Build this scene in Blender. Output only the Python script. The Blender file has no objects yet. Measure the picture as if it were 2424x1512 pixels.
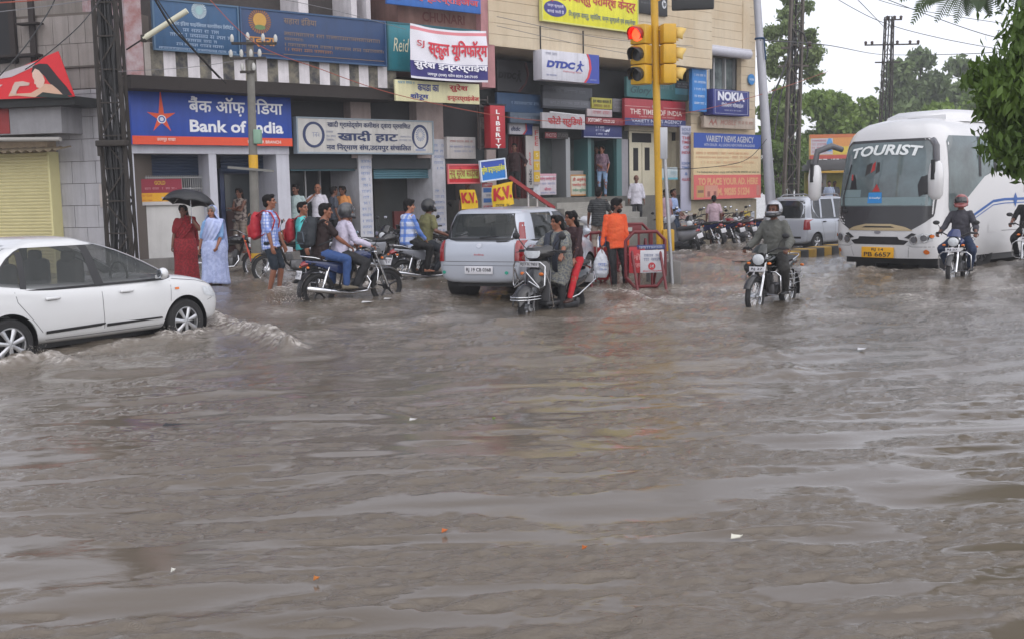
import bpy, bmesh, math, random
import numpy as np
from mathutils import Vector, Matrix, noise as mnoise
rnd = random.Random(7)
SC = bpy.context.scene
COL = SC.collection
rad = math.radians
# ---------------------------------------------------------------- camera
FPX = 2600.0                      # focal length in units of a 2424 px wide picture
CAM_H = 1.80
PITCH = math.atan((756 - 456) / FPX)
ROLL = rad(1.15)
cam_d = bpy.data.cameras.new('camera')
cam_d.sensor_width = 36.0
cam_d.lens = 36.0 * FPX / 2424.0
cam_d.clip_start, cam_d.clip_end = 0.05, 3000.0
cam = bpy.data.objects.new('camera', cam_d)
COL.objects.link(cam)
CAM_R = Matrix.Rotation(rad(90) - PITCH, 3, 'X') @ Matrix.Rotation(-ROLL, 3, 'Z')
cam.matrix_world = Matrix.Translation((0, 0, CAM_H)) @ CAM_R.to_4x4()
SC.camera = cam
# ---------------------------------------------------------------- sky and light
SUN_EL, SUN_AZ = rad(48), rad(150)
world = bpy.data.worlds.new('World')
SC.world = world
world.use_nodes = True
nt = world.node_tree
bg = nt.nodes['Background']
sky = nt.nodes.new('ShaderNodeTexSky')
sky.sky_type = 'NISHITA'
sky.sun_disc = False
sky.sun_elevation, sky.sun_rotation = SUN_EL, SUN_AZ
sky.air_density, sky.dust_density, sky.ozone_density = 1.0, 1.2, 1.0
hs = nt.nodes.new('ShaderNodeHueSaturation')
hs.inputs['Saturation'].default_value = 0.22
hs.inputs['Value'].default_value = 1.0
tint = nt.nodes.new('ShaderNodeMix'); tint.data_type = 'RGBA'; tint.blend_type = 'MULTIPLY'
tint.inputs[0].default_value = 1.0
tint.inputs[7].default_value = (1.0, 0.985, 1.045, 1)
nt.links.new(sky.outputs[0], hs.inputs['Color'])
cap = nt.nodes.new('ShaderNodeMix'); cap.data_type = 'RGBA'; cap.blend_type = 'DARKEN'; cap.inputs[0].default_value = 1.0
cap.inputs[7].default_value = (6.6, 6.6, 6.6, 1)              # an overcast sky has no bright ring round the sun
nt.links.new(hs.outputs[0], cap.inputs[6])
nt.links.new(cap.outputs[2], tint.inputs[6])
nt.links.new(tint.outputs[2], bg.inputs['Color'])
bg.inputs['Strength'].default_value = 0.100
sun_d = bpy.data.lights.new('sun', 'SUN')
sun_d.energy, sun_d.angle, sun_d.color = 0.9, rad(130), (1.0, 0.97, 0.93)
sun = bpy.data.objects.new('sun', sun_d)
COL.objects.link(sun)
sun.rotation_euler = (rad(90) - SUN_EL, 0, math.pi - SUN_AZ)
SC.view_settings.view_transform = 'Standard'
SC.view_settings.look = 'None'
SC.view_settings.gamma = 1.0
SC.view_settings.use_curve_mapping = False
SC.view_settings.exposure = 1.2
SC.cycles.use_denoising = True
SC.cycles.max_bounces = 6
SC.cycles.transparent_max_bounces = 12
# ---------------------------------------------------------------- measuring: picture point -> place
def ray(px, py):
    return CAM_R @ Vector(((px - 1212) / FPX, (756 - py) / FPX, -1.0))
def at_y(px, py, y):                     # point at depth y
    r = ray(px, py); t = y / r.y
    return Vector((r.x * t, y, CAM_H + r.z * t))
def on_z(px, py, z=0.0):                 # point on the level z
    r = ray(px, py); t = (z - CAM_H) / r.z
    return Vector((r.x * t, r.y * t, z))
class Plane:                             # upright plane with local u (along), v (height), n (towards the street)
    def __init__(s, o, ang):
        s.o = Vector((o[0], o[1], 0)); s.u = Vector((math.sin(rad(ang)), math.cos(rad(ang)), 0))
        s.n = Vector((s.u.y, -s.u.x, 0)); s.rz = math.atan2(s.u.y, s.u.x)
    def hit(s, px, py, off=0.0):         # (u, v) where the sight line meets the plane shifted out by off
        r = ray(px, py); o = s.o + s.n * off
        t = (o - Vector((0, 0, CAM_H))).dot(s.n) / r.dot(s.n)
        p = Vector((0, 0, CAM_H)) + r * t
        return (p - s.o).dot(s.u), p.z
    def pt(s, u, v, off=0.0):
        return s.o + s.u * u + s.n * off + Vector((0, 0, v))
    def mat(s, u=0, v=0, off=0.0):       # frame: X along, Y out, Z up  (Y = -n keeps it right-handed)
        m = Matrix((( s.u.x, -s.n.x, 0), (s.u.y, -s.n.y, 0), (0, 0, 1))).to_4x4()
        m.translation = s.pt(u, v, off)
        return m
FA = Plane((-7.05, 26.2), 50.0)          # bank building front
_p = FA.pt(*FA.hit(1172, 300))
FB = Plane((_p.x, _p.y), 46.0)           # cream building front
_q = FA.pt(*FA.hit(309, 400))
FL = Plane((_q.x, _q.y), 105.0)          # left building; u runs right, corner at u = 0
# ---------------------------------------------------------------- materials
def lin(c):
    if isinstance(c, str):
        c = c.lstrip('#'); c = [int(c[i:i + 2], 16) / 255 for i in (0, 2, 4)]
        return tuple(x / 12.92 if x <= 0.04045 else ((x + 0.055) / 1.055) ** 2.4 for x in c)
    return tuple(c)
MATS = {}
def mat(name, color, rough=0.6, metal=0.0, var=0.0, vscale=6.0, bump=0.0, bscale=40.0, spec=0.5, coat=0.0, streak=0.0, emit=None, estr=1.0, alpha=None, var2=None, stretch=(1, 1, 1)):
    if name in MATS: return MATS[name]
    m = bpy.data.materials.new(name); m.use_nodes = True
    n, l = m.node_tree.nodes, m.node_tree.links
    b = n['Principled BSDF']; c = lin(color)
    b.inputs['Base Color'].default_value = (*c, 1)
    b.inputs['Roughness'].default_value = rough
    b.inputs['Metallic'].default_value = metal
    b.inputs['Specular IOR Level'].default_value = spec
    b.inputs['Coat Weight'].default_value = coat
    b.inputs['Coat Roughness'].default_value = 0.05
    if emit: b.inputs['Emission Color'].default_value = (*lin(emit), 1); b.inputs['Emission Strength'].default_value = estr
    if alpha is not None: b.inputs['Alpha'].default_value = alpha
    if var or streak or bump:
        tc = n.new('ShaderNodeTexCoord')
    col_out = None
    def noise_fac(scale, st, det=5.0, lo=0.35, hi=0.7):
        mp = n.new('ShaderNodeMapping'); mp.inputs['Scale'].default_value = st
        l.new(tc.outputs['Object'], mp.inputs['Vector'])
        t = n.new('ShaderNodeTexNoise'); t.inputs['Scale'].default_value = scale; t.inputs['Detail'].default_value = det
        t.inputs['Roughness'].default_value = 0.65
        l.new(mp.outputs[0], t.inputs['Vector'])
        r = n.new('ShaderNodeMapRange'); r.inputs[1].default_value = lo; r.inputs[2].default_value = hi
        l.new(t.outputs['Fac'], r.inputs[0]); return r.outputs[0]
    def mixin(prev, fac, c2, amt):
        mx = n.new('ShaderNodeMix'); mx.data_type = 'RGBA'
        ml = n.new('ShaderNodeMath'); ml.operation = 'MULTIPLY'; ml.inputs[1].default_value = amt
        l.new(fac, ml.inputs[0]); l.new(ml.outputs[0], mx.inputs[0])
        if prev is None: mx.inputs[6].default_value = (*c, 1)
        else: l.new(prev, mx.inputs[6])
        mx.inputs[7].default_value = (*c2, 1); return mx.outputs[2]
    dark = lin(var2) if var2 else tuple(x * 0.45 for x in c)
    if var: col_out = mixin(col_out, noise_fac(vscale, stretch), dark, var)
    if streak:                                              # rain stains running down
        col_out = mixin(col_out, noise_fac(5.0, (1.2, 1.2, 0.08), 6, 0.45, 0.75), tuple(x * 0.4 for x in c), streak)
    if col_out: l.new(col_out, b.inputs['Base Color'])
    if bump:
        t = n.new('ShaderNodeTexNoise'); t.inputs['Scale'].default_value = bscale; t.inputs['Detail'].default_value = 4
        l.new(tc.outputs['Object'], t.inputs['Vector'])
        bp = n.new('ShaderNodeBump'); bp.inputs['Strength'].default_value = bump; bp.inputs['Distance'].default_value = 0.02
        l.new(t.outputs['Fac'], bp.inputs['Height']); l.new(bp.outputs[0], b.inputs['Normal'])
    MATS[name] = m
    return m
# ---------------------------------------------------------------- mesh builder
class MB:
    def __init__(s): s.v = []; s.f = []; s.mi = []; s.cur = 0
    def add(s, vs, fs):
        k = len(s.v); s.v.extend([tuple(v) for v in vs])
        for f in fs: s.f.append([i + k for i in f]); s.mi.append(s.cur)
        return s
    def box(s, c, d, rot=None, bev=0.0):
        hx, hy, hz = d[0] / 2, d[1] / 2, d[2] / 2; c = Vector(c)
        if bev > 0:
            b = min(bev, hx * .9, hy * .9, hz * .9); vs = []; 
            bm = bmesh.new(); bmesh.ops.create_cube(bm, size=1.0)
            for v in bm.verts: v.co = Vector((v.co.x * d[0], v.co.y * d[1], v.co.z * d[2]))
            bmesh.ops.bevel(bm, geom=bm.edges[:], offset=b, segments=2, profile=0.5, affect='EDGES')
            bm.verts.index_update()
            vs = [v.co.copy() for v in bm.verts]; fs = [[v.index for v in f.verts] for f in bm.faces]; bm.free()
        else:
            vs = [Vector((x, y, z)) for x in (-hx, hx) for y in (-hy, hy) for z in (-hz, hz)]
            fs = [(0, 1, 3, 2), (4, 6, 7, 5), (0, 4, 5, 1), (2, 3, 7, 6), (0, 2, 6, 4), (1, 5, 7, 3)]
        if rot is not None: vs = [rot @ v for v in vs]
        return s.add([v + c for v in vs], fs)
    def bar(s, a, b, w, h=None, up=(0, 0, 1)):              # rectangular bar from a to b
        a, b = Vector(a), Vector(b); d = b - a; L = d.length; h = h or w
        y = d.normalized(); x = y.cross(Vector(up))
        if x.length < 1e-4: x = Vector((1, 0, 0))
        x.normalize(); z = x.cross(y)
        return s.box((a + b) / 2, (w, L, h), Matrix((x, y, z)).transposed())
    def tube(s, pts, r, n=8, cap=True, lat=None):            # r: number or list of numbers / (rx, ry); lat = direction of rx
        pts = [Vector(p) for p in pts]; m = len(pts)
        if not isinstance(r, (list,)): r = [r] * m
        rings = []; prev = None
        for i, p in enumerate(pts):
            t = (pts[min(i + 1, m - 1)] - pts[max(i - 1, 0)])
            t = t.normalized() if t.length > 1e-9 else Vector((0, 0, 1))
            ref = Vector(lat) if lat is not None else (prev if prev is not None else (Vector((0, 0, 1)) if abs(t.z) < .9 else Vector((1, 0, 0))))
            x = ref - t * ref.dot(t)
            if x.length < 1e-5: x = t.orthogonal()
            x.normalize(); y = t.cross(x); prev = x
            rx, ry = (r[i], r[i]) if not isinstance(r[i], tuple) else r[i]
            rings.append([p + x * (rx * math.cos(2 * math.pi * k / n)) + y * (ry * math.sin(2 * math.pi * k / n)) for k in range(n)])
        return s.loft(rings, cap)
    def loft(s, rings, cap=True, closed=True):
        n = len(rings[0]); vs = [v for rg in rings for v in rg]; fs = []
        for i in range(len(rings) - 1):
            for k in range(n if closed else n - 1):
                fs.append((i * n + k, i * n + (k + 1) % n, (i + 1) * n + (k + 1) % n, (i + 1) * n + k))
        if cap and closed:
            fs.append(tuple(reversed(range(n)))); fs.append(tuple((len(rings) - 1) * n + k for k in range(n)))
        return s.add(vs, fs)
    def cone(s, a, b, r0, r1, n=10, hemi=3):                 # round-ended tapered limb
        a, b = Vector(a), Vector(b); d = (b - a)
        t = d.normalized() if d.length > 1e-6 else Vector((0, 0, 1))
        pts, rs = [], []
        for i in range(hemi, 0, -1):
            an = math.pi / 2 * i / hemi * .96; pts.append(a - t * r0 * math.sin(an)); rs.append(r0 * math.cos(an))
        pts += [a, b]; rs += [r0, r1]
        for i in range(1, hemi + 1):
            an = math.pi / 2 * i / hemi * .96; pts.append(b + t * r1 * math.sin(an)); rs.append(r1 * math.cos(an))
        return s.tube(pts, rs, n)
    def ell(s, c, r, n=12, m=8, rot=None, lo=-90, hi=90):
        c = Vector(c); rings = []
        for i in range(m + 1):
            a = rad(lo + (hi - lo) * i / m); a = max(min(a, rad(89.5)), rad(-89.5))
            rg = [Vector((r[0] * math.cos(a) * math.cos(2 * math.pi * k / n), r[1] * math.cos(a) * math.sin(2 * math.pi * k / n), r[2] * math.sin(a))) for k in range(n)]
            rings.append([c + (rot @ v if rot is not None else v) for v in rg])
        return s.loft(rings)
    def lathe(s, prof, o=(0, 0, 0), axis='Z', n=24, ang=360):  # prof: (radius, along)
        o = Vector(o); rings = []
        for k in range(n + (0 if ang == 360 else 1)):
            a = rad(ang) * k / n; ca, sa = math.cos(a), math.sin(a); rg = []
            for r_, h in prof:
                v = {'Z': (r_ * ca, r_ * sa, h), 'X': (h, r_ * ca, r_ * sa), 'Y': (r_ * ca, h, r_ * sa)}[axis]
                rg.append(o + Vector(v))
            rings.append(rg)
        if ang == 360: rings.append(rings[0])
        n_ = len(prof); vs = [v for rg in rings for v in rg]; fs = []
        for i in range(len(rings) - 1):
            for k in range(n_ - 1): fs.append((i * n_ + k, (i + 1) * n_ + k, (i + 1) * n_ + k + 1, i * n_ + k + 1))
        return s.add(vs, fs)
    def ring(s, c, R, r, axis='X', n=28, k=8, fx=1.0):       # torus; fx widens along the axis
        prof = [(R + r * math.cos(2 * math.pi * i / k), r * fx * math.sin(2 * math.pi * i / k)) for i in range(k + 1)]
        return s.lathe(prof, c, axis, n)
    def prism(s, poly, fr=None, t=0.01, t0=0.0):             # 2-D outline (x, z) in frame fr pushed along y from t0 to t0 + t
        fr = fr or Matrix.Identity(4); n = len(poly)
        a = [fr @ Vector((x, t0, z)) for x, z in poly]; b = [fr @ Vector((x, t0 + t, z)) for x, z in poly]
        return s.add(a + b, [tuple(range(n)), tuple(reversed(range(n, 2 * n)))] + [(i, i + n, (i + 1) % n + n, (i + 1) % n) for i in range(n)])
    def grid(s, P, nu, nv):                                  # P(i, j) -> point
        vs = [P(i, j) for i in range(nu) for j in range(nv)]
        return s.add(vs, [(i * nv + j, (i + 1) * nv + j, (i + 1) * nv + j + 1, i * nv + j + 1) for i in range(nu - 1) for j in range(nv - 1)])
    def mirror_x(s):
        k = len(s.v); nf = len(s.f)
        s.v += [(-x, y, z) for x, y, z in s.v]
        s.f += [[i + k for i in reversed(f)] for f in s.f[:nf]]; s.mi += s.mi[:nf]; return s
    def build(s, name, m, parent=None, smooth=40, M=None, mods=None):
        me = bpy.data.meshes.new(name); me.from_pydata(s.v, [], s.f); me.update()
        ms = m if isinstance(m, (list, tuple)) else [m]
        for x in ms:
            if x: me.materials.append(x)
        if len(ms) > 1: me.polygons.foreach_set('material_index', s.mi)
        bm = bmesh.new(); bm.from_mesh(me); bmesh.ops.recalc_face_normals(bm, faces=bm.faces[:]); bm.to_mesh(me); bm.free()
        if smooth:
            me.polygons.foreach_set('use_smooth', [True] * len(me.polygons))
            if smooth < 180: me.set_sharp_from_angle(angle=rad(smooth))
        o = bpy.data.objects.new(name, me); COL.objects.link(o)
        if M is not None: o.matrix_world = M
        if parent is not None: o.parent = parent
        return o
def tag(o, label=None, cat=None, group=None, kind=None):
    if label: o['label'] = label
    if cat: o['category'] = cat
    if group: o['group'] = group
    if kind: o['kind'] = kind
    return o
def empty(name, label, cat, loc=(0, 0, 0), rz=0.0, group=None, M=None):
    o = bpy.data.objects.new(name, None); COL.objects.link(o); o.empty_display_size = 0.2
    o.location = loc; o.rotation_euler = (0, 0, rz)
    if M is not None: o.matrix_world = M
    return tag(o, label, cat, group)
KIDS = {}
def copy_tree(o, parent=None):
    c = o.copy(); COL.objects.link(c); c.parent = parent
    for ch in list(o.children): copy_tree(ch, c)
    return c
# ---------------------------------------------------------------- lettering
HALF = {'न': .62, 'स': .62, 'ग': .6, 'म': .66, 'श': .62, 'ख': .68, 'च': .66, 'ज': .7, 'ण': .66, 'त': .62, 'थ': .66, 'प': .62, 'ब': .62, 'ल': .66, 'व': .62, 'ष': .62, 'ध': .66, 'भ': .66, 'य': .62, 'क': .7, 'फ': .7}
def hindi(s):                                               # the short-i sign stands before its letter
    out = []
    for ch in s:
        if ch == 'ि' and out:
            k = len(out) - 1
            while k >= 2 and out[k - 1] == '्': k -= 2
            out.insert(k, 'ि')
        else: out.append(ch)
    return ''.join(out)
def glyphs(s, bold, shear, font_sp=1.0):
    c = bpy.data.curves.new('lettering', 'FONT'); c.body = s; c.size = 1.0; c.offset = bold; c.shear = shear; c.resolution_u = 3
    c.space_character = font_sp; c.fill_mode = 'FRONT'
    o = bpy.data.objects.new('lettering', c); me = bpy.data.meshes.new_from_object(o)
    vs = [tuple(v.co) for v in me.vertices]; fs = [tuple(p.vertices) for p in me.polygons]
    bpy.data.objects.remove(o); bpy.data.curves.remove(c); bpy.data.meshes.remove(me)
    return vs, fs
_tc = {}
def text_mesh(s, bold=0.012, shear=0.0, sp=1.0):
    key = (s, bold, shear, sp)
    if key not in _tc: _tc[key] = glyphs(hindi(s), bold, shear, sp)
    return _tc[key]
def put_text(mb, s, x0, x1, z0, z1, fr, bold=0.012, shear=0.0, off=0.004, sp=1.0, warp=None, squeeze=True, align='C'):
    """fit the words s into the box x0..x1, z0..z1 of frame fr (Y inwards), standing off by off"""
    vs, fs = text_mesh(s, min(bold, .012) if any('\u0900' <= c <= '\u097f' for c in s) else bold, shear, sp)
    if not vs: return
    xs = [v[0] for v in vs]; ys = [v[1] for v in vs]
    w, h = max(xs) - min(xs), max(ys) - min(ys)
    kx, kz = (x1 - x0) / w, (z1 - z0) / max(h, 1e-6)
    if not squeeze: kx = kz = min(kx, kz)
    if kx > kz * 1.9: kx = kz * 1.9
    ox = {'C': (x0 + x1) / 2 - w * kx / 2, 'L': x0, 'R': x1 - w * kx}[align]; oz = (z0 + z1) / 2 - h * kz / 2
    thick = bold > .016 and any('\u0900' <= c <= '\u097f' for c in s)
    shifts = [(0, 0, 0)] if not thick else [(0, 0, 0), (bold * .55, bold * .2, .0007), (-bold * .55, -bold * .2, .0014)]
    for sx, sz, sy in shifts:
        pts = []
        for v in vs:
            x, z = ox + (v[0] - min(xs) + sx) * kx, oz + (v[1] - min(ys) + sz) * kz
            if warp: x, z, y = warp(x, z)
            else: y = 0
            pts.append(fr @ Vector((x, y - off - sy, z)))
        mb.add(pts, fs)
def scribble(mb, x0, x1, z0, z1, fr, off=0.004, seed=0, dens=0.85, sp=.35):  # print too small to read: a row of little strokes
    r = random.Random(seed); x = x0; h = z1 - z0
    while x < x1:
        w = h * r.uniform(.35, .6)
        if r.random() < dens:
            mb.add([fr @ Vector(q) for q in ((x, -off, z0 + h * .78), (min(x + w * 1.25, x1), -off, z0 + h * .78), (min(x + w * 1.25, x1), -off, z1 - h * .08), (x, -off, z1 - h * .08))], [(0, 1, 2, 3)])
            mb.add([fr @ Vector(q) for q in ((x + w * .55, -off, z0), (x + w * .9, -off, z0), (x + w * .9, -off, z0 + h * .8), (x + w * .55, -off, z0 + h * .8))], [(0, 1, 2, 3)])
            if r.random() < .6:
                zz = z0 + h * r.uniform(.15, .5)
                mb.add([fr @ Vector(q) for q in ((x, -off, zz), (x + w * .6, -off, zz), (x + w * .6, -off, zz + h * .2), (x, -off, zz + h * .2))], [(0, 1, 2, 3)])
            x += w * 1.25
        else: x += w * (1 + sp)
# ---------------------------------------------------------------- flood water, road bed
def _hash(ix, iy, seed):
    h = (ix.astype(np.int64) * 374761393 + iy.astype(np.int64) * 668265263 + seed * 2147483647) & 0xffffffff
    h = ((h ^ (h >> 13)) * 1274126177) & 0xffffffff
    return ((h ^ (h >> 16)) & 0xffff) / 65535.0
def vnoise(x, y, seed=0):
    ix, iy = np.floor(x), np.floor(y); fx, fy = x - ix, y - iy
    fx = fx * fx * fx * (fx * (fx * 6 - 15) + 10); fy = fy * fy * fy * (fy * (fy * 6 - 15) + 10)
    a, b = _hash(ix, iy, seed), _hash(ix + 1, iy, seed); c, d = _hash(ix, iy + 1, seed), _hash(ix + 1, iy + 1, seed)
    return (a + (b - a) * fx) * (1 - fy) + (c + (d - c) * fx) * fy - 0.5
def sstep(a, b, x):
    t = np.clip((x - a) / (b - a), 0, 1); return t * t * (3 - 2 * t)
def base_z(x, y):                                           # the street rises a little towards the bank
    n = (x - FA.o.x) * FA.n.x + (y - FA.o.y) * FA.n.y
    t = (x - FA.o.x) * FA.u.x + (y - FA.o.y) * FA.u.y
    return 0.18 * sstep(10.6, 7.6, n) * sstep(13.5, 8.0, t)
def wz(x, y): return float(base_z(np.array([float(x)]), np.array([float(y)]))[0])
def on_water(px, py):                                       # picture point on the water surface
    z = 0.0
    for _ in range(6):
        p = on_z(px, py, z); z = wz(p.x, p.y)
    return p
RIDGES = []                                                 # (polyline px, height, width, foam)
def ridge(pts, h, w, foam): RIDGES.append(([on_z(a, b) if isinstance(a, (int, float)) else a for a, b in pts], h, w, foam))
ridge([(478, 762), (520, 765), (575, 782), (640, 800), (690, 830)], .12, .20, .75)
ridge([(0, 868), (60, 856), (125, 850), (160, 862)], .09, .16, .9)
ridge([(390, 795), (440, 802), (480, 780)], .06, .14, .9)
ridge([(95, 845), (200, 832), (300, 812), (390, 800)], .03, .12, .5)
ridge([(668, 716), (720, 700), (770, 690)], .08, .25, 1.0)
ridge([(760, 696), (850, 700), (940, 690)], .03, .2, .6)
ridge([(940, 668), (1000, 660), (1048, 655)], .06, .25, .9)
ridge([(960, 650), (1010, 645), (1050, 648)], .05, .2, .9)
ridge([(1055, 670), (1130, 678), (1230, 672)], .04, .2, .6)
ridge([(1232, 722), (1290, 728), (1370, 710)], .02, .12, .25)
ridge([(1440, 690), (1480, 692), (1515, 700)], .05, .14, .9)
ridge([(1540, 710), (1580, 705)], .04, .15, .6)
ridge([(1755, 705), (1800, 706), (1880, 700)], .04, .15, .7)
ridge([(1890, 690), (1960, 665), (2010, 640)], .02, .3, .4)
ridge([(1600, 600), (1700, 580), (1770, 575), (1800, 590)], .05, .5, .9)
ridge([(1560, 625), (1640, 618), (1760, 600)], .03, .5, .6)
ridge([(1780, 560), (1800, 575), (1840, 570)], .05, .4, .9)
ridge([(2020, 638), (2120, 640), (2220, 640)], .03, .3, .35)
ridge([(2230, 645), (2320, 640)], .03, .2, .5)
ridge([(2380, 625), (2424, 622)], .03, .2, .5)
ridge([(880, 740), (1000, 720), (1080, 740)], .03, .25, .3)
ridge([(1740, 800), (1800, 830), (1850, 880)], .03, .3, .1)
def water_height(x, y, full=False):
    th = 0.10
    w1, w2 = vnoise(x * .16, y * .16, 11), vnoise(x * .16 + 9, y * .16, 12)
    X, Y = x + 2.2 * w1, y + 1.8 * w2
    X, Y = X * math.cos(th) + Y * math.sin(th), Y * math.cos(th) - X * math.sin(th)
    Y = Y - 0.018 * np.clip(X - 1.0, 0, 12) ** 2               # crests bend on the right
    def steep(u, v, seed, k):                               # short steep face towards the viewer, long smooth back
        n = vnoise(u, v, seed); n = vnoise(u, v + k * n, seed); return vnoise(u, v + k * n, seed)
    main = lambda u, v: 0.04 * vnoise(u * .45, v * 1.1, 1) + 0.046 * steep(u * 1.0, v * 2.0, 9, .5) + 0.022 * steep(u * 1.5, v * 3.6, 2, .5)
    z = main(X, Y); dz = (main(X, Y + .05) - z) / .05       # faces leaning a little towards the viewer mirror the sky above the roofs
    dj = dz + .07 * vnoise(X * .8, Y * 1.3, 43) + .035 * vnoise(X * 5, Y * 11, 44) + .025 * vnoise(X * 16, Y * 34, 45)
    sheet = sstep(-.012, .014, dj) * sstep(.20, .14, dj)
    gate = 1 - sheet                                        # smooth bright sheets between darker rippled water
    z += (0.02 + .98 * gate) * (0.026 * steep(X * 3.4, Y * 7.0, 3, .5) + 0.024 * steep(X * 7.5, Y * 15.0, 4, .5) + 0.014 * steep(X * 15, Y * 29, 5, .5) + 0.006 * vnoise(X * 28, Y * 48, 6))
    ch = sstep(9, 15, y)                                    # choppier water where the traffic runs
    z += ch * (0.06 * vnoise(X * 1.4, Y * 1.9, 7) + 0.042 * vnoise(X * 3.2, Y * 4.0, 8) + .022 * vnoise(X * 7, Y * 8, 9))
    return (z, gate) if full else z
def make_water():
    d = 3.6; ys = list(np.linspace(-12, 3.2, 16))
    y = 3.4
    while y < 420:
        ys.append(y); y += max(0.013, y * y / (CAM_H * 1097) * 1.05)
    ys = np.array(ys); nc = 620
    t = np.linspace(-1, 1, nc)
    hw = 0.62 * np.maximum(ys, 3.4) + 2.2
    Xg = hw[:, None] * t[None, :]; Yg = np.repeat(ys[:, None], nc, 1)
    wh, gate = water_height(Xg, Yg, True)
    z = base_z(Xg, Yg) + wh * np.clip(1.4 - Yg / 90, .15, 1)
    foam = np.zeros_like(z)
    foam += .55 * np.clip(vnoise(Xg * 1.1, Yg * .9, 21) * 1.8 + .12 + .7 * vnoise(Xg * 5, Yg * 4, 22), 0, 1) * sstep(12, 17, Yg) * sstep(60, 35, Yg)
    for pts, h, w, fm in RIDGES:
        dm = np.full_like(z, 1e9)
        P = [np.array((p[0], p[1])) for p in pts]
        for a, b in zip(P[:-1], P[1:]):
            ab = b - a; L = max((ab ** 2).sum(), 1e-6)
            s = np.clip(((Xg - a[0]) * ab[0] + (Yg - a[1]) * ab[1]) / L, 0, 1)
            dm = np.minimum(dm, np.hypot(Xg - a[0] - s * ab[0], Yg - a[1] - s * ab[1]))
        jag = 1 + .9 * vnoise(Xg * 6, Yg * 6, 31) + .8 * vnoise(Xg * 15, Yg * 15, 32)
        g = np.exp(-(dm / w) ** 2)
        z += h * g * jag
        foam += fm * g * np.clip(.75 + 1.6 * vnoise(Xg * 9, Yg * 9, 33) + 1.2 * vnoise(Xg * 22, Yg * 22, 34), 0, 1.5)
    nr = len(ys)
    co = np.stack([Xg, Yg, z], -1).reshape(-1, 3)
    idx = np.arange(nr * nc).reshape(nr, nc)
    q = np.stack([idx[:-1, :-1], idx[:-1, 1:], idx[1:, 1:], idx[1:, :-1]], -1).reshape(-1, 4)
    me = bpy.data.meshes.new('water')
    me.vertices.add(len(co)); me.vertices.foreach_set('co', co.ravel().astype(np.float32))
    me.loops.add(q.size); me.loops.foreach_set('vertex_index', q.ravel().astype(np.int32))
    me.polygons.add(len(q)); me.polygons.foreach_set('loop_start', np.arange(0, q.size, 4, dtype=np.int32))
    me.update(); me.validate()
    me.polygons.foreach_set('use_smooth', [True] * len(q))
    at = me.attributes.new('foam', 'FLOAT', 'POINT'); at.data.foreach_set('value', np.clip(foam, 0, 1).ravel().astype(np.float32))
    at = me.attributes.new('ripple', 'FLOAT', 'POINT'); at.data.foreach_set('value', np.clip(.08 + .92 * gate + .5 * sstep(9, 16, Yg), 0, 1).ravel().astype(np.float32))
    m = bpy.data.materials.new('flood_water'); m.use_nodes = True
    n, l = m.node_tree.nodes, m.node_tree.links; b = n['Principled BSDF']
    tc = n.new('ShaderNodeTexCoord')
    a = n.new('ShaderNodeAttribute'); a.attribute_name = 'foam'
    big = n.new('ShaderNodeTexNoise'); big.inputs['Scale'].default_value = .5; l.new(tc.outputs['Object'], big.inputs['Vector'])
    mud = n.new('ShaderNodeMix'); mud.data_type = 'RGBA'
    mud.inputs[6].default_value = (.112, .092, .070, 1); mud.inputs[7].default_value = (.145, .121, .095, 1)
    l.new(big.outputs['Fac'], mud.inputs[0])
    mx = n.new('ShaderNodeMix'); mx.data_type = 'RGBA'
    fine = n.new('ShaderNodeTexNoise'); fine.inputs['Scale'].default_value = 14; fine.inputs['Detail'].default_value = 6; l.new(tc.outputs['Object'], fine.inputs['Vector'])
    mr = n.new('ShaderNodeMapRange'); mr.inputs[1].default_value = .3; mr.inputs[2].default_value = .75; l.new(fine.outputs['Fac'], mr.inputs[0])
    ml = n.new('ShaderNodeMath'); ml.operation = 'MULTIPLY'; l.new(a.outputs['Fac'], ml.inputs[0]); l.new(mr.outputs[0], ml.inputs[1])
    l.new(ml.outputs[0], mx.inputs[0]); l.new(mud.outputs[2], mx.inputs[6]); mx.inputs[7].default_value = (.66, .62, .58, 1)
    l.new(mx.outputs[2], b.inputs['Base Color'])
    ro = n.new('ShaderNodeMapRange'); ro.inputs[3].default_value = .06; ro.inputs[4].default_value = .55; l.new(ml.outputs[0], ro.inputs[0]); l.new(ro.outputs[0], b.inputs['Roughness'])
    b.inputs['IOR'].default_value = 1.5
    mp = n.new('ShaderNodeMapping'); mp.inputs['Scale'].default_value = (1, 2.0, 1); l.new(tc.outputs['Object'], mp.inputs['Vector'])
    n1 = n.new('ShaderNodeTexNoise'); n1.inputs['Scale'].default_value = 9; n1.inputs['Detail'].default_value = 7; n1.inputs['Roughness'].default_value = .62; l.new(mp.outputs[0], n1.inputs['Vector'])
    vo = n.new('ShaderNodeTexVoronoi'); vo.inputs['Scale'].default_value = 7; l.new(tc.outputs['Object'], vo.inputs['Vector'])   # rain rings
    wv = n.new('ShaderNodeMath'); wv.operation = 'MULTIPLY'; wv.inputs[1].default_value = 70; l.new(vo.outputs['Distance'], wv.inputs[0])
    sn = n.new('ShaderNodeMath'); sn.operation = 'SINE'; l.new(wv.outputs[0], sn.inputs[0])
    fall = n.new('ShaderNodeMapRange'); fall.inputs[1].default_value = .35; fall.inputs[2].default_value = .0; fall.inputs[4].default_value = .09; l.new(vo.outputs['Distance'], fall.inputs[0])
    rr = n.new('ShaderNodeMath'); rr.operation = 'MULTIPLY'; l.new(sn.outputs[0], rr.inputs[0]); l.new(fall.outputs[0], rr.inputs[1])
    ad = n.new('ShaderNodeMath'); ad.operation = 'ADD'; l.new(n1.outputs['Fac'], ad.inputs[0]); l.new(rr.outputs[0], ad.inputs[1])
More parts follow.
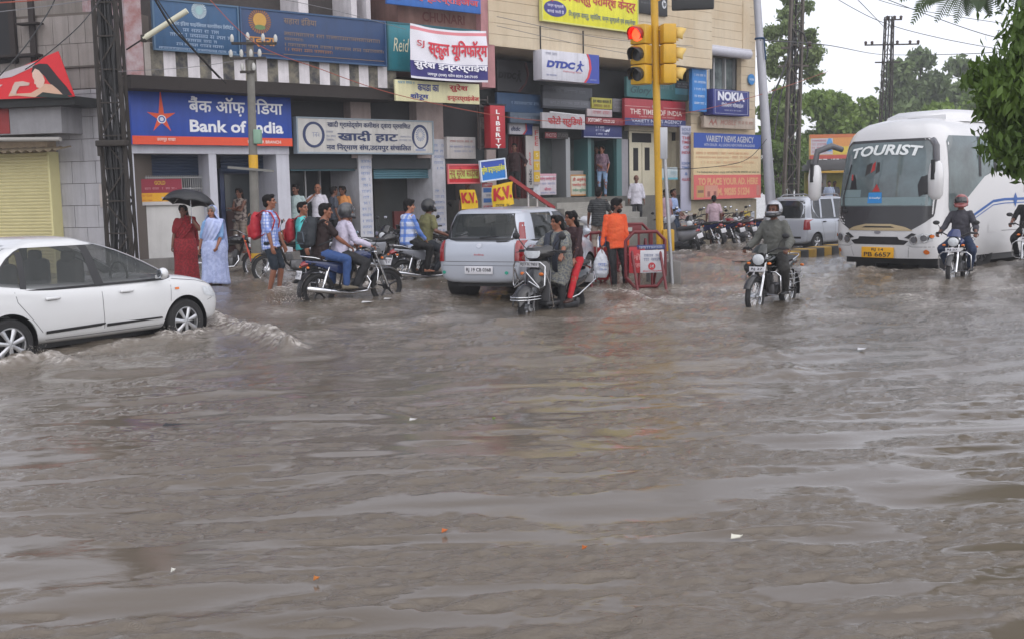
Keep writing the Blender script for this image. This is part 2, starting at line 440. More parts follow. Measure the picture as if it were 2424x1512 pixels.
    bp = n.new('ShaderNodeBump'); rp = n.new('ShaderNodeAttribute'); rp.attribute_name = 'ripple'; rs_ = n.new('ShaderNodeMath'); rs_.operation = 'MULTIPLY'; rs_.inputs[1].default_value = .6; l.new(rp.outputs['Fac'], rs_.inputs[0]); l.new(rs_.outputs[0], bp.inputs['Strength']); bp.inputs['Distance'].default_value = .03
    l.new(ad.outputs[0], bp.inputs['Height']); l.new(bp.outputs[0], b.inputs['Normal'])
    me.materials.append(m)
    o = bpy.data.objects.new('water', me); COL.objects.link(o); o['kind'] = 'structure'
make_water()
g = MB(); g.add([(-300, -50, -.35), (300, -50, -.35), (300, 460, -.35), (-300, 460, -.35)], [(0, 1, 2, 3)])
g.build('ground', mat('wet_road', (.05, .046, .042), .5, var=.4, vscale=.6), smooth=0)['kind'] = 'structure'
# ---------------------------------------------------------------- buildings
def rect(pl, off, x0, x1, ytl, ytr, ybl, ybr):
    ul, vtl = pl.hit(x0, ytl, off); ul2, vbl = pl.hit(x0, ybl, off); ur, vtr = pl.hit(x1, ytr, off); ur2, vbr = pl.hit(x1, ybr, off)
    return (ul + ul2) / 2, (ur + ur2) / 2, (vbl + vbr) / 2, (vtl + vtr) / 2
def U(pl, x, off=0, y=400): return pl.hit(x, y, off)[0]
def V(pl, x, y, off=0): return pl.hit(x, y, off)[1]
class Front:                                                # collects boxes in a plane's own frame
    def __init__(s, pl): s.pl = pl; s.M = pl.mat()
    def slab(s, mb, u0, u1, v0, v1, n0, n1, bev=0):         # n0..n1 outward offsets
        return mb.box(((u0 + u1) / 2, -(n0 + n1) / 2, (v0 + v1) / 2), (abs(u1 - u0), abs(n1 - n0), abs(v1 - v0)), bev=bev)
    def pslab(s, mb, x0, x1, y0, y1, n0, n1, bev=0):        # picture columns x0..x1, rows y0 (top) .. y1 at mid column, at the front face
        n = max(n0, n1); xm = (x0 + x1) / 2
        return s.slab(mb, U(s.pl, x0, n), U(s.pl, x1, n), V(s.pl, xm, y1, n), V(s.pl, xm, y0, n), n0, n1, bev)
white_acp = mat('grey_cladding', '#c2c3cd', .4, var=.25, vscale=1.8, streak=.25)
pink_wall = mat('pink_plaster', '#ab9c98', .85, var=.45, vscale=2.5, streak=.35, bump=.2)
old_wall = mat('aged_plaster', '#8d847c', .9, var=.5, vscale=1.8, streak=.55, bump=.3)
dark_in = mat('dark_interior', (.014, .014, .016), .8)
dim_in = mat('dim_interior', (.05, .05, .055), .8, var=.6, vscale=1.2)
concrete = mat('concrete', (.19, .18, .17), .9, var=.5, vscale=3, streak=.4, bump=.3)
steel = mat('galvanised_steel', (.42, .43, .45), .4, .7, var=.3, vscale=8)
black_iron = mat('black_iron', (.018, .016, .015), .6, .2, var=.4, vscale=10)
glass_dark = mat('shop_glass', (.02, .026, .028), .06, spec=.6)
def slats(mb, fr, u0, u1, v0, v1, n0, pitch=.085, d=.02):   # roller shutter
    k = max(2, int((v1 - v0) / pitch)); h = (v1 - v0) / k
    for i in range(k):
        z = v0 + i * h
        mb.add([(u0, -n0, z), (u1, -n0, z), (u1, -n0 - d, z + h * .35), (u0, -n0 - d, z + h * .35), (u0, -n0 - d, z + h * .8), (u1, -n0 - d, z + h * .8), (u1, -n0, z + h), (u0, -n0, z + h)],
               [(0, 1, 2, 3), (3, 2, 5, 4), (4, 5, 6, 7)])
# ---- bank building
A = Front(FA)
bank = empty('bank_building', 'pale bank and cloth shop building with grey clad pillars and striped balcony band', 'building', M=FA.mat())
uL, uR = U(FA, 309), U(FA, 1172)
vB = -.3
m = MB(); A.slab(m, uL, uR, vB, 7.5, -9, -1.6); m.build('wall', old_wall, bank)
m = MB(); A.slab(m, uL, uR, vB, V(FA, 520, 606, .1), -1.6, .1); m.build('plinth', concrete, bank)
vP = V(FA, 520, 606, .1)
# grey cladding: lintel and pillars
m = MB(); vl0, vl1 = V(FA, 500, 365, .12), V(FA, 500, 343, .12); A.slab(m, U(FA, 303, .12), U(FA, 686, .12), vl0, vl1, -.5, .12); m.build('lintel', white_acp, bank)
for x0, x1, d in ((303, 318, -.5), (495, 513, -1.5), (655, 685, -1.5)):
    m = MB(); A.slab(m, U(FA, x0, .1), U(FA, x1, .1), vP + .002, vl0 - .002, d, .1); m.build('pillar', white_acp, bank)
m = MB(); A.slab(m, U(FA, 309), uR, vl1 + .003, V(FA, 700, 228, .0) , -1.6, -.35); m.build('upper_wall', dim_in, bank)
for x0, x1 in ((835, 882), (990, 1052)):
    m = MB(); A.slab(m, U(FA, x0), U(FA, x1), V(FA, x0, 375), V(FA, x0, 232), -.345, .0); m.build('pillar', pink_wall, bank)
# left bay: blue shutter box, grille, white parapet wall
m = MB(); u0, u1 = U(FA, 319, -.5), U(FA, 494, -.5)
slats(m, A, u0, u1, V(FA, 400, 418, -.5), vl0, -.5, .07); m.build('rolled_shutter', mat('blue_shutter', '#22344f', .5, var=.4), bank)
m = MB(); A.slab(m, u0, u1, vP, V(FA, 400, 470, -.3), -.9, -.3); m.build('low_wall', mat('white_lowwall', '#c9c8c6', .7, var=.25, vscale=2, streak=.25), bank)
m = MB(); g0, g1 = V(FA, 400, 478, -.3), V(FA, 400, 416, -.3)
for i in range(34):
    u = u0 + (u1 - u0) * (i + .5) / 34; m.bar((u, .32, g0), (u, .32, g1), .014)
for z in (g0 + .05, (g0 + g1) / 2, g1 - .05): m.bar((u0, .318, z), (u1, .318, z), .02)
m.build('window_grille', mat('pale_grille', '#9fa0a0', .5), bank)
# middle bay: blue framed door
m = MB(); u0, u1 = U(FA, 513, -.8), U(FA, 655, -.8); slats(m, A, u0, u1, V(FA, 580, 408, -.6), vl0, -.6, .07); m.build('rolled_shutter', MATS['blue_shutter'], bank)
m = MB()
for x in (524, 637): A.pslab(m, x - 5, x + 5, 400, 606, -1.2, -.9)
A.pslab(m, 524, 637, 400, 412, -1.2, -.95); m.build('door_frame', mat('navy_paint', '#1d2f55', .4), bank)
m = MB(); A.slab(m, U(FA, 530, -1.2), U(FA, 632, -1.2), vP, V(FA, 580, 412, -1.2), -1.3, -1.2); dr = m.build('door', mat('dim_glass', (.05, .06, .065), .15), bank)
m = MB(); A.pslab(m, 532, 575, 500, 606, -1.2, -1.15); m.build('red_panel', mat('maroon', '#3c1a18', .5), dr)
m = MB(); A.pslab(m, 641, 650, 398, 606, -1.0, -.5); m.build('side_panel', mat('cream_panel', '#c6c2b4', .6), bank)
# khadi shop: two bays with rolled teal shutters
m = MB(); A.slab(m, U(FA, 686), U(FA, 1150), vl0 - .35, vl1, -.5, -.05); m.build('lintel', mat('dark_lintel', (.035, .04, .045), .8), bank)
teal_sh = mat('teal_shutter', '#557f8c', .5, .2, var=.3, vscale=3)
for x0, x1, yb in ((686, 847, 402), (883, 1020, 420)):
    m = MB(); slats(m, A, U(FA, x0, -.2), U(FA, x1, -.2), V(FA, (x0 + x1) / 2, yb, -.2), V(FA, (x0 + x1) / 2, 362, -.2), -.2, .06, .025)
    A.slab(m, U(FA, x0, -.2), U(FA, x1, -.2), V(FA, (x0 + x1) / 2, yb + 3, -.2), V(FA, (x0 + x1) / 2, yb, -.2), -.22, -.15); m.build('rolled_shutter', teal_sh, bank)
pil_w = mat('painted_pillar', '#c4c5cc', .8, var=.35, vscale=4, streak=.3)
for x0, x1, yt in ((849, 880, 368), (1023, 1054, 330)):
    m = MB(); A.slab(m, U(FA, x0, .02), U(FA, x1, .02), vB, V(FA, x0, yt, .02), -1.5, .02); pl_ = m.build('pillar', pil_w, bank)
    t = MB(); fr = Matrix.Translation((0, -.02, 0)); ua, ub = U(FA, x0 + 3, .02), U(FA, x1 - 3, .02)
    for k in range(17):
        z = V(FA, x0, yt + 18, .02) - .155 * k
        if z < .5: break
        if x0 < 900 or k not in (5, 6, 7): scribble(t, ua + .03, ub - .03, z, z + .075, fr, .003, seed=k + x0)
    t.build('painted_lettering', mat('faded_blue_ink', '#6f84b0', .7), pl_)
m = MB(); A.slab(m, U(FA, 686, -1.4), U(FA, 848, -1.4), vP, V(FA, 760, 400, -1.4), -1.58, -1.4); gl = m.build('shop_window', glass_dark, bank)
m = MB()
for x in (722, 757, 812): A.pslab(m, x - 1.6, x + 1.6, 400, 560, -1.4, -1.34)
m.build('window_frame', mat('alu_frame', (.45, .45, .46), .35, .6), gl)
m = MB(); A.pslab(m, 815, 842, 402, 585, -1.39, -1.32); m.build('glass_door', mat('pale_glass', (.16, .17, .17), .1), bank)
m = MB(); A.slab(m, U(FA, 884, -1.2), U(FA, 1020, -1.2), vP, V(FA, 950, 420, -1.2), -1.5, -1.2); gl = m.build('shop_window', mat('grey_glass', (.06, .066, .065), .12, var=.4, vscale=1.2), bank)
m = MB(); A.pslab(m, 930, 1010, 500, 545, -1.2, -1.1); m.build('red_panel', mat('dusk_red', '#6b3230', .6), gl)
m = MB(); A.pslab(m, 995, 1016, 420, 590, -1.19, -1.05); m.build('side_panel', mat('taupe', '#8a7f7b', .7), bank)
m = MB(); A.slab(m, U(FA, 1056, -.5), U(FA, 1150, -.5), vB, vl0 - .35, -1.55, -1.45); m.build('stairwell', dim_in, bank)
m = MB(); m.bar((U(FA, 1060, -.9), .9, V(FA, 1060, 480, -.9)), (U(FA, 1140, -.9), .9, V(FA, 1140, 575, -.9)), .06); m.build('stair_rail', black_iron, bank)
m = MB(); A.slab(m, U(FA, 1150, 0), uR, vB, V(FA, 1160, 250), -1.5, .05); m.build('pillar', pink_wall, bank)
# upper floor: overhanging balcony band with black and white stripes
nO = .95
vo0, vo1, vo2 = V(FA, 620, 223, nO), V(FA, 620, 194, nO), V(FA, 620, 120, nO)
uO0, uO1 = U(FA, 322, nO), U(FA, 945, nO)
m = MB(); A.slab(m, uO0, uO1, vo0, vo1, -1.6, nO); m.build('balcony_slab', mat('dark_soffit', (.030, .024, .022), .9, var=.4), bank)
m = MB(); A.slab(m, U(FA, 358, nO), uO1, vo1 + .003, vo2, nO - .15, nO - .01); par = m.build('parapet', mat('parapet_base', '#a49d98', .85, var=.4, vscale=5, streak=.4), bank)
ws = mat('white_stripe', '#d6d2d6', .85, var=.35, vscale=5, streak=.4); bs = mat('black_stripe', '#34353c', .85, var=.75, vscale=4.5, bump=.2, var2='#97907c', streak=.2)
mw, mk = MB(), MB(); k = 0; N = 23
ua, ub = U(FA, 372, nO), uO1
for k in range(N):
    a, b = ua + (ub - ua) * k / N, ua + (ub - ua) * (k + 1) / N
    A.slab(mk if k % 2 == 0 else mw, a, b, vo1 + .006, vo2 - .02, nO - .012, nO)
mw.build('white_stripes', ws, par); mk.build('black_stripes', bs, par)
m = MB(); A.slab(m, U(FA, 318, nO), U(FA, 357, nO), vo1 + .003, 7.5, -1.6, nO - .05); m.build('corner_pier', mat('flaking_pink', '#b3a6aa', .9, var=.85, vscale=3.2, var2='#8d4a40', bump=.2), bank)
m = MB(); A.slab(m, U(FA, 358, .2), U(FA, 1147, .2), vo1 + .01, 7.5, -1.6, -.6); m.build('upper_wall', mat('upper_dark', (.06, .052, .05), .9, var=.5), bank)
for x0, x1 in ((722, 745), (845, 858), (880, 890), (1050, 1066)):
    m = MB(); A.slab(m, U(FA, x0, .3), U(FA, x1, .3), vo2 + .3, 7.5, -.6, .3); m.build('pillar', ws, bank)
m = MB(); A.slab(m, U(FA, 958, nO), U(FA, 1145, nO), V(FA, 1050, 172, nO), 7.5, -.6, nO - .1); m.build('upper_wall', mat('red_stained_wall', '#7d5f58', .9, var=.6, vscale=2, streak=.7, var2='#4f3029'), bank)
m = MB(); A.slab(m, U(FA, 1146, nO + .1), U(FA, 1177, nO + .1), V(FA, 1160, 208, nO + .1), 7.5, -1.6, nO + .1); m.build('corner_pier', mat('pink_pier', '#b27f82', .85, var=.5, vscale=3, streak=.5, var2='#8a6a68'), bank)
# ---- cream building
B = Front(FB)
cream = mat('cream_siding', '#c6b9a2', .8, var=.45, vscale=.7, streak=.22, var2='#a98f6a')
shopb = empty('cream_building', 'cream clad corner building with horizontal boards over a row of small shops', 'building', M=FB.mat())
uB0, uBs, uB1 = U(FB, 1177, 1.0), U(FB, 1640, .2), U(FB, 1787, .2)
vb = V(FB, 1400, 132, 1.0)
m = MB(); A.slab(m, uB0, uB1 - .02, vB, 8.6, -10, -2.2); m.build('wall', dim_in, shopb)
m = MB(); h = .30; z = vb
while z < 8.9:
    B.slab(m, uB0 - .2, uBs, z, z + h - .009, .8, 1.0); z += h
B.slab(m, uB0, uBs, vb + .02, 8.9, .5, .79); B.slab(m, uB0, uBs, vb - .02, vb - .002, -2.2, 1.0)
m.build('upper_wall', cream, shopb)
m = MB(); z = V(FB, 1700, 560, .2)
while z < 8.9:
    if not (V(FB, 1710, 208, .2) < z + h / 2 < V(FB, 1710, 135, .2)):
        B.slab(m, uBs - .1, uB1, z, z + h - .009, .0, .2)
    else:
        B.slab(m, uBs - .1, U(FB, 1676, .2), z, z + h - .009, .0, .2); B.slab(m, U(FB, 1754, .2), uB1, z, z + h - .009, .0, .2)
    z += h
B.slab(m, U(FB, 1758, .23), U(FB, 1774, .23), V(FB, 1765, 130, .23), 8.9, .201, .23)
B.slab(m, uBs - .1, uB1 - .01, vB, V(FB, 1710, 215, 0), -2.2, -.02); B.slab(m, uBs - .1, uB1 - .01, V(FB, 1710, 130, 0), 8.9, -2.2, -.02)
B.slab(m, uB1 - .3, uB1 - .012, V(FB, 1710, 215, 0), V(FB, 1710, 130, 0), -2.2, -.02)
m.build('corner_wall', cream, shopb)
# upper corner window with rolled shutter
m = MB(); B.slab(m, U(FB, 1676, -.1), U(FB, 1754, -.1), V(FB, 1710, 210, -.1), V(FB, 1710, 138, -.1), -.35, -.25); wn = m.build('window', mat('window_glass', (.06, .075, .08), .08, var=.8, vscale=2.5, var2='#8b9a9a'), shopb)
m = MB()
for x in (1678, 1690, 1717, 1741, 1752): B.pslab(m, x - 1.4, x + 1.4, 138, 212, -.24, -.12)
m.build('window_frame', MATS['alu_frame'], wn)
m = MB(); a, b = U(FB, 1672, .45), U(FB, 1776, .45); z1, z0 = V(FB, 1720, 111, .45), V(FB, 1720, 134, .45)
m.lathe([(0, a), (.17, a), (.17, b), (0, b)], (0, -.36, z0 + .17), 'X', 20); B.slab(m, a, b, z0 + .16, z1, .2, .5, .03); m.build('shutter_box', mat('shutter_white', '#bfbfc9', .5, .1, var=.2), shopb)
# shop level
sh_u = lambda x, n=-.3: U(FB, x, n)
vpl = V(FB, 1430, 466, .1)                                   # shop floor level
stone = mat('plinth_stone', (.16, .155, .14), .85, var=.6, vscale=4, bump=.4)
m = MB(); B.slab(m, uB0, U(FB, 1612, .1), vB, vpl, -2.2, .1); m.build('plinth', stone, shopb)
m = MB()
for k in range(4):
    B.slab(m, U(FB, 1300, .1) + .0, U(FB, 1462, .1), vB, vpl - .15 - .17 * k, .1 + .3 * k, .4 + .3 * k, .01)
m.build('steps', mat('step_stone', (.28, .27, .245), .8, var=.4, vscale=3), shopb)
m = MB(); B.slab(m, uB0, uBs, V(FB, 1400, 330, -.35), V(FB, 1400, 160, -.35), -2.2, -.6); m.build('fascia', mat('dark_fascia', (.03, .034, .036), .8, var=.5), shopb)
vd = V(FB, 1400, 328, -.3)
for x0, x1, mt in ((1180, 1204, dark_in), (1262, 1277, pil_w), (1340, 1350, mat('steel_post', (.3, .31, .32), .4, .5)), (1392, 1400, mat('teal_frame', '#3f6667', .4)), (1460, 1472, MATS['teal_frame']), (1472, 1487, mat('grey_pier', '#8f8d93', .8, var=.3)), (1600, 1612, mat('cream_paint', '#c2bba6', .7, var=.2)), (1487, 1490, dark_in)):
    m = MB(); B.slab(m, sh_u(x0), sh_u(x1), vpl + .002, vd, -1.05, -.3); m.build('pillar', mt, shopb)
m = MB(); B.slab(m, sh_u(1206, -.6), sh_u(1246, -.6), vpl, V(FB, 1225, 322, -.6), -.75, -.6)
for i in range(5): u = sh_u(1206, -.6) + (sh_u(1246, -.6) - sh_u(1206, -.6)) * (i + .5) / 5; m.tube([(u, .6, vpl + .01), (u, .6, V(FB, 1225, 323, -.6))], .05, 8)
m.build('curtain', mat('red_curtain', '#5a1c1e', .8, var=.3), shopb)
m = MB(); B.slab(m, sh_u(1277, -.9), sh_u(1390, -.9), vpl, vd, -1.0, -.9); gl = m.build('shop_window', mat('studio_glass', (.05, .055, .055), .1, var=.7, vscale=1.6, var2='#5b6664'), shopb)
m = MB()
for x in (1278, 1316, 1318, 1343): B.pslab(m, x - 1, x + 1, 330, 466, -.9, -.84)
m.build('window_frame', MATS['alu_frame'], gl)
m = MB(); B.pslab(m, 1344, 1392, 405, 466, -.88, -.5); m.build('counter', mat('counter_grey', '#8c8b88', .6), shopb)
m = MB(); B.slab(m, sh_u(1400, -1.6), sh_u(1462, -1.6), vpl, vd, -1.8, -1.6); B.slab(m, sh_u(1400, -.5), sh_u(1407, -.5), vpl, vd, -1.6, -.5); B.slab(m, sh_u(1447, -.5), sh_u(1460, -.5), vpl, vd, -1.6, -.4)
m.build('door_recess', mat('green_door', '#1c4545', .5, var=.3), shopb)
m = MB(); B.slab(m, sh_u(1487, -.45), sh_u(1612, -.45), V(FB, 1550, 312, -.45), V(FB, 1550, 298, -.45), -1, -.4); B.slab(m, sh_u(1552, -.5), sh_u(1600, -.5), vpl, V(FB, 1550, 312, -.5), -.8, -.5); m.build('door_wall', MATS['cream_paint'], shopb)
m = MB(); B.slab(m, sh_u(1490, -.55), sh_u(1551, -.55), vpl, V(FB, 1520, 312, -.55), -.65, -.55); dd = m.build('double_door', mat('cream_door', '#cdc6af', .5, var=.12), shopb)
m = MB()
for a, b, c, d in ((1500, 1511, 351, 405), (1527, 1538, 350, 404), (1497, 1542, 316, 338)): B.pslab(m, a, b, c, d, -.549, -.535)
m.build('pane', dark_in, dd)
m = MB(); B.pslab(m, 1520, 1521.4, 340, 466, -.549, -.53); m.build('joint', MATS['cream_paint'], dd)
m = MB(); B.pslab(m, 1592, 1609, 315, 337, -.49, -.46); B.pslab(m, 1594, 1610, 341, 370, -.49, -.46); m.build('window', dark_in, shopb)
m = MB(); B.slab(m, U(FB, 1612, .25), uB1 + .02, vB, V(FB, 1700, 474, .25), .202, .26); m.build('base_wall', mat('base_plaster', '#a39a86', .85, var=.6, vscale=2.2, streak=.5), shopb)
# red curtain stair handrail in front of the shops
m = MB(); P0, P1 = FB.pt(U(FB, 1205, .9), V(FB, 1205, 420, .9), .9), FB.pt(U(FB, 1310, 1.5), V(FB, 1310, 494, 1.5), 1.5)
m.bar(P0, P1, .13, .10)
hr = tag(m.build('stair_handrail', mat('red_rail', '#8c2226', .45)), 'red sloping stair handrail on white posts above the silver hatchback', 'handrail')
m = MB()
for f in (.42, .62, .82):
    p = P0.lerp(P1, f); m.tube([p, (p.x, p.y, .2)], .022, 8)
m.build('post', mat('white_post', '#c9c4c2', .5), hr)
# ---- left building
L = Front(FL)
tile = mat('stained_tile', '#918a86', .7, var=.45, vscale=1.3, streak=.6, var2='#6a6058', bump=.1, bscale=8)
tile2 = mat('pale_tile', '#aeadb2', .55, var=.35, vscale=1.3, streak=.5)
left = empty('corner_shop_building', 'stained tile clad building with a closed cream roller shutter at the left edge', 'building', M=FL.mat())
uA = U(FL, -160); vt = V(FL, 250, 207)
def tiles(mb, u0, u1, v0, v1, n0, n1, w=.62, h=.42, gap=.012):
    r = random.Random(3); j = 0; z = v0
    while z < v1 - .01:
        u = u0 - (w / 2 if j % 2 else 0); hh = min(h, v1 - z)
        while u < u1:
            a, b = max(u, u0), min(u + w, u1)
            if b - a > gap * 2: L.slab(mb, a, b - gap, z, z + hh - gap, n0, n1 + r.uniform(-.002, .002))
            u += w
        z += h; j += 1
m = MB(); L.slab(m, uA, 0, vB, 6.0, -8, -.03); m.build('wall', mat('grout', '#5e5650', .9), left)
m = MB(); tiles(m, uA, -.002, vt, 5.95, -.029, 0, .42, 1.0); m.build('upper_tiles', tile, left)
m = MB(); tiles(m, U(FL, 90), -.002, vB, vt - .02, -.029, .03, .62, .5); m.build('lower_tiles', tile2, left)
m = MB(); n = .35; u0, u1 = U(FL, -40, n), U(FL, 114, n); v0, v1 = -.1, V(FL, 60, 362, n)
slats(m, L, u0, u1, v0, v1, n - .05, .075, .02); sh = m.build('roller_shutter', mat('cream_shutter', '#d0c798', .5, .1, var=.2, vscale=2), left)
m = MB(); L.slab(m, u1 + .002, U(FL, 119, n), v0, v1, .031, n + .02); m.build('guide_rail', mat('cream_rail', '#cfc894', .5), left)
m = MB(); L.slab(m, u0, U(FL, 116, .33), v1 + .002, V(FL, 60, 335, .33), .031, .34); m.build('lintel', mat('tan_lintel', '#a8957d', .8, var=.4, streak=.3), left)
m = MB(); ue = U(FL, 135, .9); z1 = V(FL, 100, 360, .9)
m.grid(lambda i, j: Vector((u0 + (ue - u0) * i / 60, -.34 - .6 * j, z1 + .12 - .10 * j + .03 * math.sin(i * 1.1))), 61, 2); m.build('corrugated_awning', mat('rusty_sheet', '#8a7d68', .7, .2, var=.6, vscale=4), left)
m = MB(); nn = .75; L.slab(m, u0, U(FL, 153, nn), V(FL, 70, 318, nn), V(FL, 70, 252, nn), .031, nn); m.build('fascia_box', mat('grey_fascia', '#8e8d90', .6, var=.25, streak=.3), left)
m = MB(); L.slab(m, u0, U(FL, 30, nn + .01), V(FL, 20, 317, nn), V(FL, 20, 254, nn), nn + .002, nn + .02); m.build('fascia_panel', mat('dull_red', '#8d2c2b', .6, var=.2), left)
m = MB(); L.slab(m, u0, U(FL, 188, 1.0), V(FL, 90, 252, 1.0), V(FL, 90, 232, 1.0), .031, 1.0); m.build('canopy', mat('black_canopy', (.02, .022, .022), .8, var=.4), left)
m = MB(); a = (u0, -.8, V(FL, 10, 328, .8)); m.tube([a, (U(FL, 148, .8), -.8, V(FL, 148, 330, .8))], .05, 10); m.build('pipe', mat('grey_pipe', '#9f9c97', .5), left)
m = MB(); L.pslab(m, -30, 60, -60, 150, .002, .05); m.build('window_recess', dark_in, left)
m = MB()
for x in (50, 97): L.pslab(m, x - 6, x + 6, -60, 150, .051, .12)
L.pslab(m, -10, 100, 128, 134, .055, .35); L.pslab(m, 60, 110, 52, 56, .055, .30); m.build('window_frame', mat('dark_timber', '#2a2220', .8), left)
m = MB(); L.slab(m, U(FL, 165, .03), -.002, V(FL, 200, 160, .03), V(FL, 200, 156, .03), .004, .06); m.build('ledge', mat('grey_ledge', '#57504b', .9), left)
m = MB(); L.pslab(m, 107, 131, 388, 468, .031, .16, .02); m.build('meter_box', mat('rusty_red_box', '#6c3a34', .7, var=.6, vscale=5), left)
m = MB(); L.pslab(m, 231, 257, 436, 492, .031, .2, .02); m.build('junction_box', mat('white_box', '#b7aeaa', .6, var=.4, vscale=4), left)
# ---------------------------------------------------------------- signs
def ink(hexc, rough=.55): return mat('ink_' + hexc.strip('#'), hexc, rough, var=.12, vscale=9)
def sign(name, label, cat, pl, off, x0, x1, ytl, ytr, ybl, ybr, bg, items=(), thick=.07, rim=None, back=None, M=None, size=None, warp=None, group=None, rough=.5, streak=.36):
    if M is None:
        u0, u1, v0, v1 = rect(pl, off, x0, x1, ytl, ytr, ybl, ybr)
        M = pl.mat((u0 + u1) / 2, v0, off); W, H = u1 - u0, v1 - v0
    else: W, H = size
    mb = MB(); mb.box((0, thick / 2, H / 2), (W, thick, H), bev=.006)
    o = mb.build(name, mat('board_' + bg.strip('#') + name[:3], bg, rough, var=.22, vscale=2.5, streak=streak), M=M)
    tag(o, label, cat, group)
    by = {}
    fx = lambda f: -W / 2 + W * f
    I = Matrix.Identity(4); layer = 0
    for it in items:
        k = it[0]; layer += 1
        if k == 'band':
            _, a, b, c, d, colr = it
            q = by.setdefault(('band', colr), MB()); e = .003 + .0006 * layer
            q.box(((fx(a) + fx(b)) / 2, -e / 2, H * (c + d) / 2), ((b - a) * W, e, (d - c) * H))
        elif k == 't':
            _, s, a, b, c, d, colr = it[:7]; kw = it[7] if len(it) > 7 else {}
            q = by.setdefault(('lettering', colr), MB()); put_text(q, s, fx(a), fx(b), H * c, H * d, I, **{'off': .012, **kw})
        elif k == 's':
            _, a, b, c, d, colr = it[:6]
            q = by.setdefault(('fine_print', colr), MB()); scribble(q, fx(a), fx(b), H * c, H * d, I, .010, seed=layer * 7 + len(label))
        elif k == 'poly':
            _, pts, colr = it[:3]; nm = it[3] if len(it) > 3 else 'emblem'
            q = by.setdefault((nm, colr), MB()); e = .006 + .0006 * layer
            q.prism([(fx(p), H * r) for p, r in pts], t=-e)
        elif k == 'disc':
            _, cx, cz, rx, rz, colr = it[:6]; nm = it[6] if len(it) > 6 else 'emblem'
            q = by.setdefault((nm, colr), MB()); e = .006 + .0006 * layer
            q.prism([(fx(cx) + rx * W * math.cos(i * math.pi / 14), H * cz + rz * H * math.sin(i * math.pi / 14)) for i in range(28)], t=-e)
        elif k == 'rays':
            _, cx, cz, rx, rz, n_, colr = it
            q = by.setdefault(('emblem', colr), MB()); e = .006 + .0006 * layer
            for i in range(n_):
                a = 2 * math.pi * i / n_; da = math.pi / n_ * .62
                pts = [(.42, a - da * .6), (1, a - da), (1.05, a), (1, a + da), (.42, a + da * .6)]
                q.prism([(fx(cx) + rx * W * r_ * math.cos(t), H * cz + rz * H * r_ * math.sin(t)) for r_, t in pts], t=-e)
    for (nm, colr), q in by.items(): q.build(nm, ink(colr), o, smooth=0)
    if rim:
        w = .035; q = MB()
        for a, b, c, d in ((-W / 2 - .004, W / 2 + .004, H - w, H + .004), (-W / 2 - .004, W / 2 + .004, -.004, w), (-W / 2 - .004, -W / 2 + w, w + .001, H - w - .001), (W / 2 - w, W / 2 + .004, w + .001, H - w - .001)):
            q.box(((a + b) / 2, thick / 2 - .01, (c + d) / 2), (b - a, thick + .02, d - c))
        q.build('rim', ink(rim), o)
    return o
R_ = '#b5262f'
sign('company_sign_board', 'weathered teal board with a white sunburst, high above the striped band at left', 'sign', FA, 1.1, 362, 566, 0, 12, 118, 133, '#1f4d75', [
    ('rays', .53, .84, .085, .16, 26, '#b9c9cf'), ('disc', .53, .84, .042, .085, '#8fb0b4'), ('t', 'सहारा इंडिया फाइनेंसियल कारपोरेशन लिमिटेड', .2, .93, .50, .60, '#9fb2c6'), ('s', .33, .75, .40, .47, '#8fa3bb'), ('s', .18, .9, .30, .37, '#8fa3bb'), ('s', .36, .72, .21, .27, '#8fa3bb'), ('s', .25, .8, .12, .18, '#8fa3bb'), ('s', .05, .95, .03, .08, '#8fa3bb')], rim='#43617c')
sign('company_sign_board', 'long dark blue weathered board with a golden sun emblem and faded lettering', 'sign', FA, 1.1, 569, 914, 18, 50, 131, 161, '#173863', [
    ('rays', .125, .74, .07, .24, 30, '#8d5a2c'), ('disc', .125, .76, .042, .15, '#b98d3e'), ('disc', .125, .62, .035, .05, '#5f7a4a'), ('t', 'सहारा', .03, .22, .22, .42, '#b27a35', {'bold': .03}), ('t', 'सहारा इंडिया', .28, .5, .72, .9, '#7d6a5c'),
    ('s', .28, .95, .5, .58, '#7d6a5c'), ('s', .28, .4, .4, .46, '#7d6a5c'), ('s', .28, .97, .28, .35, '#7d6a5c'), ('s', .28, .6, .18, .25, '#8a6040'), ('band', .27, .98, .10, .115, '#6e5a4a'), ('band', .02, .24, .08, .10, '#6e5a4a')], rim='#2a4a6e')
sign('shop_sign_board', 'bright blue board with red Hindi lettering at the top edge above the cloth banner', 'sign', FA, 1.25, 915, 1138, -28, -10, 10, 33, '#2b66b5', [('t', 'सुरेश इन्टरप्राईजेज', .05, .97, .28, .86, '#d9dfe8', {'bold': .05}), ('t', 'सुरेश इन्टरप्राईजेज', .05, .97, .28, .86, '#c4303a', {'bold': .02, 'off': .016})])
sign('shop_sign_board', 'teal board with cream script, mostly covered by the white school uniform banner', 'sign', FA, 1.0, 917, 1146, 50, 76, 163, 186, '#207784', [('t', 'Reid', .055, .21, .40, .68, '#d8d4b8', {'shear': .25, 'bold': 0})], rim='#1c5c68')
sign('shop_sign_board', 'cream board with blue and red Hindi lettering hanging below the cloth banner', 'sign', FA, 1.3, 936, 1135, 186, 203, 236, 251, '#ded9ae', [('t', 'कपडा का', .25, .5, .52, .84, '#2f3f86', {'bold': .03}), ('t', 'शोरूम', .04, .5, .08, .42, '#2f3f86', {'bold': .05}), ('s', .03, .2, .82, .95, '#5a9ac0'), ('t', 'सुरेश', .62, .86, .55, .95, R_, {'bold': .04}), ('t', 'इन्टरप्राईजेज', .6, .99, .08, .42, R_, {'bold': .035})])
star = []
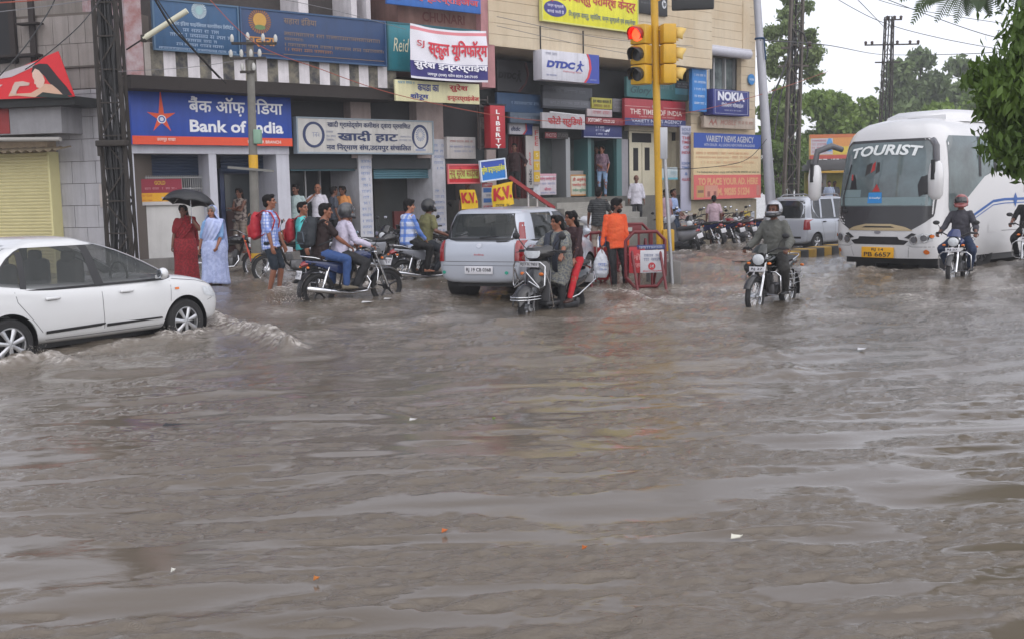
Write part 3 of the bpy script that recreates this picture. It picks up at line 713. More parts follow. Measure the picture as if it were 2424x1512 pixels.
for i in range(10):
    a = math.pi / 2 + i * math.pi / 5
    r_ = (1.0 if i % 2 == 0 else .30); kx = .088; kz = .40 if i else .52
    star.append((.175 + kx * r_ * math.cos(a), .49 + (kz if i == 0 else .30) * r_ * math.sin(a)))
bs_ = sign('bank_sign', 'large blue and orange bank sign board with an orange star over the grey pillars', 'sign', FA, .32, 310, 690, 207, 228, 341, 348, '#1f47a6', [
    ('band', 0, 1, 0, .155, '#dd4e2c'), ('poly', star, '#e0552e'), ('disc', .175, .46, .026, .075, '#e9e9ee'), ('disc', .175, .46, .02, .058, '#2b52a8'), ('disc', .175, .46, .012, .038, '#d8dbe8'),
    ('t', 'बैंक ऑफ़ इंडिया', .34, .94, .55, .90, '#eceef4', {'bold': .022}), ('t', 'Bank of India', .34, .94, .24, .47, '#eceef4', {'bold': .028}), ('t', 'उदयपुर शाखा', .14, .25, .05, .12, '#f0dcd4'), ('t', 'UDAIPUR BRANCH', .7, .92, .045, .105, '#f0dcd4', {'bold': .02})], thick=.25)
mb = MB(); [mb.tube([(x, .02, 2.06), (x, .3, 2.06)], .02) for x in ()]
navy = '#26345c'
ringpts = [(math.cos(i * math.pi / 14), math.sin(i * math.pi / 14)) for i in range(28)]
kh = sign('cloth_shop_sign', 'grey white painted board with navy Hindi lettering between two ring emblems', 'sign', FA, .35, 702, 1026, 273, 291, 361, 369, '#c3c1bd', [
    ('disc', .115, .52, .075, .36, navy), ('disc', .115, .52, .056, .29, '#c3c1bd'), ('s', .085, .145, .46, .6, '#8e93a6'), ('disc', .895, .52, .065, .36, navy), ('disc', .895, .50, .048, .30, '#c3c1bd'), ('band', .84, .95, .1, .32, '#c3c1bd'), ('rays', .895, .58, .035, .19, 16, '#7f8aa6'), ('band', .872, .918, .16, .36, '#8e97ad'), ('band', .855, .935, .10, .16, '#8e97ad'),
    ('t', 'खादी ग्रामोद्योग कमीशन द्वारा प्रमाणित', .21, .82, .70, .92, navy, {'bold': .02}), ('t', 'खादी हाट', .28, .72, .33, .66, navy, {'bold': .045}), ('t', 'नव निर्माण संघ,उदयपुर संचालित', .2, .82, .06, .29, navy, {'bold': .03}),
    ('s', .20, .265, .58, .64, '#8e93a6'), ('s', .20, .265, .46, .52, '#8e93a6'), ('s', .2, .25, .36, .42, '#8e93a6'), ('s', .74, .82, .48, .54, '#8e93a6'), ('s', .73, .82, .38, .44, '#8e93a6')], thick=.18, rim='#8c99a4', streak=.35)
# cloth banner with folds
def banner(name, label, cat, pl, off, x0, x1, ytl, ytr, ybl, ybr, bands, texts, fold):
    u0, u1, v0, v1 = rect(pl, off, x0, x1, ytl, ytr, ybl, ybr); W, H = u1 - u0, v1 - v0
    M = pl.mat(u0, v0, off)
    def wp(x, z):
        fxx, fzz = x / W, z / H
        return x, z - .10 * math.sin(math.pi * fxx) * (.4 + .6 * fzz) * H * .5 + .03 * H, -.10 + fold * (math.sin(fxx * 9 + fzz * 5) * .35 + math.sin((fxx + fzz * .6) * 17) * .22 + .9 * math.sin(math.pi * fxx) * fzz)
    root = None
    for (c, d, colr) in bands:
        mb = MB(); nu, nv = 50, max(3, int(26 * (d - c)))
        mb.grid(lambda i, j: (lambda q: Vector((q[0], q[2], q[1])))(wp(W * i / (nu - 1), H * (c + (d - c) * j / (nv - 1)))), nu, nv)
        o = mb.build(name if root is None else 'band', mat('cloth_' + colr.strip('#'), colr, .7), None if root is None else root, smooth=180, M=M if root is None else None)
        if root is None: root = tag(o, label, cat)
    by = {}
    for s, a, b, c, d, colr, kw in texts:
        q = by.setdefault(colr, MB()); put_text(q, s, W * a, W * b, H * c, H * d, Matrix.Identity(4), **{'off': .025, 'warp': wp, **kw})
    for colr, q in by.items(): q.build('lettering', ink(colr), root, smooth=0)
    return root
banner('cloth_banner', 'sagging white and navy cloth banner with big red Hindi lettering', 'banner', FA, 1.6, 966, 1148, 60, 80, 185, 204, [(.33, .90, '#d9d8e0'), (.90, .96, '#d08088'), (.96, 1, '#d9d8e0'), (.04, .33, '#332f70'), (0, .04, '#cfcdd6')],
    [('स्कुल यूनिफॉर्म', .22, .99, .40, .80, '#c4243a', {'bold': .045}), ('SJ', .08, .17, .58, .72, '#c4243a', {'bold': .0}), ('सुरेश इन्टरप्राईज', .04, .99, .17, .36, '#e2e2ea', {'bold': .05, 'off': .03}), ('जयपुर (राज) फोन 0291-2417105', .2, .86, .06, .14, '#e2e2ea', {'bold': .02})], .05)
# faint painted name on the red wall above
wn_ = MB(); u0, u1, v0, v1 = rect(FA, .86, 1000, 1100, 28, 38, 52, 60); put_text(wn_, 'CHUNARI', u0, u1, v0, v1, FA.mat(0, 0, .852), bold=.02)
tag(wn_.build('painted_name', mat('faded_maroon', '#5d332f', .9), smooth=0), 'faded maroon name painted on the red stained wall above the banner', 'lettering')
sign('notice_board', 'dirty white notice board with blue print beside the pink pillar', 'sign', FA, .15, 1058, 1126, 322, 328, 374, 379, '#b9b5b3', [('s', .1, .9, .75, .85, '#a8706c'), ('s', .1, .95, .5, .6, '#8d95b5'), ('s', .2, .9, .3, .38, '#8d95b5')], thick=.2)
lb = sign('vertical_shop_sign', 'red upright sign box with white stacked letters reading LIBERTY', 'sign', FA, .9, 1161, 1196, 249, 252, 349, 353, '#ab1f2c', [('t', c, .22, .78, .9 - .135 * i - .10, .9 - .135 * i, '#e8e4e4', {'bold': .03}) for i, c in enumerate('LIBERTY')], thick=.28)
mb = MB(); mb.box((.0, .14, -.02), (.62, .3, .03)); mb.box((.0, .14, lb.dimensions.z + .03), (.62, .3, .03)); mb.build('rim', ink('#23242c'), lb)
mb = MB(); fr = FA.mat(); u0, u1 = U(FA, 1138, .5), U(FA, 1157, .5); z0, z1 = V(FA, 1147, 355, .5), V(FA, 1147, 228, .5)
for u in (u0, u1): mb.bar((u, -.5, z0), (u, -.5, z1), .04)
for i in range(7): z = z0 + (z1 - z0) * (i + .5) / 7; mb.bar((u0, -.5, z), (u1, -.5, z), .03)
mb.box(((u0 + u1) / 2, -.46, z0 + .35), (u1 - u0, .03, .45)); mb.box(((u0 + u1) / 2, -.46, z1 - .4), (u1 - u0, .03, .35))
tag(mb.build('sign_bracket', mat('rusty_bracket', '#5b5654', .7, .3, var=.5), M=fr), 'rusty iron bracket frame left of the red upright sign', 'bracket')
sign('hanging_shop_sign', 'red hanging board with a pale green band of lettering above the letter flags', 'sign', FA, 1.1, 1060, 1136, 393, 386, 437, 434, '#bf2a34', [('band', .03, .97, .26, .72, '#b3bd62'), ('t', 'न्यू सुरेश साड़ीज', .05, .95, .22, .82, '#8f2430', {'bold': .01})], thick=.04, rim='#c9686a')
hb = sign('hanging_shop_sign', 'tilted blue hanging board with yellow lettering, next to the red one', 'sign', FA, 1.35, 1139, 1199, 383, 373, 432, 424, '#2f7fcc', [('band', .0, 1, .62, 1, '#2c4aa6'), ('t', 'सुरेश इन्टरप्राईजेज', .04, .96, .34, .74, '#d6d33a', {'bold': .05})], thick=.04, rim='#c8d4e4')
hb.rotation_euler[1] -= .10
def flag(label, x0, x1, y0, y1, off, tilt, seed):
    u0, u1, v0, v1 = rect(FA, off, x0, x1, y0, y0, y1, y1); W, H = u1 - u0, v1 - v0
    r = random.Random(seed); wp = lambda x, z: (x + .04 * math.sin(z * 6 + seed), z + tilt * x, .05 * math.sin(x * 7 + z * 3 + seed))
    mb = MB(); mb.grid(lambda i, j: (lambda q: Vector((q[0], q[2], q[1])))(wp(W * i / 11, H * j / 11)), 12, 12)
    o = tag(mb.build('letter_flag', mat('flag_yellow', '#d8b21e', .7, var=.15), M=FA.mat(u0, v0, off), smooth=180), label, 'flag', 'yellow flags')
    q = MB(); put_text(q, 'K.V.', W * .04, W * .95, H * .3, H * .86, Matrix.Identity(4), bold=.05, off=.02, warp=wp); q.build('lettering', ink('#b3202a'), o, smooth=0)
    if seed == 2:
        q = MB(); scribble(q, .05, W * .7, H * .06, H * .2, Matrix.Identity(4), .06, 4); q.build('fine_print', ink('#3a3320'), o, smooth=0)
flag('smaller yellow flag with red letters, left of the striped showroom board', 1092, 1126, 450, 496, 1.2, .0, 1)
flag('bigger tilted yellow flag with red letters, right of the striped showroom board', 1166, 1217, 440, 494, 1.5, .14, 2)
sign('showroom_board', 'narrow standing board of red, blue and white bands behind the silver hatchback', 'sign', FA, 1.0, 1142, 1166, 434, 434, 500, 500, '#c4c3c9', [('band', 0, 1, .85, 1, '#b5283a'), ('t', 'LIBERTY', .08, .92, .88, .97, '#e0d8d8'), ('band', .1, .9, .66, .82, '#3a6cb0'), ('s', .1, .9, .52, .60, '#6d7896'), ('band', .1, .9, .3, .45, '#3a6cb0'), ('t', 'SHOWROOM', .05, .95, .1, .2, '#c04050', {'bold': .02})], thick=.05)
sign('bank_poster', 'maroon and yellow gold loan poster tied to the bank window grille', 'poster', FA, -.22, 327, 431, 425, 424, 488, 485, '#c9c6c6', [('band', .0, 1, .47, 1, '#8a2036'), ('band', 0, 1, .14, .47, '#dba016'), ('t', 'GOLD', .37, .62, .78, .93, '#c49a2a', {'bold': .03}), ('s', .15, .85, .6, .68, '#c08a90'), ('t', 'Star Gold', .05, .3, .33, .43, '#c87820'), ('band', .52, .66, .25, .31, '#9aa0b8'), ('s', .04, .3, .17, .22, '#b8542a'), ('disc', .84, .34, .05, .08, '#c8452c')], thick=.02, streak=0)
# ---- signs on the cream building
sign('courier_sign', 'white and blue lit courier sign box with a running figure, under the yellow board', 'sign', FB, 1.25, 1283, 1418, 116, 133, 188, 200, '#c9c9d2', [
    ('poly', [(.80, 1), (1, 1), (1, 0), (.74, 0), (.82, .2), (.855, .5), (.84, .8)], '#36479c', 'band'), ('poly', [(.77, 1), (.80, 1), (.845, .8), (.862, .5), (.82, .2), (.755, 0), (.72, 0), (.785, .2), (.822, .5), (.81, .8)], '#c03a44', 'band'),
    ('t', 'DTDC', .07, .57, .42, .66, '#2c3f94', {'bold': .06, 'shear': .2}), ('disc', .665, .70, .015, .04, '#2c3f94'), ('poly', [(.60, .56), (.66, .66), (.69, .64), (.665, .5), (.70, .38), (.685, .36), (.645, .47), (.60, .36), (.575, .36), (.64, .54), (.62, .6)], '#2c3f94'), ('poly', [(.67, .62), (.70, .56), (.73, .6), (.725, .62), (.7, .6), (.68, .66)], '#2c3f94'),
    ('t', 'Delivering Value', .33, .7, .29, .36, '#c06a74', {'shear': .2}), ('s', .06, .25, .84, .93, '#8d8fa0'), ('s', .07, .24, .14, .20, '#7f86a8'), ('s', .83, .96, .09, .14, '#8f98c8')], thick=.35)
sign('courier_sign', 'dim old courier sign board back in the shade beside the pink pier', 'sign', FB, -.2, 1177, 1258, 140, 146, 216, 222, '#3e3f44', [('poly', [(.86, 1), (1, 1), (1, 0), (.6, 0), (.82, .3), (.9, .6)], '#20242c', 'band'), ('poly', [(.8, .95), (.86, .95), (.93, .6), (.85, .3), (.66, .02), (.58, .02), (.8, .3), (.87, .6)], '#5a2a2e', 'band'), ('t', 'DTDC', .02, .55, .4, .6, '#17181c', {'bold': .05, 'shear': .2}), ('disc', .64, .66, .03, .045, '#17181c'), ('poly', [(.57, .55), (.64, .62), (.68, .6), (.65, .46), (.70, .34), (.66, .33), (.62, .44), (.56, .32), (.53, .33), (.6, .5)], '#17181c')], thick=.1)  # board and letter colours darkened to carry the shade of the recess
sign('shop_sign_board', 'dim blue board with small white print under the old courier sign', 'sign', FB, -.1, 1177, 1285, 217, 228, 262, 272, '#27496e', [('s', .3, .9, .42, .58, '#7a90aa')], thick=.1)
sign('shop_sign_board', 'dull grey blue board below the dim blue one, beside the photo studio sign', 'sign', FB, .0, 1208, 1288, 264, 272, 288, 297, '#4a5a6c', [('s', .1, .9, .35, .6, '#6f7c8a')], thick=.1)
sign('courier_sign', 'small white courier sign over the red curtain door', 'sign', FB, -.28, 1206, 1262, 291, 294, 319, 319, '#b9b9c2', [('poly', [(.72, 1), (1, 1), (1, 0), (.62, 0), (.74, .4)], '#273a7e', 'band'), ('poly', [(.66, 1), (.72, 1), (.74, .4), (.62, 0), (.54, 0), (.68, .4)], '#b03a44', 'band'), ('t', 'dtdc', .05, .45, .3, .7, '#222b52', {'shear': .2, 'bold': .03})], thick=.08)
sign('shop_sign_board', 'long unlit grey board with two rows of pale print under the lit courier box', 'sign', FB, .1, 1285, 1402, 200, 212, 254, 264, '#3c4048', [('band', 0, 1, .1, .42, '#5d6068'), ('s', .2, .85, .72, .86, '#6d7078'), ('s', .1, .9, .2, .34, '#7d8088')], thick=.1)
sign('vastu_sign', 'large lemon yellow board with red and blue Hindi lettering at the top edge', 'sign', FB, 1.15, 1282, 1510, -40, -14, 45, 84, '#ddd930', [('t', 'ज्योतिष वास्तु परामर्श केन्द्र', .03, .97, .50, .86, '#b02a3c', {'bold': .03}), ('disc', .13, .34, .11, .2, '#3b3a80'), ('t', 'जन्म कुण्डली', .05, .21, .36, .46, '#d8d6e8', {'off': .02}), ('t', 'बनाई जाती है', .05, .21, .22, .32, '#d8d6e8', {'off': .02}), ('t', 'निःशुल्क वास्तु, ज्योतिष, जन्म कुण्डली एवं हस्तरेखा', .26, .97, .16, .36, '#47627e', {'bold': .01})], thick=.1, rim='#c8c870')
for x, y0, y1, lb_ in ((1286, 62, 120, 'left'), (1386, 74, 132, 'right')):
    mb = MB(); mb.bar((U(FB, x, 1.12), -1.09, V(FB, x, y0, 1.12)), (U(FB, x, 1.12), -1.09, V(FB, x, y1, 1.12)), .03)
    tag(mb.build('sign_strut', black_iron, M=FB.mat()), 'thin black strut under the %s half of the yellow board' % lb_, 'strut')
sign('black_shop_sign', 'black sign board with a round white logo at the top edge behind the signal pole', 'sign', FB, 1.1, 1511, 1580, -14, -6, 28, 42, '#1c1d20', [('disc', .88, .62, .075, .22, '#c9cdd2'), ('t', 'hp', .83, .93, .46, .78, '#1c1d20', {'shear': .3, 'bold': .03, 'off': .02}), ('s', .08, .5, .7, .82, '#8a8c90'), ('s', .08, .4, .5, .58, '#707276')], thick=.2)
sign('photo_studio_sign', 'white curved board with bold red Hindi photo studio lettering', 'sign', FB, .25, 1284, 1385, 264, 274, 302, 309, '#b9b6ba', [('t', 'फोटो स्टुडियो', .12, .93, .12, .80, '#b52a34', {'bold': .035})], thick=.1)
mb = MB(); a = FB.pt(U(FB, 1304, .5), V(FB, 1304, 266, .5), .5); b = FB.pt(U(FB, 1368, .5), V(FB, 1368, 273, .5), .5)
mb.tube([a, b], .022, 8); tag(mb.build('tube_light', mat('white_tube', '#d2d4d8', .4)), 'unlit white tube light over the red photo studio lettering', 'tube light')
sign('photo_studio_sign', 'low red board reading PHOTO beside dim lettering over the studio window', 'sign', FB, -.28, 1290, 1345, 312, 315, 329, 330, '#35302f', [('band', .0, .5, .1, .95, '#8c2a34'), ('t', 'PHOTO', .03, .47, .25, .8, '#c8a8a8', {'bold': .02}), ('t', 'STUDIO', .53, .97, .25, .8, '#6f6b6a', {'bold': .02})], thick=.08)
sign('shop_sign_board', 'small yellow board with black Hindi print between grey boards', 'sign', FB, .16, 1401, 1449, 229, 236, 255, 262, '#a8a13e', [('t', 'हर बात करता है', .05, .95, .5, .88, '#3a3826', {'bold': .03}), ('s', .1, .9, .15, .4, '#6b4428')], thick=.06)
sign('shop_sign_board', 'small white board with red print below the small yellow board', 'sign', FB, .16, 1390, 1449, 256, 263, 274, 280, '#b5a9ac', [('s', .08, .95, .35, .8, '#b06068')], thick=.06)
sign('shop_sign_board', 'dull grey board with pale print right of the small yellow board', 'sign', FB, .0, 1450, 1484, 232, 238, 264, 268, '#66646a', [('s', .1, .9, .6, .75, '#85838a'), ('s', .1, .9, .25, .4, '#85838a')], thick=.06)
sign('colour_lab_sign', 'dark red board with white letters reading FOTOMEC COLOR LAB', 'sign', FB, .12, 1388, 1484, 276, 283, 294, 299, '#802832', [('t', 'FOTOMEC', .04, .36, .3, .85, '#d8c8c8', {'bold': .04}), ('t', 'COLOR LAB', .4, .68, .3, .7, '#d8c8c8', {'bold': .04}), ('s', .72, .98, .3, .6, '#a06068')], thick=.08)
sign('shop_sign_board', 'deep blue board with white print and a small animal emblem over the green door', 'sign', FB, .0, 1382, 1472, 293, 297, 324, 330, '#222b66', [('band', 0, 1, 0, .07, '#a0a4b4'), ('s', .3, .52, .68, .86, '#b8bcd4'), ('s', .3, .52, .46, .62, '#b8bcd4'), ('poly', [(.54, .5), (.6, .62), (.64, .6), (.68, .72), (.66, .5), (.64, .42), (.62, .5), (.58, .42)], '#c8ccdc'), ('s', .3, .62, .2, .34, '#b8bcd4')], thick=.1)
sign('newspaper_sign', 'red over blue board reading THE TIMES OF INDIA and VARIETY NEWS AGENCY', 'sign', FB, .2, 1479, 1623, 241, 235, 300, 299, '#a02a36', [('band', 0, 1, 0, .27, '#2b3468'), ('t', 'THE TIMES OF INDIA', .08, .93, .42, .62, '#d8cac4', {'bold': .012}), ('t', 'Leader Always Of The Nation', .1, .93, .30, .39, '#c89a98'), ('t', 'VARIETY NEWS AGENCY', .10, .93, .12, .25, '#bfc3d4', {'bold': .01}), ('s', .15, .9, .03, .08, '#8d94b4'), ('band', 0, .4, .71, .725, '#c8a8a4'), ('band', .62, 1, .71, .725, '#c8a8a4'), ('disc', .5, .74, .07, .11, '#9a8f88')], thick=.12)
sign('shop_sign_board', 'teal glassy board with grey and blue panels above the newspaper sign', 'sign', FB, .1, 1484, 1640, 192, 186, 238, 232, '#3f7376', [('band', .72, .99, .3, .98, '#4f8ea0'), ('band', .72, .99, .62, .98, '#3a3f46'), ('s', .74, .97, .8, .9, '#8a8e94'), ('s', .74, .9, .68, .76, '#8a8e94'), ('s', .4, .68, .5, .75, '#6f8c90'), ('t', 'Glory', .05, .35, .1, .55, '#24484e', {'shear': .3})], thick=.12)
vt = sign('vertical_shop_sign', 'tall bright blue upright sign with rows of white Hindi print', 'sign', FB, .75, 1639, 1673, 104, 108, 264, 265, '#2f7cc4', [('band', 0, 1, .90, .95, '#a86a80')] + [('s', .12, .88, .84 - .105 * i, .875 - .105 * i, '#c9d8ea') for i in range(8)], thick=.14)
nk = sign('mobile_shop_sign', 'navy sign board with big white NOKIA lettering over Hindi words', 'sign', FB, .8, 1688, 1774, 209, 219, 270, 278, '#262f78', [('t', 'NOKIA', .12, .86, .56, .92, '#d4d6e0', {'bold': .05}), ('t', 'रिलेशन मोबाईल', .22, .82, .3, .5, '#c8cad8', {'bold': .02}), ('s', .28, .78, .16, .22, '#a8acc4'), ('band', .05, .95, .055, .065, '#c0c4d4'), ('band', .05, .95, .95, .96, '#c0c4d4'), ('band', .05, .055, .06, .95, '#c0c4d4'), ('band', .945, .95, .06, .95, '#c0c4d4')], thick=.4)
mb = MB(); mb.prism([(math.cos(i * math.pi / 16) * .19, math.sin(i * math.pi / 16) * .19) for i in range(32)], t=-.06)
ro = tag(mb.build('round_sign', ink('#2f7fc0'), M=FB.mat(U(FB, 1777, .26), V(FB, 1777, 189, .26), .235)), 'small round blue sign near the right corner of the cream wall', 'sign')
q = MB(); put_text(q, 'NOKIA', -.14, .14, -.04, .04, Matrix.Translation((0, -.06, 0)), bold=.03); q.build('lettering', ink('#c8d8e8'), ro, smooth=0)
sign('shop_sign_board', 'stained white board with faded red print under the navy mobile sign', 'sign', FB, .5, 1667, 1788, 276, 280, 302, 308, '#b9aa9c', [('t', 'MOBILE', .3, .62, .3, .75, '#b08478', {'shear': .3}), ('s', .65, .95, .4, .7, '#b08478'), ('poly', [(.08, .2), (.14, .8), (.17, .4), (.22, .8), (.24, .2), (.2, .5), (.16, .2), (.13, .5)], '#a06a60')], thick=.15, streak=.5)
sign('newsagent_billboard', 'big sun faded billboard with a blue head reading VARIETY NEWS AGENCY and a red foot', 'billboard', FB, .5, 1642, 1801, 313, 322, 471, 471, '#d0ba90', [
    ('band', 0, 1, .775, 1, '#22479a'), ('t', 'VARIETY NEWS AGENCY', .17, .88, .87, .965, '#b9bac0', {'bold': .02}), ('t', 'WITH DEALER - ALL LEADING NEWS PAPER & MAGAZINES', .14, .9, .805, .845, '#a8b0c8', {'bold': .02}), ('band', 0, 1, 0, .37, '#c9625e'),
    ('t', 'TO PLACE YOUR AD. HERE', .06, .95, .215, .325, '#d09a72', {'bold': .05}), ('t', 'M. 98285 51234', .34, .82, .05, .17, '#d09a72', {'bold': .05}), ('band', .04, .145, .03, .21, '#b08a58'), ('band', .055, .135, .1, .14, '#7a5a48'), ('band', .16, .34, .03, .21, '#c48a78'), ('band', .19, .23, .04, .12, '#8a5048'), ('band', .28, .32, .04, .12, '#8a5048'), ('band', .93, .98, .04, .2, '#b87a70'),
    ('t', 'To Subscribe your copy call at 94140 00000 or visit us', .04, .97, .39, .43, '#77745f'), ('s', .03, .8, .68, .72, '#c99a78'), ('s', .03, .5, .62, .65, '#c99a78'), ('s', .55, .95, .62, .66, '#c99a78'), ('s', .1, .9, .54, .58, '#cfa582'), ('s', .35, .7, .48, .51, '#cfa582')], thick=.12, rough=.4, streak=.15)
tc_ = sign('newspaper_column_sign', 'tall narrow pale painted strip of stacked words beside the big billboard', 'sign', FB, .29, 1612, 1636, 298, 299, 500, 500, '#b3b4c8', [('t', w_, .06, .94, z_, z_ + h_, c_, {'bold': .02}) for w_, z_, h_, c_ in (('SOLE', .94, .035, '#6d7898'), ('AGENT', .895, .035, '#6d7898'), ('THE', .84, .035, '#a8505c'), ('TIMES', .79, .035, '#a8505c'), ('OF', .73, .035, '#a8505c'), ('INDIA', .67, .035, '#a8505c'), ('ECONOMIC', .545, .032, '#5a70a0'), ('TIMES', .49, .035, '#5a70a0'), ('&', .42, .035, '#5a70a0'), ('ALLIED', .355, .035, '#a8505c'))], thick=.05, streak=.1)
sign('price_board', 'low plaster sign with red and blue words under the narrow strip', 'sign', FB, .29, 1608, 1640, 505, 505, 545, 545, '#aaa29a', [('t', 'FOTOMEC', .05, .95, .66, .86, '#a05050', {'bold': .02}), ('s', .1, .95, .4, .55, '#70809a'), ('t', 'COLOR', .3, .9, .1, .28, '#b04a44', {'bold': .02})], thick=.03)
sign('paper_poster', 'small yellow paper poster on the base wall under the billboard', 'poster', FB, .275, 1762, 1776, 500, 500, 520, 520, '#b39b2e', [('s', .1, .9, .7, .85, '#70661e')], thick=.01)
sign('paper_poster', 'small white paper poster right of the yellow one under the billboard', 'poster', FB, .275, 1778, 1786, 501, 501, 521, 521, '#b0b4be', [('s', .1, .9, .6, .8, '#7a8090')], thick=.01)
dv = sign('vertical_shop_sign', 'narrow white upright sign with dtdc plus lettering reading upwards', 'sign', FB, -.25, 1246, 1263, 322, 322, 446, 446, '#a9a5a3', thick=.05)
q = MB(); q2 = MB(); H_ = dv.dimensions.z; Rm = Matrix.Rotation(rad(-90), 4, 'Y')
put_text(q, 'dtdc', H_ * .06, H_ * .36, -.06, .06, Rm, bold=.03); put_text(q2, 'plus', H_ * .42, H_ * .7, -.06, .06, Rm, bold=.02, shear=.2)
q.build('lettering', ink('#2a2a30'), dv, smooth=0); q2.build('lettering', ink('#b04048'), dv, smooth=0)
sign('vertical_shop_sign', 'white and yellow painted strip left of the photo studio window', 'sign', FB, -.24, 1263, 1277, 300, 300, 438, 438, '#b3a9a6', [('band', 0, 1, .05, .22, '#c9a418'), ('band', 0, 1, .25, .4, '#c9a418'), ('band', 0, 1, .43, .58, '#c9a418'), ('t', 'F', .2, .8, .85, .93, '#b03a3c'), ('t', 'E', .2, .8, .76, .83, '#b03a3c'), ('t', 'E', .2, .8, .67, .74, '#b03a3c'), ('t', 'S', .2, .8, .48, .54, '#d8cfa0', {'off': .02}), ('t', 'T', .2, .8, .3, .36, '#d8cfa0', {'off': .02}), ('t', 'D', .2, .8, .1, .16, '#d8cfa0', {'off': .02})], thick=.05)
sign('shop_poster', 'pink edged white poster with red Hindi print under the studio window', 'poster', FB, -.45, 1275, 1317, 412, 412, 462, 462, '#c9c0c8', [('band', 0, 1, .9, 1, '#c89aa8'), ('t', 'अर्जेन्ट पासपोर्ट फोटो', .05, .95, .66, .86, '#c0506c', {'bold': .02}), ('s', .1, .9, .48, .58, '#8d96b8'), ('t', 'सेवा', .3, .7, .2, .36, '#c0506c'), ('s', .1, .9, .06, .14, '#8d96b8')], thick=.03)
sign('shop_poster', 'orange framed poster with red and green Hindi print beside the green door', 'poster', FB, -.4, 1350, 1393, 414, 414, 464, 464, '#c4bfae', [('band', 0, .05, 0, 1, '#b07a3c'), ('band', .95, 1, 0, 1, '#b07a3c'), ('band', .05, .95, .94, 1, '#b07a3c'), ('band', .05, .95, 0, .06, '#b07a3c'), ('t', 'डी अर्जेन्ट', .12, .9, .66, .86, '#b85048', {'bold': .03}), ('t', 'पासपोर्ट फोटो', .1, .92, .42, .6, '#c0605a', {'bold': .03}), ('t', 'रंगीन सुविधा', .12, .88, .16, .34, '#5a9078', {'bold': .03})], thick=.03)
sign('door_poster', 'tall yellow poster with red print hung inside the green doorway', 'poster', FB, -1.5, 1412, 1446, 338, 338, 442, 442, '#8f7f1c', [('t', 'क', .2, .85, .72, .9, '#7a2a26', {'bold': .04}), ('t', 'पास', .12, .9, .45, .65, '#7a2a26', {'bold': .04}), ('s', .15, .85, .2, .3, '#7a2a26')], thick=.02)
sign('white_small_board', 'tilted white and teal board hung above the two men by the signal pole', 'sign', FB, .6, 1562, 1604, 398, 396, 428, 424, '#a9b6ba', [('band', 0, 1, 0, .16, '#5a9aa8'), ('s', .55, .9, .4, .7, '#8fa8b0')], thick=.04)
mb = MB(); mb.box((0, 0, 0), (.30, .02, .22)); 
# red advertising flag on the canopy of the left shop
u0 = U(FL, -30, 1.1); u1 = U(FL, 187, 1.1); z0 = V(FL, 90, 233, 1.1)
ZT = lambda u: V(FL, 155, 121, 1.1) - max(0, (U(FL, 155, 1.1) - u)) * .30
rf_pts = [(u0, z0 + .02), (u1, z0), (U(FL, 155, 1.1), V(FL, 155, 121, 1.1)), (u0, ZT(u0))]
mb = MB(); mb.prism(rf_pts, t=.03)
rf = tag(mb.build('advert_banner', mat('advert_red', '#d3222c', .5, var=.1), M=FL.mat(0, 0, 1.1)), 'torn red advert banner with a woman in profile on the left shop canopy', 'banner')
X = lambda p: U(FL, p, 1.14); Z = lambda p, y: V(FL, p, y, 1.14)
def patch(nm, pts, colr, e): q = MB(); q.prism([(X(a), Z(a, b)) for a, b in pts], t=-e); q.build(nm, ink(colr), rf, smooth=0)
patch('pale_band', [(0, 178), (100, 146), (92, 158), (40, 182), (0, 188)], '#b8b0b4', .010)
patch('printed_hair', [(88, 172), (92, 156), (108, 150), (126, 151), (136, 164), (150, 184), (168, 206), (180, 226), (160, 226), (146, 214), (128, 196), (118, 180), (106, 168)], '#231c20', .012)
patch('printed_face', [(90, 172), (97, 162), (106, 166), (114, 178), (118, 190), (114, 203), (106, 209), (98, 206), (97, 200), (93, 198), (94, 190), (90, 182)], '#d8b8a8', .016)
patch('printed_shoulder', [(104, 208), (118, 198), (134, 200), (148, 212), (160, 226), (92, 230), (50, 226), (30, 228), (36, 216), (44, 222), (84, 220)], '#cfa890', .014)
patch('printed_hand', [(36, 220), (42, 204), (48, 194), (66, 192), (82, 196), (80, 202), (58, 204), (50, 216), (48, 224)], '#c8b0a4', .017)
patch('printed_dress', [(94, 230), (112, 218), (140, 222), (164, 224), (180, 232)], '#1d2a26', .019)
patch('printed_corner', [(0, 202), (18, 200), (0, 214)], '#cfcaca', .012)
# ---------------------------------------------------------------- vehicles
from mathutils.bvhtree import BVHTree
tyre_m = mat('tyre_rubber', (.014, .014, .015), .75, bump=.2, bscale=60)
chrome = mat('chrome', (.62, .63, .65), .18, 1.0)
alloy = mat('alloy_rim', (.48, .49, .51), .32, .8)
alloy_dk = mat('dark_alloy', (.03, .03, .033), .4, .6)
black_pl = mat('black_plastic', (.014, .014, .016), .45)
black_gl = mat('black_paint', (.008, .008, .010), .16, coat=.6)
seat_m = mat('black_seat', (.016, .016, .018), .6)
engine_m = mat('engine_metal', (.13, .13, .135), .5, .7, var=.3, vscale=20)
lens_w = mat('headlamp_lens', (.62, .65, .68), .08, coat=.8, var=.4, vscale=25)
lens_r = mat('red_lens', '#860d14', .15, coat=.8)
lens_o = mat('amber_lens', '#d06a14', .2, coat=.5)
plate_w = mat('white_plate', '#cfcfd4', .5)
plate_y = mat('yellow_plate', '#e0a516', .5)
mirror_gl = mat('mirror_glass', (.5, .52, .56), .05, 1.0)
white_paint = mat('white_car_paint', (.62, .63, .64), .22, coat=.6, var=.06, vscale=1.2)
silver_paint = mat('silver_car_paint', (.44, .47, .53), .30, .35, coat=.6, var=.06, vscale=1.2)
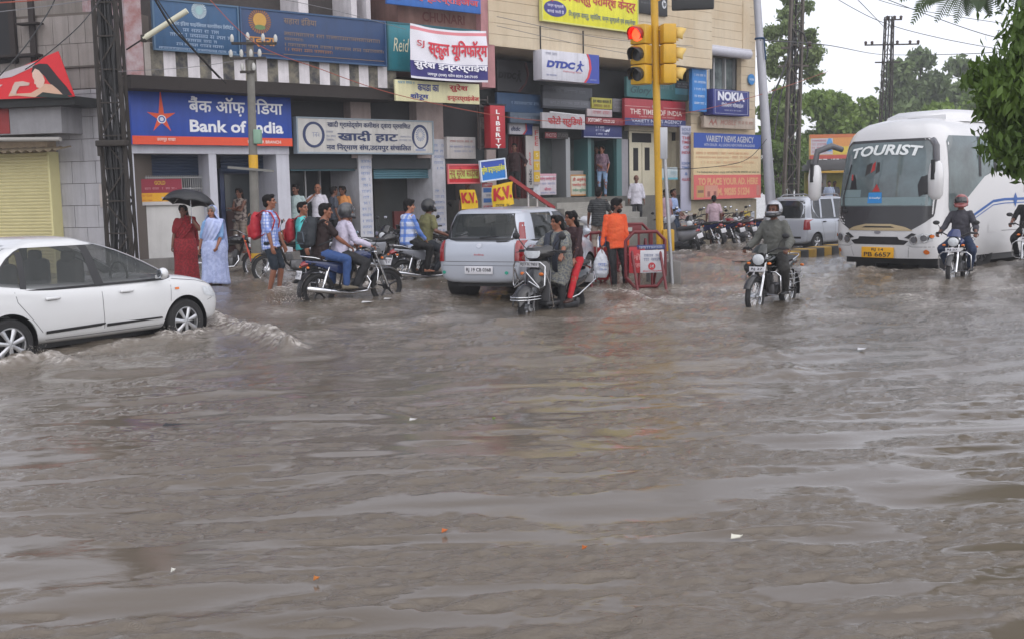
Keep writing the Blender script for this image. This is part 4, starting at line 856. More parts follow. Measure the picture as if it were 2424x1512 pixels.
cabin_m = mat('cabin_trim', (.06, .058, .055), .8)
def tint(name, c, a):
    if name in MATS: return MATS[name]
    m = mat(name, c, .04, spec=.7, alpha=a); return m
car_glass = tint('tinted_glass', (.018, .024, .022), .52)
def on_object(o):
    dg = bpy.context.evaluated_depsgraph_get(); dg.update()
    return BVHTree.FromObject(o, dg)
class Skin:                                                # lays shapes on a body by looking straight at it along an axis
    def __init__(s, o): s.t = on_object(o)
    def hit(s, a, b, side):
        if side in ('R', 'L'):
            sg = 1 if side == 'R' else -1; p = s.t.ray_cast(Vector((sg * 5, a, b)), Vector((-sg, 0, 0)))
        elif side in ('F', 'B'):
            sg = 1 if side == 'F' else -1; p = s.t.ray_cast(Vector((a, sg * 15, b)), Vector((0, -sg, 0)))
        else: p = s.t.ray_cast(Vector((a, b, 9)), Vector((0, 0, -1)))
        return p[0], p[1]
    def pt(s, a, b, side, off=.004):
        co, no = s.hit(a, b, side)
        if co is None: return None
        return co + no * off
    def decal(s, mb, poly, side, off=.004, nz=14, nx=10):   # poly (a, b) cut into rows
        zs = [p[1] for p in poly]; z0, z1 = min(zs), max(zs); rows = []
        for i in range(nz + 1):
            z = z0 + (z1 - z0) * (i + .0) / nz; z = min(max(z, z0 + 1e-5), z1 - 1e-5); xs = []
            for (xa, za), (xb, zb) in zip(poly, poly[1:] + poly[:1]):
                if (za - z) * (zb - z) <= 0 and za != zb: xs.append(xa + (xb - xa) * (z - za) / (zb - za))
            if len(xs) < 2: continue
            a, b = min(xs), max(xs); row = [s.pt(a + (b - a) * k / nx, z, side, off) for k in range(nx + 1)]
            if all(r is not None for r in row): rows.append(row)
        if len(rows) > 1: mb.loft(rows, cap=False, closed=False)
    def ribbon(s, mb, line, w, side, off=.003, step=.06):
        pts = []
        for (a0, b0), (a1, b1) in zip(line[:-1], line[1:]):
            n = max(1, int(math.hypot(a1 - a0, b1 - b0) / step))
            pts += [(a0 + (a1 - a0) * k / n, b0 + (b1 - b0) * k / n) for k in range(n)]
        pts.append(line[-1]); rows = []
        for i, (a, b) in enumerate(pts):
            p, q = pts[max(i - 1, 0)], pts[min(i + 1, len(pts) - 1)]; d = Vector((q[0] - p[0], q[1] - p[1])).normalized() * w / 2
            r = [s.pt(a - d.y, b + d.x, side, off), s.pt(a + d.y, b - d.x, side, off)]
            if all(x is not None for x in r): rows.append(r)
        if len(rows) > 1: mb.loft(rows, cap=False, closed=False)
    def text(s, mb, txt, a0, a1, b0, b1, side, off=.006, **kw):
        flip = -1 if side in ('F', 'L') else 1
        vs, fs = text_mesh(txt, kw.get('bold', .012), kw.get('shear', 0)); xs = [v[0] for v in vs]; ys = [v[1] for v in vs]
        kx, kz = (a1 - a0) / (max(xs) - min(xs)), (b1 - b0) / (max(ys) - min(ys)); pts = []
        for v in vs:
            f = (v[0] - min(xs)) * kx; a = a0 + f if flip > 0 else a1 - f; b = b0 + (v[1] - min(ys)) * kz + kw.get('arc', lambda f: 0)(f / (a1 - a0))
            pts.append(s.pt(a, b, side, off) or Vector((a, 0, b)))
        mb.add(pts, fs)
def baked(o, mods):                                        # carry modifiers out once, keep the plain mesh
    dg = bpy.context.evaluated_depsgraph_get(); dg.update()
    me = bpy.data.meshes.new_from_object(o.evaluated_get(dg)); o.modifiers.clear(); old = o.data; o.data = me; me.name = old.name
    bpy.data.meshes.remove(old)
def wheel(parent, c, R, w, rim_r, side, style='alloy', nsp=7, rim_mat=None):
    """car wheel at c, side = +1 right / -1 left"""
    mb = MB(); prof = [(rim_r, -w / 2), (rim_r + .015, -w / 2), (R - .03, -w * .52), (R - .008, -w * .40), (R, -w * .2), (R, w * .2), (R - .008, w * .40), (R - .03, w * .52), (rim_r + .015, w / 2), (rim_r, w / 2)]
    mb.lathe(prof, c, 'X', 36); t = mb.build('wheel', tyre_m, parent)
    mb = MB(); c = Vector(c); fx = c.x + side * w * .42
    mb.lathe([(rim_r + .004, fx - side * .02 - c.x), (rim_r + .004, fx - c.x), (rim_r - .02, fx - c.x), (rim_r - .03, fx - side * .05 - c.x)], c, 'X', 36)
    for i in range(nsp):
        a = 2 * math.pi * i / nsp + .3
        for da, rr, ww in ((0, rim_r - .015, .055),):
            p0 = Vector((fx + side * .004, c.y, c.z)); p1 = Vector((fx - side * .006, c.y + rr * math.cos(a), c.z + rr * math.sin(a)))
            mb.tube([p0.lerp(p1, .12), p0.lerp(p1, .6), p1], [(.022, .015), (.026, .014), (.036, .013)], 8, lat=(0, -math.sin(a), math.cos(a)))
    mb.lathe([(0, side * .012), (.05, side * .008), (.06, -side * .02)], (fx, c.y, c.z), 'X', 20)
    mb.build('rim', rim_mat or alloy, t)
    mb = MB(); mb.lathe([(0, 0), (rim_r - .02, 0)], (fx - side * .06, c.y, c.z), 'X', 28); mb.build('brake_disc', alloy_dk, t)
    return t
def smooth_body(name, rings, m, parent, cuts=(), levels=2):
    mb = MB(); mb.loft(rings, cap=True); o = mb.build(name, m, None, smooth=180)
    md = o.modifiers.new('s', 'SUBSURF'); md.levels = levels; md.render_levels = levels; tmp = []
    for (y, z, r, x0, x1) in cuts:
        c = MB(); n = 40
        for xx in (x0, x1): pass
        c.loft([[Vector((x0, y + r * math.cos(2 * math.pi * k / n), z + r * math.sin(2 * math.pi * k / n))) for k in range(n)], [Vector((x1, y + r * math.cos(2 * math.pi * k / n), z + r * math.sin(2 * math.pi * k / n))) for k in range(n)]])
        co = c.build('cut', m, smooth=0); tmp.append(co)
        b = o.modifiers.new('b', 'BOOLEAN'); b.operation = 'DIFFERENCE'; b.solver = 'EXACT'; b.object = co
    baked(o, None)
    for c in tmp: d = c.data; bpy.data.objects.remove(c); bpy.data.meshes.remove(d)
    o.data.polygons.foreach_set('use_smooth', [True] * len(o.data.polygons)); o.data.set_sharp_from_angle(angle=rad(38))
    if parent is not None: o.parent = parent
    return o
def lerp_tab(tab, x):
    if x <= tab[0][0]: return tab[0][1]
    for (a, b), (c, d) in zip(tab[:-1], tab[1:]):
        if x <= c: return b + (d - b) * (x - a) / (c - a)
    return tab[-1][1]
class Car:
    def __init__(s, name, label, loc, heading, P):
        s.P = P; s.root = r = empty(name, label, P.get('cat', 'car'), loc, -rad(heading)); paint = P['paint']
        W = P['W']
        rings = []
        for (y, zb, zt, zc, wf) in P['st']:                 # station: y, underside, edge height, crown height, width share
            w = W * wf; lo = zb
            half = [(w * .0, lo), (w * .70, lo), (w * .93, lo + .05), (w * .985, lo + .20), (w, lo + .36 * (zt - lo) + .12), (w * .992, zt - .12), (w * .955, zt - .02), (w * .86, zc - .012), (w * .45, zc), (0, zc)]
            rings.append([Vector((x, y, z)) for x, z in half] + [Vector((-x, y, z)) for x, z in reversed(half[1:-1])])
        R, rimr, tw = P['R'], P['rim'], P['tw']
        cuts = []
        for y in P['axles']:
            for sg in (1, -1): cuts.append((y, R, R + .055, sg * W * .55, sg * (W + .3)))
        s.body = smooth_body('body', rings, paint, r, cuts)
        s.sk = Skin(s.body)
        mb = MB()
        for (y, z, rr, x0, x1) in cuts:
            sg = 1 if x0 > 0 else -1; mb.lathe([(rr - .003, x0), (rr - .003, sg * (W - .035))], (0, y, z), 'X', 32); mb.lathe([(0, x0), (rr, x0)], (0, y, z), 'X', 32)
        mb.build('wheel_arch', black_pl, r)
        mb = MB(); mb.box((0, (P['st'][0][0] + P['st'][-1][0]) / 2, .22), (W * 1.3, (P['st'][-1][0] - P['st'][0][0]) * .86, .10)); mb.build('underside', black_pl, r)
        for y in P['axles']:
            for sg in (1, -1): wheel(r, (sg * (W - tw / 2 - .02), y, R), R, tw, rimr, sg, nsp=P.get('nsp', 7), rim_mat=P.get('rimm'))
        # greenhouse
        g = P['gh']; s.zb, s.zt = g['z']; s.yf, s.yr, s.gw, s.n = g['yf'], g['yr'], g['w'], g.get('n', 5)
        nz, nt_ = 18, 72
        mb = MB(); rr = []
        for i in range(nz + 1):
            z = s.zb + (s.zt - s.zb) * i / nz; rr.append([s.ghp(2 * math.pi * k / nt_, z) for k in range(nt_)])
        mb.loft(rr, cap=False); s.win = mb.build('windows', P.get('glass', car_glass), r, smooth=60)
        # roof: dome over the top ring
        mb = MB(); top = []
        for f, dz in ((1.012, -.045), (1.012, -.012), (.97, .012), (.85, .028), (.6, .044), (.3, .052), (.02, .054)):
            top.append([s.ghp(2 * math.pi * k / nt_, s.zt + (dz if dz < 0 else 0), f) + Vector((0, 0, max(dz, 0) * g.get('dome', 1))) for k in range(nt_)])
        mb.loft(top, cap=True); mb.build('roof', paint, r, smooth=60)
        s.paint = paint
    def dims(s, z):
        f = (z - s.zb) / (s.zt - s.zb); f = min(max(f, -.1), 1.05)
        q = lambda t: lerp_tab(t, f)
        return q(s.yf), q(s.yr), q(s.gw)
    def ghp(s, a, z, f=1.0, off=0.0):                       # a: 0 = right, pi/2 = front
        yf, yr, w = s.dims(z); yc, hl = (yf + yr) / 2, (yf - yr) / 2; n = s.n
        c, si = math.cos(a), math.sin(a)
        k = 1 / ((abs(c) ** n + abs(si) ** n) ** (1 / n))
        return Vector(((w * f + off) * c * k, yc + (hl * f + off) * si * k, z))
    def side(s, y, z, off=.005, sg=1):
        yf, yr, w = s.dims(z); yc, hl = (yf + yr) / 2, (yf - yr) / 2; t = min(abs((y - yc) / hl), .9995)
        return Vector((sg * (w * (1 - t ** s.n) ** (1 / s.n) + off), y, z))
    def rearp(s, x, z, off=.005, front=False):
        yf, yr, w = s.dims(z); yc, hl = (yf + yr) / 2, (yf - yr) / 2; t = min(abs(x / w), .9995); d = hl * (1 - t ** s.n) ** (1 / s.n) + off
        return Vector((x, yc + d if front else yc - d, z))
    def strip(s, mb, A, B, fn, n=8):                         # quad strip between two lines on a surface
        rows = []
        for (a, b) in zip(A, B): rows.append([fn(a[0] + (b[0] - a[0]) * k / n, a[1] + (b[1] - a[1]) * k / n) for k in range(n + 1)])
        mb.loft(rows, cap=False, closed=False)
    def pillars(s, name, m, lines, both=True, off=.006, parent=None):
        for A, B in lines:
            n = 8; A2 = [(A[0][0] + (A[1][0] - A[0][0]) * i / n, A[0][1] + (A[1][1] - A[0][1]) * i / n) for i in range(n + 1)]; B2 = [(B[0][0] + (B[1][0] - B[0][0]) * i / n, B[0][1] + (B[1][1] - B[0][1]) * i / n) for i in range(n + 1)]
            for sg in ((1, -1) if both else (1,)): mb = MB(); s.strip(mb, A2, B2, lambda y, z: s.side(y, z, off, sg), 4); mb.build(name, m, parent or s.root, smooth=60)
    def ring_strip(s, name, m, z0, z1, off=.007, a0=0, a1=2 * math.pi, n=72):
        mb = MB(); rows = [[s.ghp(a0 + (a1 - a0) * k / n, z, 1, off) for k in range(n + 1)] for z in (z0, (z0 + z1) / 2, z1)]
        mb.loft(rows, cap=False, closed=False); return mb.build(name, m, s.root, smooth=60)
    def add(s, name, m, fn, parent=None, smooth=50):
        mb = MB(); fn(mb); return mb.build(name, m, parent or s.root, smooth=smooth)
def place(px, py_z, depth):                                  # ground point below picture column px at depth
    p = at_y(px, 600, depth); return p.x, p.y
def plate(parent, c, w, h, txt, facing, m=plate_w, tilt=0, two=None):
    """facing: +1 front (towards +Y), -1 back"""
    mb = MB(); mb.box((0, 0, 0), (w, .012, h), bev=.004); o = mb.build('number_plate', m, parent); o.location = c; o.rotation_euler = (tilt, 0, math.pi if facing > 0 else 0)
    q = MB()
    if txt and two: put_text(q, txt, -w * .25, w * .25, h * .08, h * .4, Matrix.Identity(4), off=.008, bold=.02); put_text(q, two, -w * .42, w * .42, -h * .4, h * .02, Matrix.Identity(4), off=.008, bold=.02)
    elif txt: put_text(q, txt, -w * .44, w * .44, -h * .3, h * .3, Matrix.Identity(4), off=.008, bold=.02)
    if txt: q.build('lettering', mat('plate_ink', (.02, .02, .03), .6), o, smooth=0)
    return o
# ---- white sedan
a = at_y(437, 760, 14.9); b = at_y(35, 816, 12.85); mid = (a + b) / 2; hd = math.degrees(math.atan2(a.x - b.x, a.y - b.y))
hv = Vector((math.sin(rad(hd)), math.cos(rad(hd)), 0)); rv = Vector((hv.y, -hv.x, 0))
pos = Vector((mid.x, mid.y, 0)) - rv * .76 - hv * .05; pos.z = -.15
SED = dict(W=.85, paint=white_paint, R=.302, rim=.20, tw=.19, axles=(-1.276, 1.276), nsp=7,
    st=[(-2.19, .42, .78, .82, .70), (-2.15, .30, .92, .98, .84), (-2.0, .24, 1.02, 1.08, .93), (-1.6, .23, 1.0, 1.06, .985), (-.9, .22, .93, .96, 1.0), (0, .21, .90, .93, 1.0), (.8, .21, .885, .93, 1.0), (1.15, .21, .88, .96, .995), (1.5, .22, .84, .91, .98), (1.76, .23, .78, .84, .94), (1.90, .25, .68, .74, .86), (1.96, .32, .56, .62, .74)],
    gh=dict(z=(.90, 1.46), yf=[(0, 1.30), (.2, 1.11), (.4, .90), (.58, .69), (.74, .47), (.86, .27), (.95, .08), (1, -.06)], yr=[(0, -1.80), (.25, -1.68), (.5, -1.53), (.7, -1.37), (.85, -1.20), (.95, -1.03), (1, -.90)], w=[(0, .80), (.5, .72), (.75, .67), (.9, .625), (1, .585)], n=6, dome=1.25))
sd = Car('sedan_car', 'white sedan with grey alloy wheels ploughing a bow wave at the left edge', pos, hd, SED)
# window frames
def edge_pillar(c, name, m, fa, fb, z0, z1, off=.006, k=14):
    for sg in (1, -1):
        mb = MB(); rows = []
        for i in range(k + 1):
            z = z0 + (z1 - z0) * i / k; a, b_ = fa(z), fb(z); rows.append([c.side(a + (b_ - a) * j / 5, z, off, sg) for j in range(6)])
        mb.loft(rows, cap=False, closed=False); mb.build(name, m, c.root, smooth=60)
BT = mat('black_trim', (.012, .012, .014), .35); YF = lambda z: sd.dims(z)[0]; YR = lambda z: sd.dims(z)[1]; zl = lambda z: (z - .9) / .56
edge_pillar(sd, 'window_pillar', BT, lambda z: -.10 - .10 * zl(z), lambda z: .03 - .12 * zl(z), .905, 1.425)
edge_pillar(sd, 'window_pillar', BT, lambda z: -1.10 + .06 * zl(z), lambda z: -1.02 + .06 * zl(z), .92, 1.36)
edge_pillar(sd, 'corner_pillar', white_paint, lambda z: YF(z) - .13, lambda z: YF(z) - .012, .905, 1.43)
edge_pillar(sd, 'corner_pillar', white_paint, lambda z: YR(z) + .012, lambda z: YR(z) + .36 - .22 * zl(z), .91, 1.43)
edge_pillar(sd, 'window_trim', BT, lambda z: YF(z) - .155, lambda z: YF(z) - .128, .905, 1.42, .009)
edge_pillar(sd, 'window_trim', BT, lambda z: YR(z) + .35 - .22 * zl(z), lambda z: YR(z) + .38 - .22 * zl(z), .91, 1.40, .009)
sd.ring_strip('roof_rail_trim', white_paint, 1.405, 1.455, .006, -1.0, .95); sd.ring_strip('roof_rail_trim', white_paint, 1.405, 1.455, .006, math.pi - .95, math.pi + 1.0)
sd.ring_strip('belt_trim', MATS['black_trim'], .885, .915, .010, -1.25, 1.15)
sd.ring_strip('belt_trim', MATS['black_trim'], .885, .915, .010, math.pi - 1.15, math.pi + 1.25)
for ya, yb_ in ((-1.05, .02),):
    pass
def seams(mb):
    for sg in ('R', 'L'):
        for ln in ([(1.05, .87), (1.02, .6), (.98, .32)], [(-.02, .88), (-.02, .6), (.0, .30)], [(-1.18, .90), (-1.16, .78), (-1.0, .58), (-.86, .40), (-.80, .30)], [(-.80, .30), (.98, .30)], [(1.10, .89), (1.5, .84), (1.9, .74)], [(1.92, .62), (1.80, .60), (1.66, .56)]): sd.sk.ribbon(mb, ln, .008, sg, .0015)
sd.add('panel_gap', mat('panel_gap', (.10, .10, .11), .6), seams)
for ya, yb_ in ((-.82, .0), (.02, .96)):
    sd.add('rubbing_strip', black_pl, lambda mb: sd.sk.decal(mb, [(ya, .375), (yb_, .395), (yb_, .43), (ya, .415)], 'R', .012, 3, 10))
for yh in (-.72, .33):
    hnd = sd.add('door_handle', white_paint, lambda mb: mb.box(sd.sk.pt(yh, .79, 'R', .022), (.03, .20, .035), bev=.012))
    sd.add('grip_shade', mat('grip_shade_grey', (.25, .25, .26), .5), lambda mb: sd.sk.decal(mb, [(yh - .06, .765), (yh + .06, .765), (yh + .06, .80), (yh - .06, .80)], 'R', .003, 4, 4), hnd)  # flat grey decal: shade of the handle cup put into colour
sd.add('side_repeater', lens_o, lambda mb: sd.sk.decal(mb, [(1.10, .745), (1.17, .745), (1.17, .775), (1.10, .775)], 'R', .008, 3, 3))
for sg in (1, -1):
    mm = sd.add('wing_mirror', white_paint, lambda mb: (mb.ell((sg * .95, .83, .985), (.075, .07, .075), 14, 10), mb.bar((sg * .78, .86, .93), (sg * .92, .84, .95), .05)))
    sd.add('mirror_glass', mirror_gl, lambda mb: mb.ell((sg * .955, .77, .985), (.062, .012, .06), 14, 8), mm)
sd.add('headlight', lens_w, lambda mb: sd.sk.decal(mb, [(1.60, .63), (1.86, .58), (1.88, .64), (1.78, .72), (1.58, .76)], 'R', .006, 8, 8))
sd.add('headlight', lens_w, lambda mb: sd.sk.decal(mb, [(1.60, .63), (1.86, .58), (1.88, .64), (1.78, .72), (1.58, .76)], 'L', .006, 8, 8))
for sg in ('R', 'L'): sd.add('tail_light', lens_r, lambda mb: sd.sk.decal(mb, [(-2.1, .78), (-1.85, .80), (-1.88, .94), (-2.1, .94)], sg, .006, 6, 6))
def seats(c, ys, zc=.0):
    for y in ys:
        for x in (-.36, .36):
            c.add('seat', cabin_m, lambda mb: (mb.box((x, y, .62 + zc), (.48, .5, .2), bev=.06), mb.box((x, y - .28, .92 + zc), (.46, .14, .6), bev=.06), mb.box((x, y - .30, 1.25 + zc), (.24, .09, .16), bev=.04)))
seats(sd, (.15, -.75))
sd.add('steering_wheel', black_pl, lambda mb: mb.ring((.36, .58, .96), .18, .016, 'Y', 24, 8))
sd.add('dashboard', cabin_m, lambda mb: mb.box((0, .90, .85), (1.3, .4, .16), bev=.05))
# ---- silver hatchback, seen from behind
HAT = dict(W=.82, paint=silver_paint, R=.275, rim=.175, tw=.165, axles=(-1.2, 1.2), nsp=9,
    st=[(-1.86, .34, .62, .64, .80), (-1.84, .26, .86, .90, .91), (-1.75, .22, .98, 1.02, .96), (-1.2, .21, .96, 1.0, 1.0), (-.5, .20, .92, .96, 1.0), (.5, .20, .89, .94, 1.0), (.95, .20, .88, .95, .99), (1.4, .22, .82, .88, .96), (1.72, .26, .70, .74, .88), (1.80, .34, .56, .60, .74)],
    gh=dict(z=(.93, 1.43), yf=[(0, 1.15), (.3, .9), (.6, .62), (.85, .38), (1, .15)], yr=[(0, -1.81), (.5, -1.74), (.8, -1.66), (1, -1.55)], w=[(0, .775), (.5, .715), (.85, .66), (1, .61)], n=6))
hc = at_y(1236, 600, 17.9); HH = 25.0; hhv = Vector((math.sin(rad(HH)), math.cos(rad(HH)), 0)); hx = hc + hhv * 1.80 - Vector((hhv.y, -hhv.x, 0)) * .76
ht = Car('hatchback_car', 'silver hatchback seen from behind with tall red tail lights, wading beside the scooter', (hx.x, hx.y, .07), HH, HAT)
ht.pillars('window_pillar', silver_paint, [([(-.30, .95), (-.40, 1.42)], [(-.20, .95), (-.30, 1.42)]), ([(-1.78, .95), (-1.56, 1.42)], [(-1.28, .95), (-1.20, 1.42)]), ([(.92, .95), (.10, 1.43)], [(1.1, .95), (.26, 1.43)])])
ht.ring_strip('belt_trim', MATS['black_trim'], .92, .945, .010, -1.2, 1.2)
ht.pillars('quarter_trim', MATS['black_trim'], [([(-1.28, .96), (-1.20, 1.38)], [(-1.25, .96), (-1.17, 1.38)])], off=.008)
def rear_strip(c, mb, A, B, n=10, off=.006):
    m_ = 8; A2 = [(A[0][0] + (A[1][0] - A[0][0]) * i / m_, A[0][1] + (A[1][1] - A[0][1]) * i / m_) for i in range(m_ + 1)]; B2 = [(B[0][0] + (B[1][0] - B[0][0]) * i / m_, B[0][1] + (B[1][1] - B[0][1]) * i / m_) for i in range(m_ + 1)]
    c.strip(mb, A2, B2, lambda x, z: c.rearp(x, z, off), n)
ht.add('tailgate_frame', silver_paint, lambda mb: (rear_strip(ht, mb, [(-.76, .93), (-.58, 1.42)], [(-.66, .93), (-.52, 1.42)], 3), rear_strip(ht, mb, [(.66, .93), (.52, 1.42)], [(.76, .93), (.58, 1.42)], 3), rear_strip(ht, mb, [(-.6, 1.385), (-.6, 1.43)], [(.6, 1.385), (.6, 1.43)], 14)))
ht.add('window_trim', MATS['black_trim'], lambda mb: (rear_strip(ht, mb, [(-.66, .955), (-.66, .985)], [(.66, .955), (.66, .985)], 14, .008), rear_strip(ht, mb, [(-.67, .96), (-.53, 1.40)], [(-.645, .96), (-.51, 1.40)], 2, .008), rear_strip(ht, mb, [(.645, .96), (.51, 1.40)], [(.67, .96), (.53, 1.40)], 2, .008)))
for sg in (1, -1):
    tl = ht.add('tail_light', lens_r, lambda mb: (rear_strip(ht, mb, [(sg * .75, .93), (sg * .675, 1.24)], [(sg * .665, .93), (sg * .625, 1.24)], 4, .016), ht.sk.decal(mb, [(sg * .775, .60), (sg * .65, .60), (sg * .655, .985), (sg * .75, .985)], 'B', .014, 8, 6)))
    ht.add('reverse_lamp', mat('pink_lens', '#93444a', .2), lambda mb: ht.sk.decal(mb, [(sg * .765, .76), (sg * .66, .76), (sg * .66, .81), (sg * .76, .81)], 'B', .018, 3, 4), tl)
def hseams(mb):
    ht.sk.ribbon(mb, [(-.64, .90), (-.64, .60), (.64, .60), (.64, .90)], .010, 'B', .002); ht.sk.ribbon(mb, [(-.74, .535), (.74, .535)], .008, 'B', .002)
    for ln in ([(-.25, .9), (-.25, .3)], [(.95, .88), (.92, .3)], [(-.98, .9), (-.95, .7), (-.86, .5), (-.72, .3)]): ht.sk.ribbon(mb, ln, .008, 'R', .002)
ht.add('panel_gap', MATS['panel_gap'], hseams)
ht.add('emblem', chrome, lambda mb: ht.sk.decal(mb, [(.05 * math.cos(t * .3927), .86 + .035 * math.sin(t * .3927)) for t in range(16)], 'B', .006, 6, 6))
ht.add('tailgate_lettering', mat('red_ink', '#b84a50', .5), lambda mb: ht.sk.text(mb, 'Indica', -.09, .09, .70, .73, 'B'))
ht.add('green_sticker', mat('green_sticker', '#2f9a84', .5), lambda mb: [ht.sk.decal(mb, [(x + .035 * math.cos(t * .3927), z + .03 * math.sin(t * .3927)) for t in range(16)], 'B', .008, 5, 5) for x, z in ((-.66, .42), (.50, .42))])
ht.add('rear_wiper', black_pl, lambda mb: mb.tube([ht.rearp(0, .99, .02), ht.rearp(.35, 1.02, .02)], .009, 6))
plate(ht.root, ht.sk.pt(0, .46, 'B', .02), .52, .13, 'RJ 19 CB 0368', -1)
for yh in (-.78, .2): ht.add('door_handle', silver_paint, lambda mb: mb.box(ht.sk.pt(yh, .80, 'R', .02), (.03, .18, .035), bev=.012))
seats(ht, (.1, -.8)); ht.add('parcel_shelf', mat('shelf_blue', '#7f93a8', .7), lambda mb: mb.box((0, -1.45, .90), (1.25, .45, .03)))
ht.add('wing_mirror', silver_paint, lambda mb: [mb.ell((sg * .90, .75, 1.0), (.08, .05, .065), 12, 8) for sg in (1, -1)])
# ---- silver estate van behind the centre rider
MPV = dict(cat='car', W=.74, paint=silver_paint, R=.27, rim=.17, tw=.155, axles=(-1.2, 1.16), nsp=5,
    st=[(-1.76, .36, .70, .72, .86), (-1.74, .26, .96, .99, .95), (-1.66, .22, 1.03, 1.05, .98), (-1.0, .20, 1.0, 1.03, 1.0), (0, .20, .97, 1.0, 1.0), (.8, .20, .95, 1.0, 1.0), (1.3, .22, .92, .98, .97), (1.62, .26, .78, .84, .90), (1.70, .34, .6, .64, .78)],
    gh=dict(z=(.98, 1.60), yf=[(0, 1.2), (.4, .95), (.8, .62), (1, .42)], yr=[(0, -1.71), (.6, -1.66), (1, -1.56)], w=[(0, .705), (.6, .65), (1, .60)], n=7, dome=.8), glass=tint('dark_tinted_glass', (.012, .015, .017), .85))
mx = at_y(1888, 560, 33.0)
mv = Car('estate_car', 'silver tall estate car behind the rider in grey, partly hidden by the coach', (mx.x + .95, mx.y + 1.2, -.14), 47, MPV)
mv.pillars('window_pillar', silver_paint, [([(-.28, 1.0), (-.30, 1.6)], [(-.18, 1.0), (-.20, 1.6)]), ([(-1.04, 1.0), (-1.0, 1.6)], [(-.95, 1.0), (-.91, 1.6)]), ([(-1.70, 1.0), (-1.58, 1.6)], [(-1.5, 1.0), (-1.4, 1.6)]), ([(.98, 1.0), (.36, 1.6)], [(1.14, 1.0), (.5, 1.6)])])
mv.add('tailgate_frame', silver_paint, lambda mb: (rear_strip(mv, mb, [(-.70, 1.0), (-.59, 1.6)], [(-.60, 1.0), (-.52, 1.6)], 3), rear_strip(mv, mb, [(.60, 1.0), (.52, 1.6)], [(.70, 1.0), (.59, 1.6)], 3), rear_strip(mv, mb, [(-.6, 1.52), (-.6, 1.6)], [(.6, 1.52), (.6, 1.6)], 14)))
mv.add('brake_lamp', lens_r, lambda mb: rear_strip(mv, mb, [(-.2, 1.545), (-.2, 1.575)], [(.2, 1.545), (.2, 1.575)], 6, .012))
for sg in (1, -1):
    mv.add('tail_light', lens_r, lambda mb: (mv.sk.decal(mb, [(sg * .72, .66), (sg * .58, .66), (sg * .60, 1.0), (sg * .70, 1.0)], 'B', .012, 8, 6), mv.sk.decal(mb, [(-1.74, .66), (-1.60, .70), (-1.64, 1.0), (-1.74, 1.0)], 'R' if sg > 0 else 'L', .008, 8, 4)))
mv.add('roof_rail', mat('rail_grey', (.2, .2, .21), .4, .5), lambda mb: [mb.tube([(sg * .52, .3, 1.64), (sg * .54, .1, 1.70), (sg * .54, -1.1, 1.69), (sg * .52, -1.3, 1.63)], .02, 8) for sg in (1, -1)])
mv.add('panel_gap', MATS['panel_gap'], lambda mb: [mv.sk.ribbon(mb, ln, .010, 'R', .002) for ln in ([(-.24, .98), (-.24, .3)], [(-1.0, .98), (-.9, .6), (-.75, .3)], [(.9, .96), (.88, .3)])])
for yh in (-.85, .0): mv.add('door_handle', black_pl, lambda mb: mb.box(mv.sk.pt(yh, .88, 'R', .02), (.03, .16, .04), bev=.012))
mv.add('bumper_trim', black_pl, lambda mb: mv.sk.decal(mb, [(-.5, .40), (.5, .40), (.5, .46), (-.5, .46)], 'B', .006, 3, 10))
# ---- tourist coach
BW, BL = 1.25, 9.6
fy = [(.32, -.03), (.5, .02), (.85, .04), (1.2, .0), (1.45, -.03), (2.0, -.10), (2.5, -.20), (2.78, -.28), (2.95, -.37), (3.08, -.52), (3.16, -.78), (3.19, -1.15)]
wz_ = [(.32, 1.20), (.5, 1.25), (1.3, 1.25), (2.0, 1.24), (2.6, 1.20), (2.85, 1.14), (3.0, 1.02), (3.1, .84), (3.17, .6), (3.19, .3)]
def bus_ring(z, n=96, e=7.0):
    f, w = lerp_tab(fy, z), lerp_tab(wz_, z); rr = -BL + max(0, (z - 2.7)) * .8; yc, hl = (f + rr) / 2, (f - rr) / 2; out = []
    for k in range(n):
        a = 2 * math.pi * k / n; c, si = math.cos(a), math.sin(a)
        # even spacing near the corners: superellipse, long in y
        x = w * math.copysign(abs(c) ** (2 / 9), c); y = hl * math.copysign(abs(si) ** (2 / 22), si)
        out.append(Vector((x, yc + y, z)))
    return out
def bus_xy(z, n=30):
    f, w = lerp_tab(fy, z), lerp_tab(wz_, z); rr = -BL + max(0, (z - 2.7)) * .8; rc = .42; pts = []
    for k in range(9):                                       # front right corner, swept
        a = math.pi / 2 * k / 8; pts.append((w - rc + rc * math.cos(a), f - .10 - rc + rc * math.sin(a)))
    for k in range(1, 8): t = k / 8; x = (w - rc) * (1 - 2 * t); pts.append((x, f - .10 + .10 * (1 - (x / (w - rc)) ** 2)))
    for k in range(9):
        a = math.pi / 2 + math.pi / 2 * k / 8; pts.append((-w + rc + rc * math.cos(a), f - .10 - rc + rc * math.sin(a)))
    for k in range(1, 12): pts.append((-w, f - .10 - rc + (rr + .25 - f + .10 + rc) * k / 12))
    pts += [(-w, rr + .2), (-w + .1, rr), (w - .1, rr), (w, rr + .2)]
    for k in range(11, 0, -1): pts.append((w, f - .10 - rc + (rr + .25 - f + .10 + rc) * k / 12))
    return [Vector((x, y, z)) for x, y in pts]
bc = at_y(2206, 600, 23.0); BH = 180 + 50.8
bh = Vector((math.sin(rad(BH)), math.cos(rad(BH)), 0)); bl = Vector((-bh.y, bh.x, 0))
bpos = Vector((bc.x, bc.y, 0)) - bl * (BW - .12) + bh * .22; bpos.z = -.10
bus = empty('tourist_coach', 'white tourist coach with a tall curved windscreen facing the flooded junction', 'coach', bpos, -rad(BH))
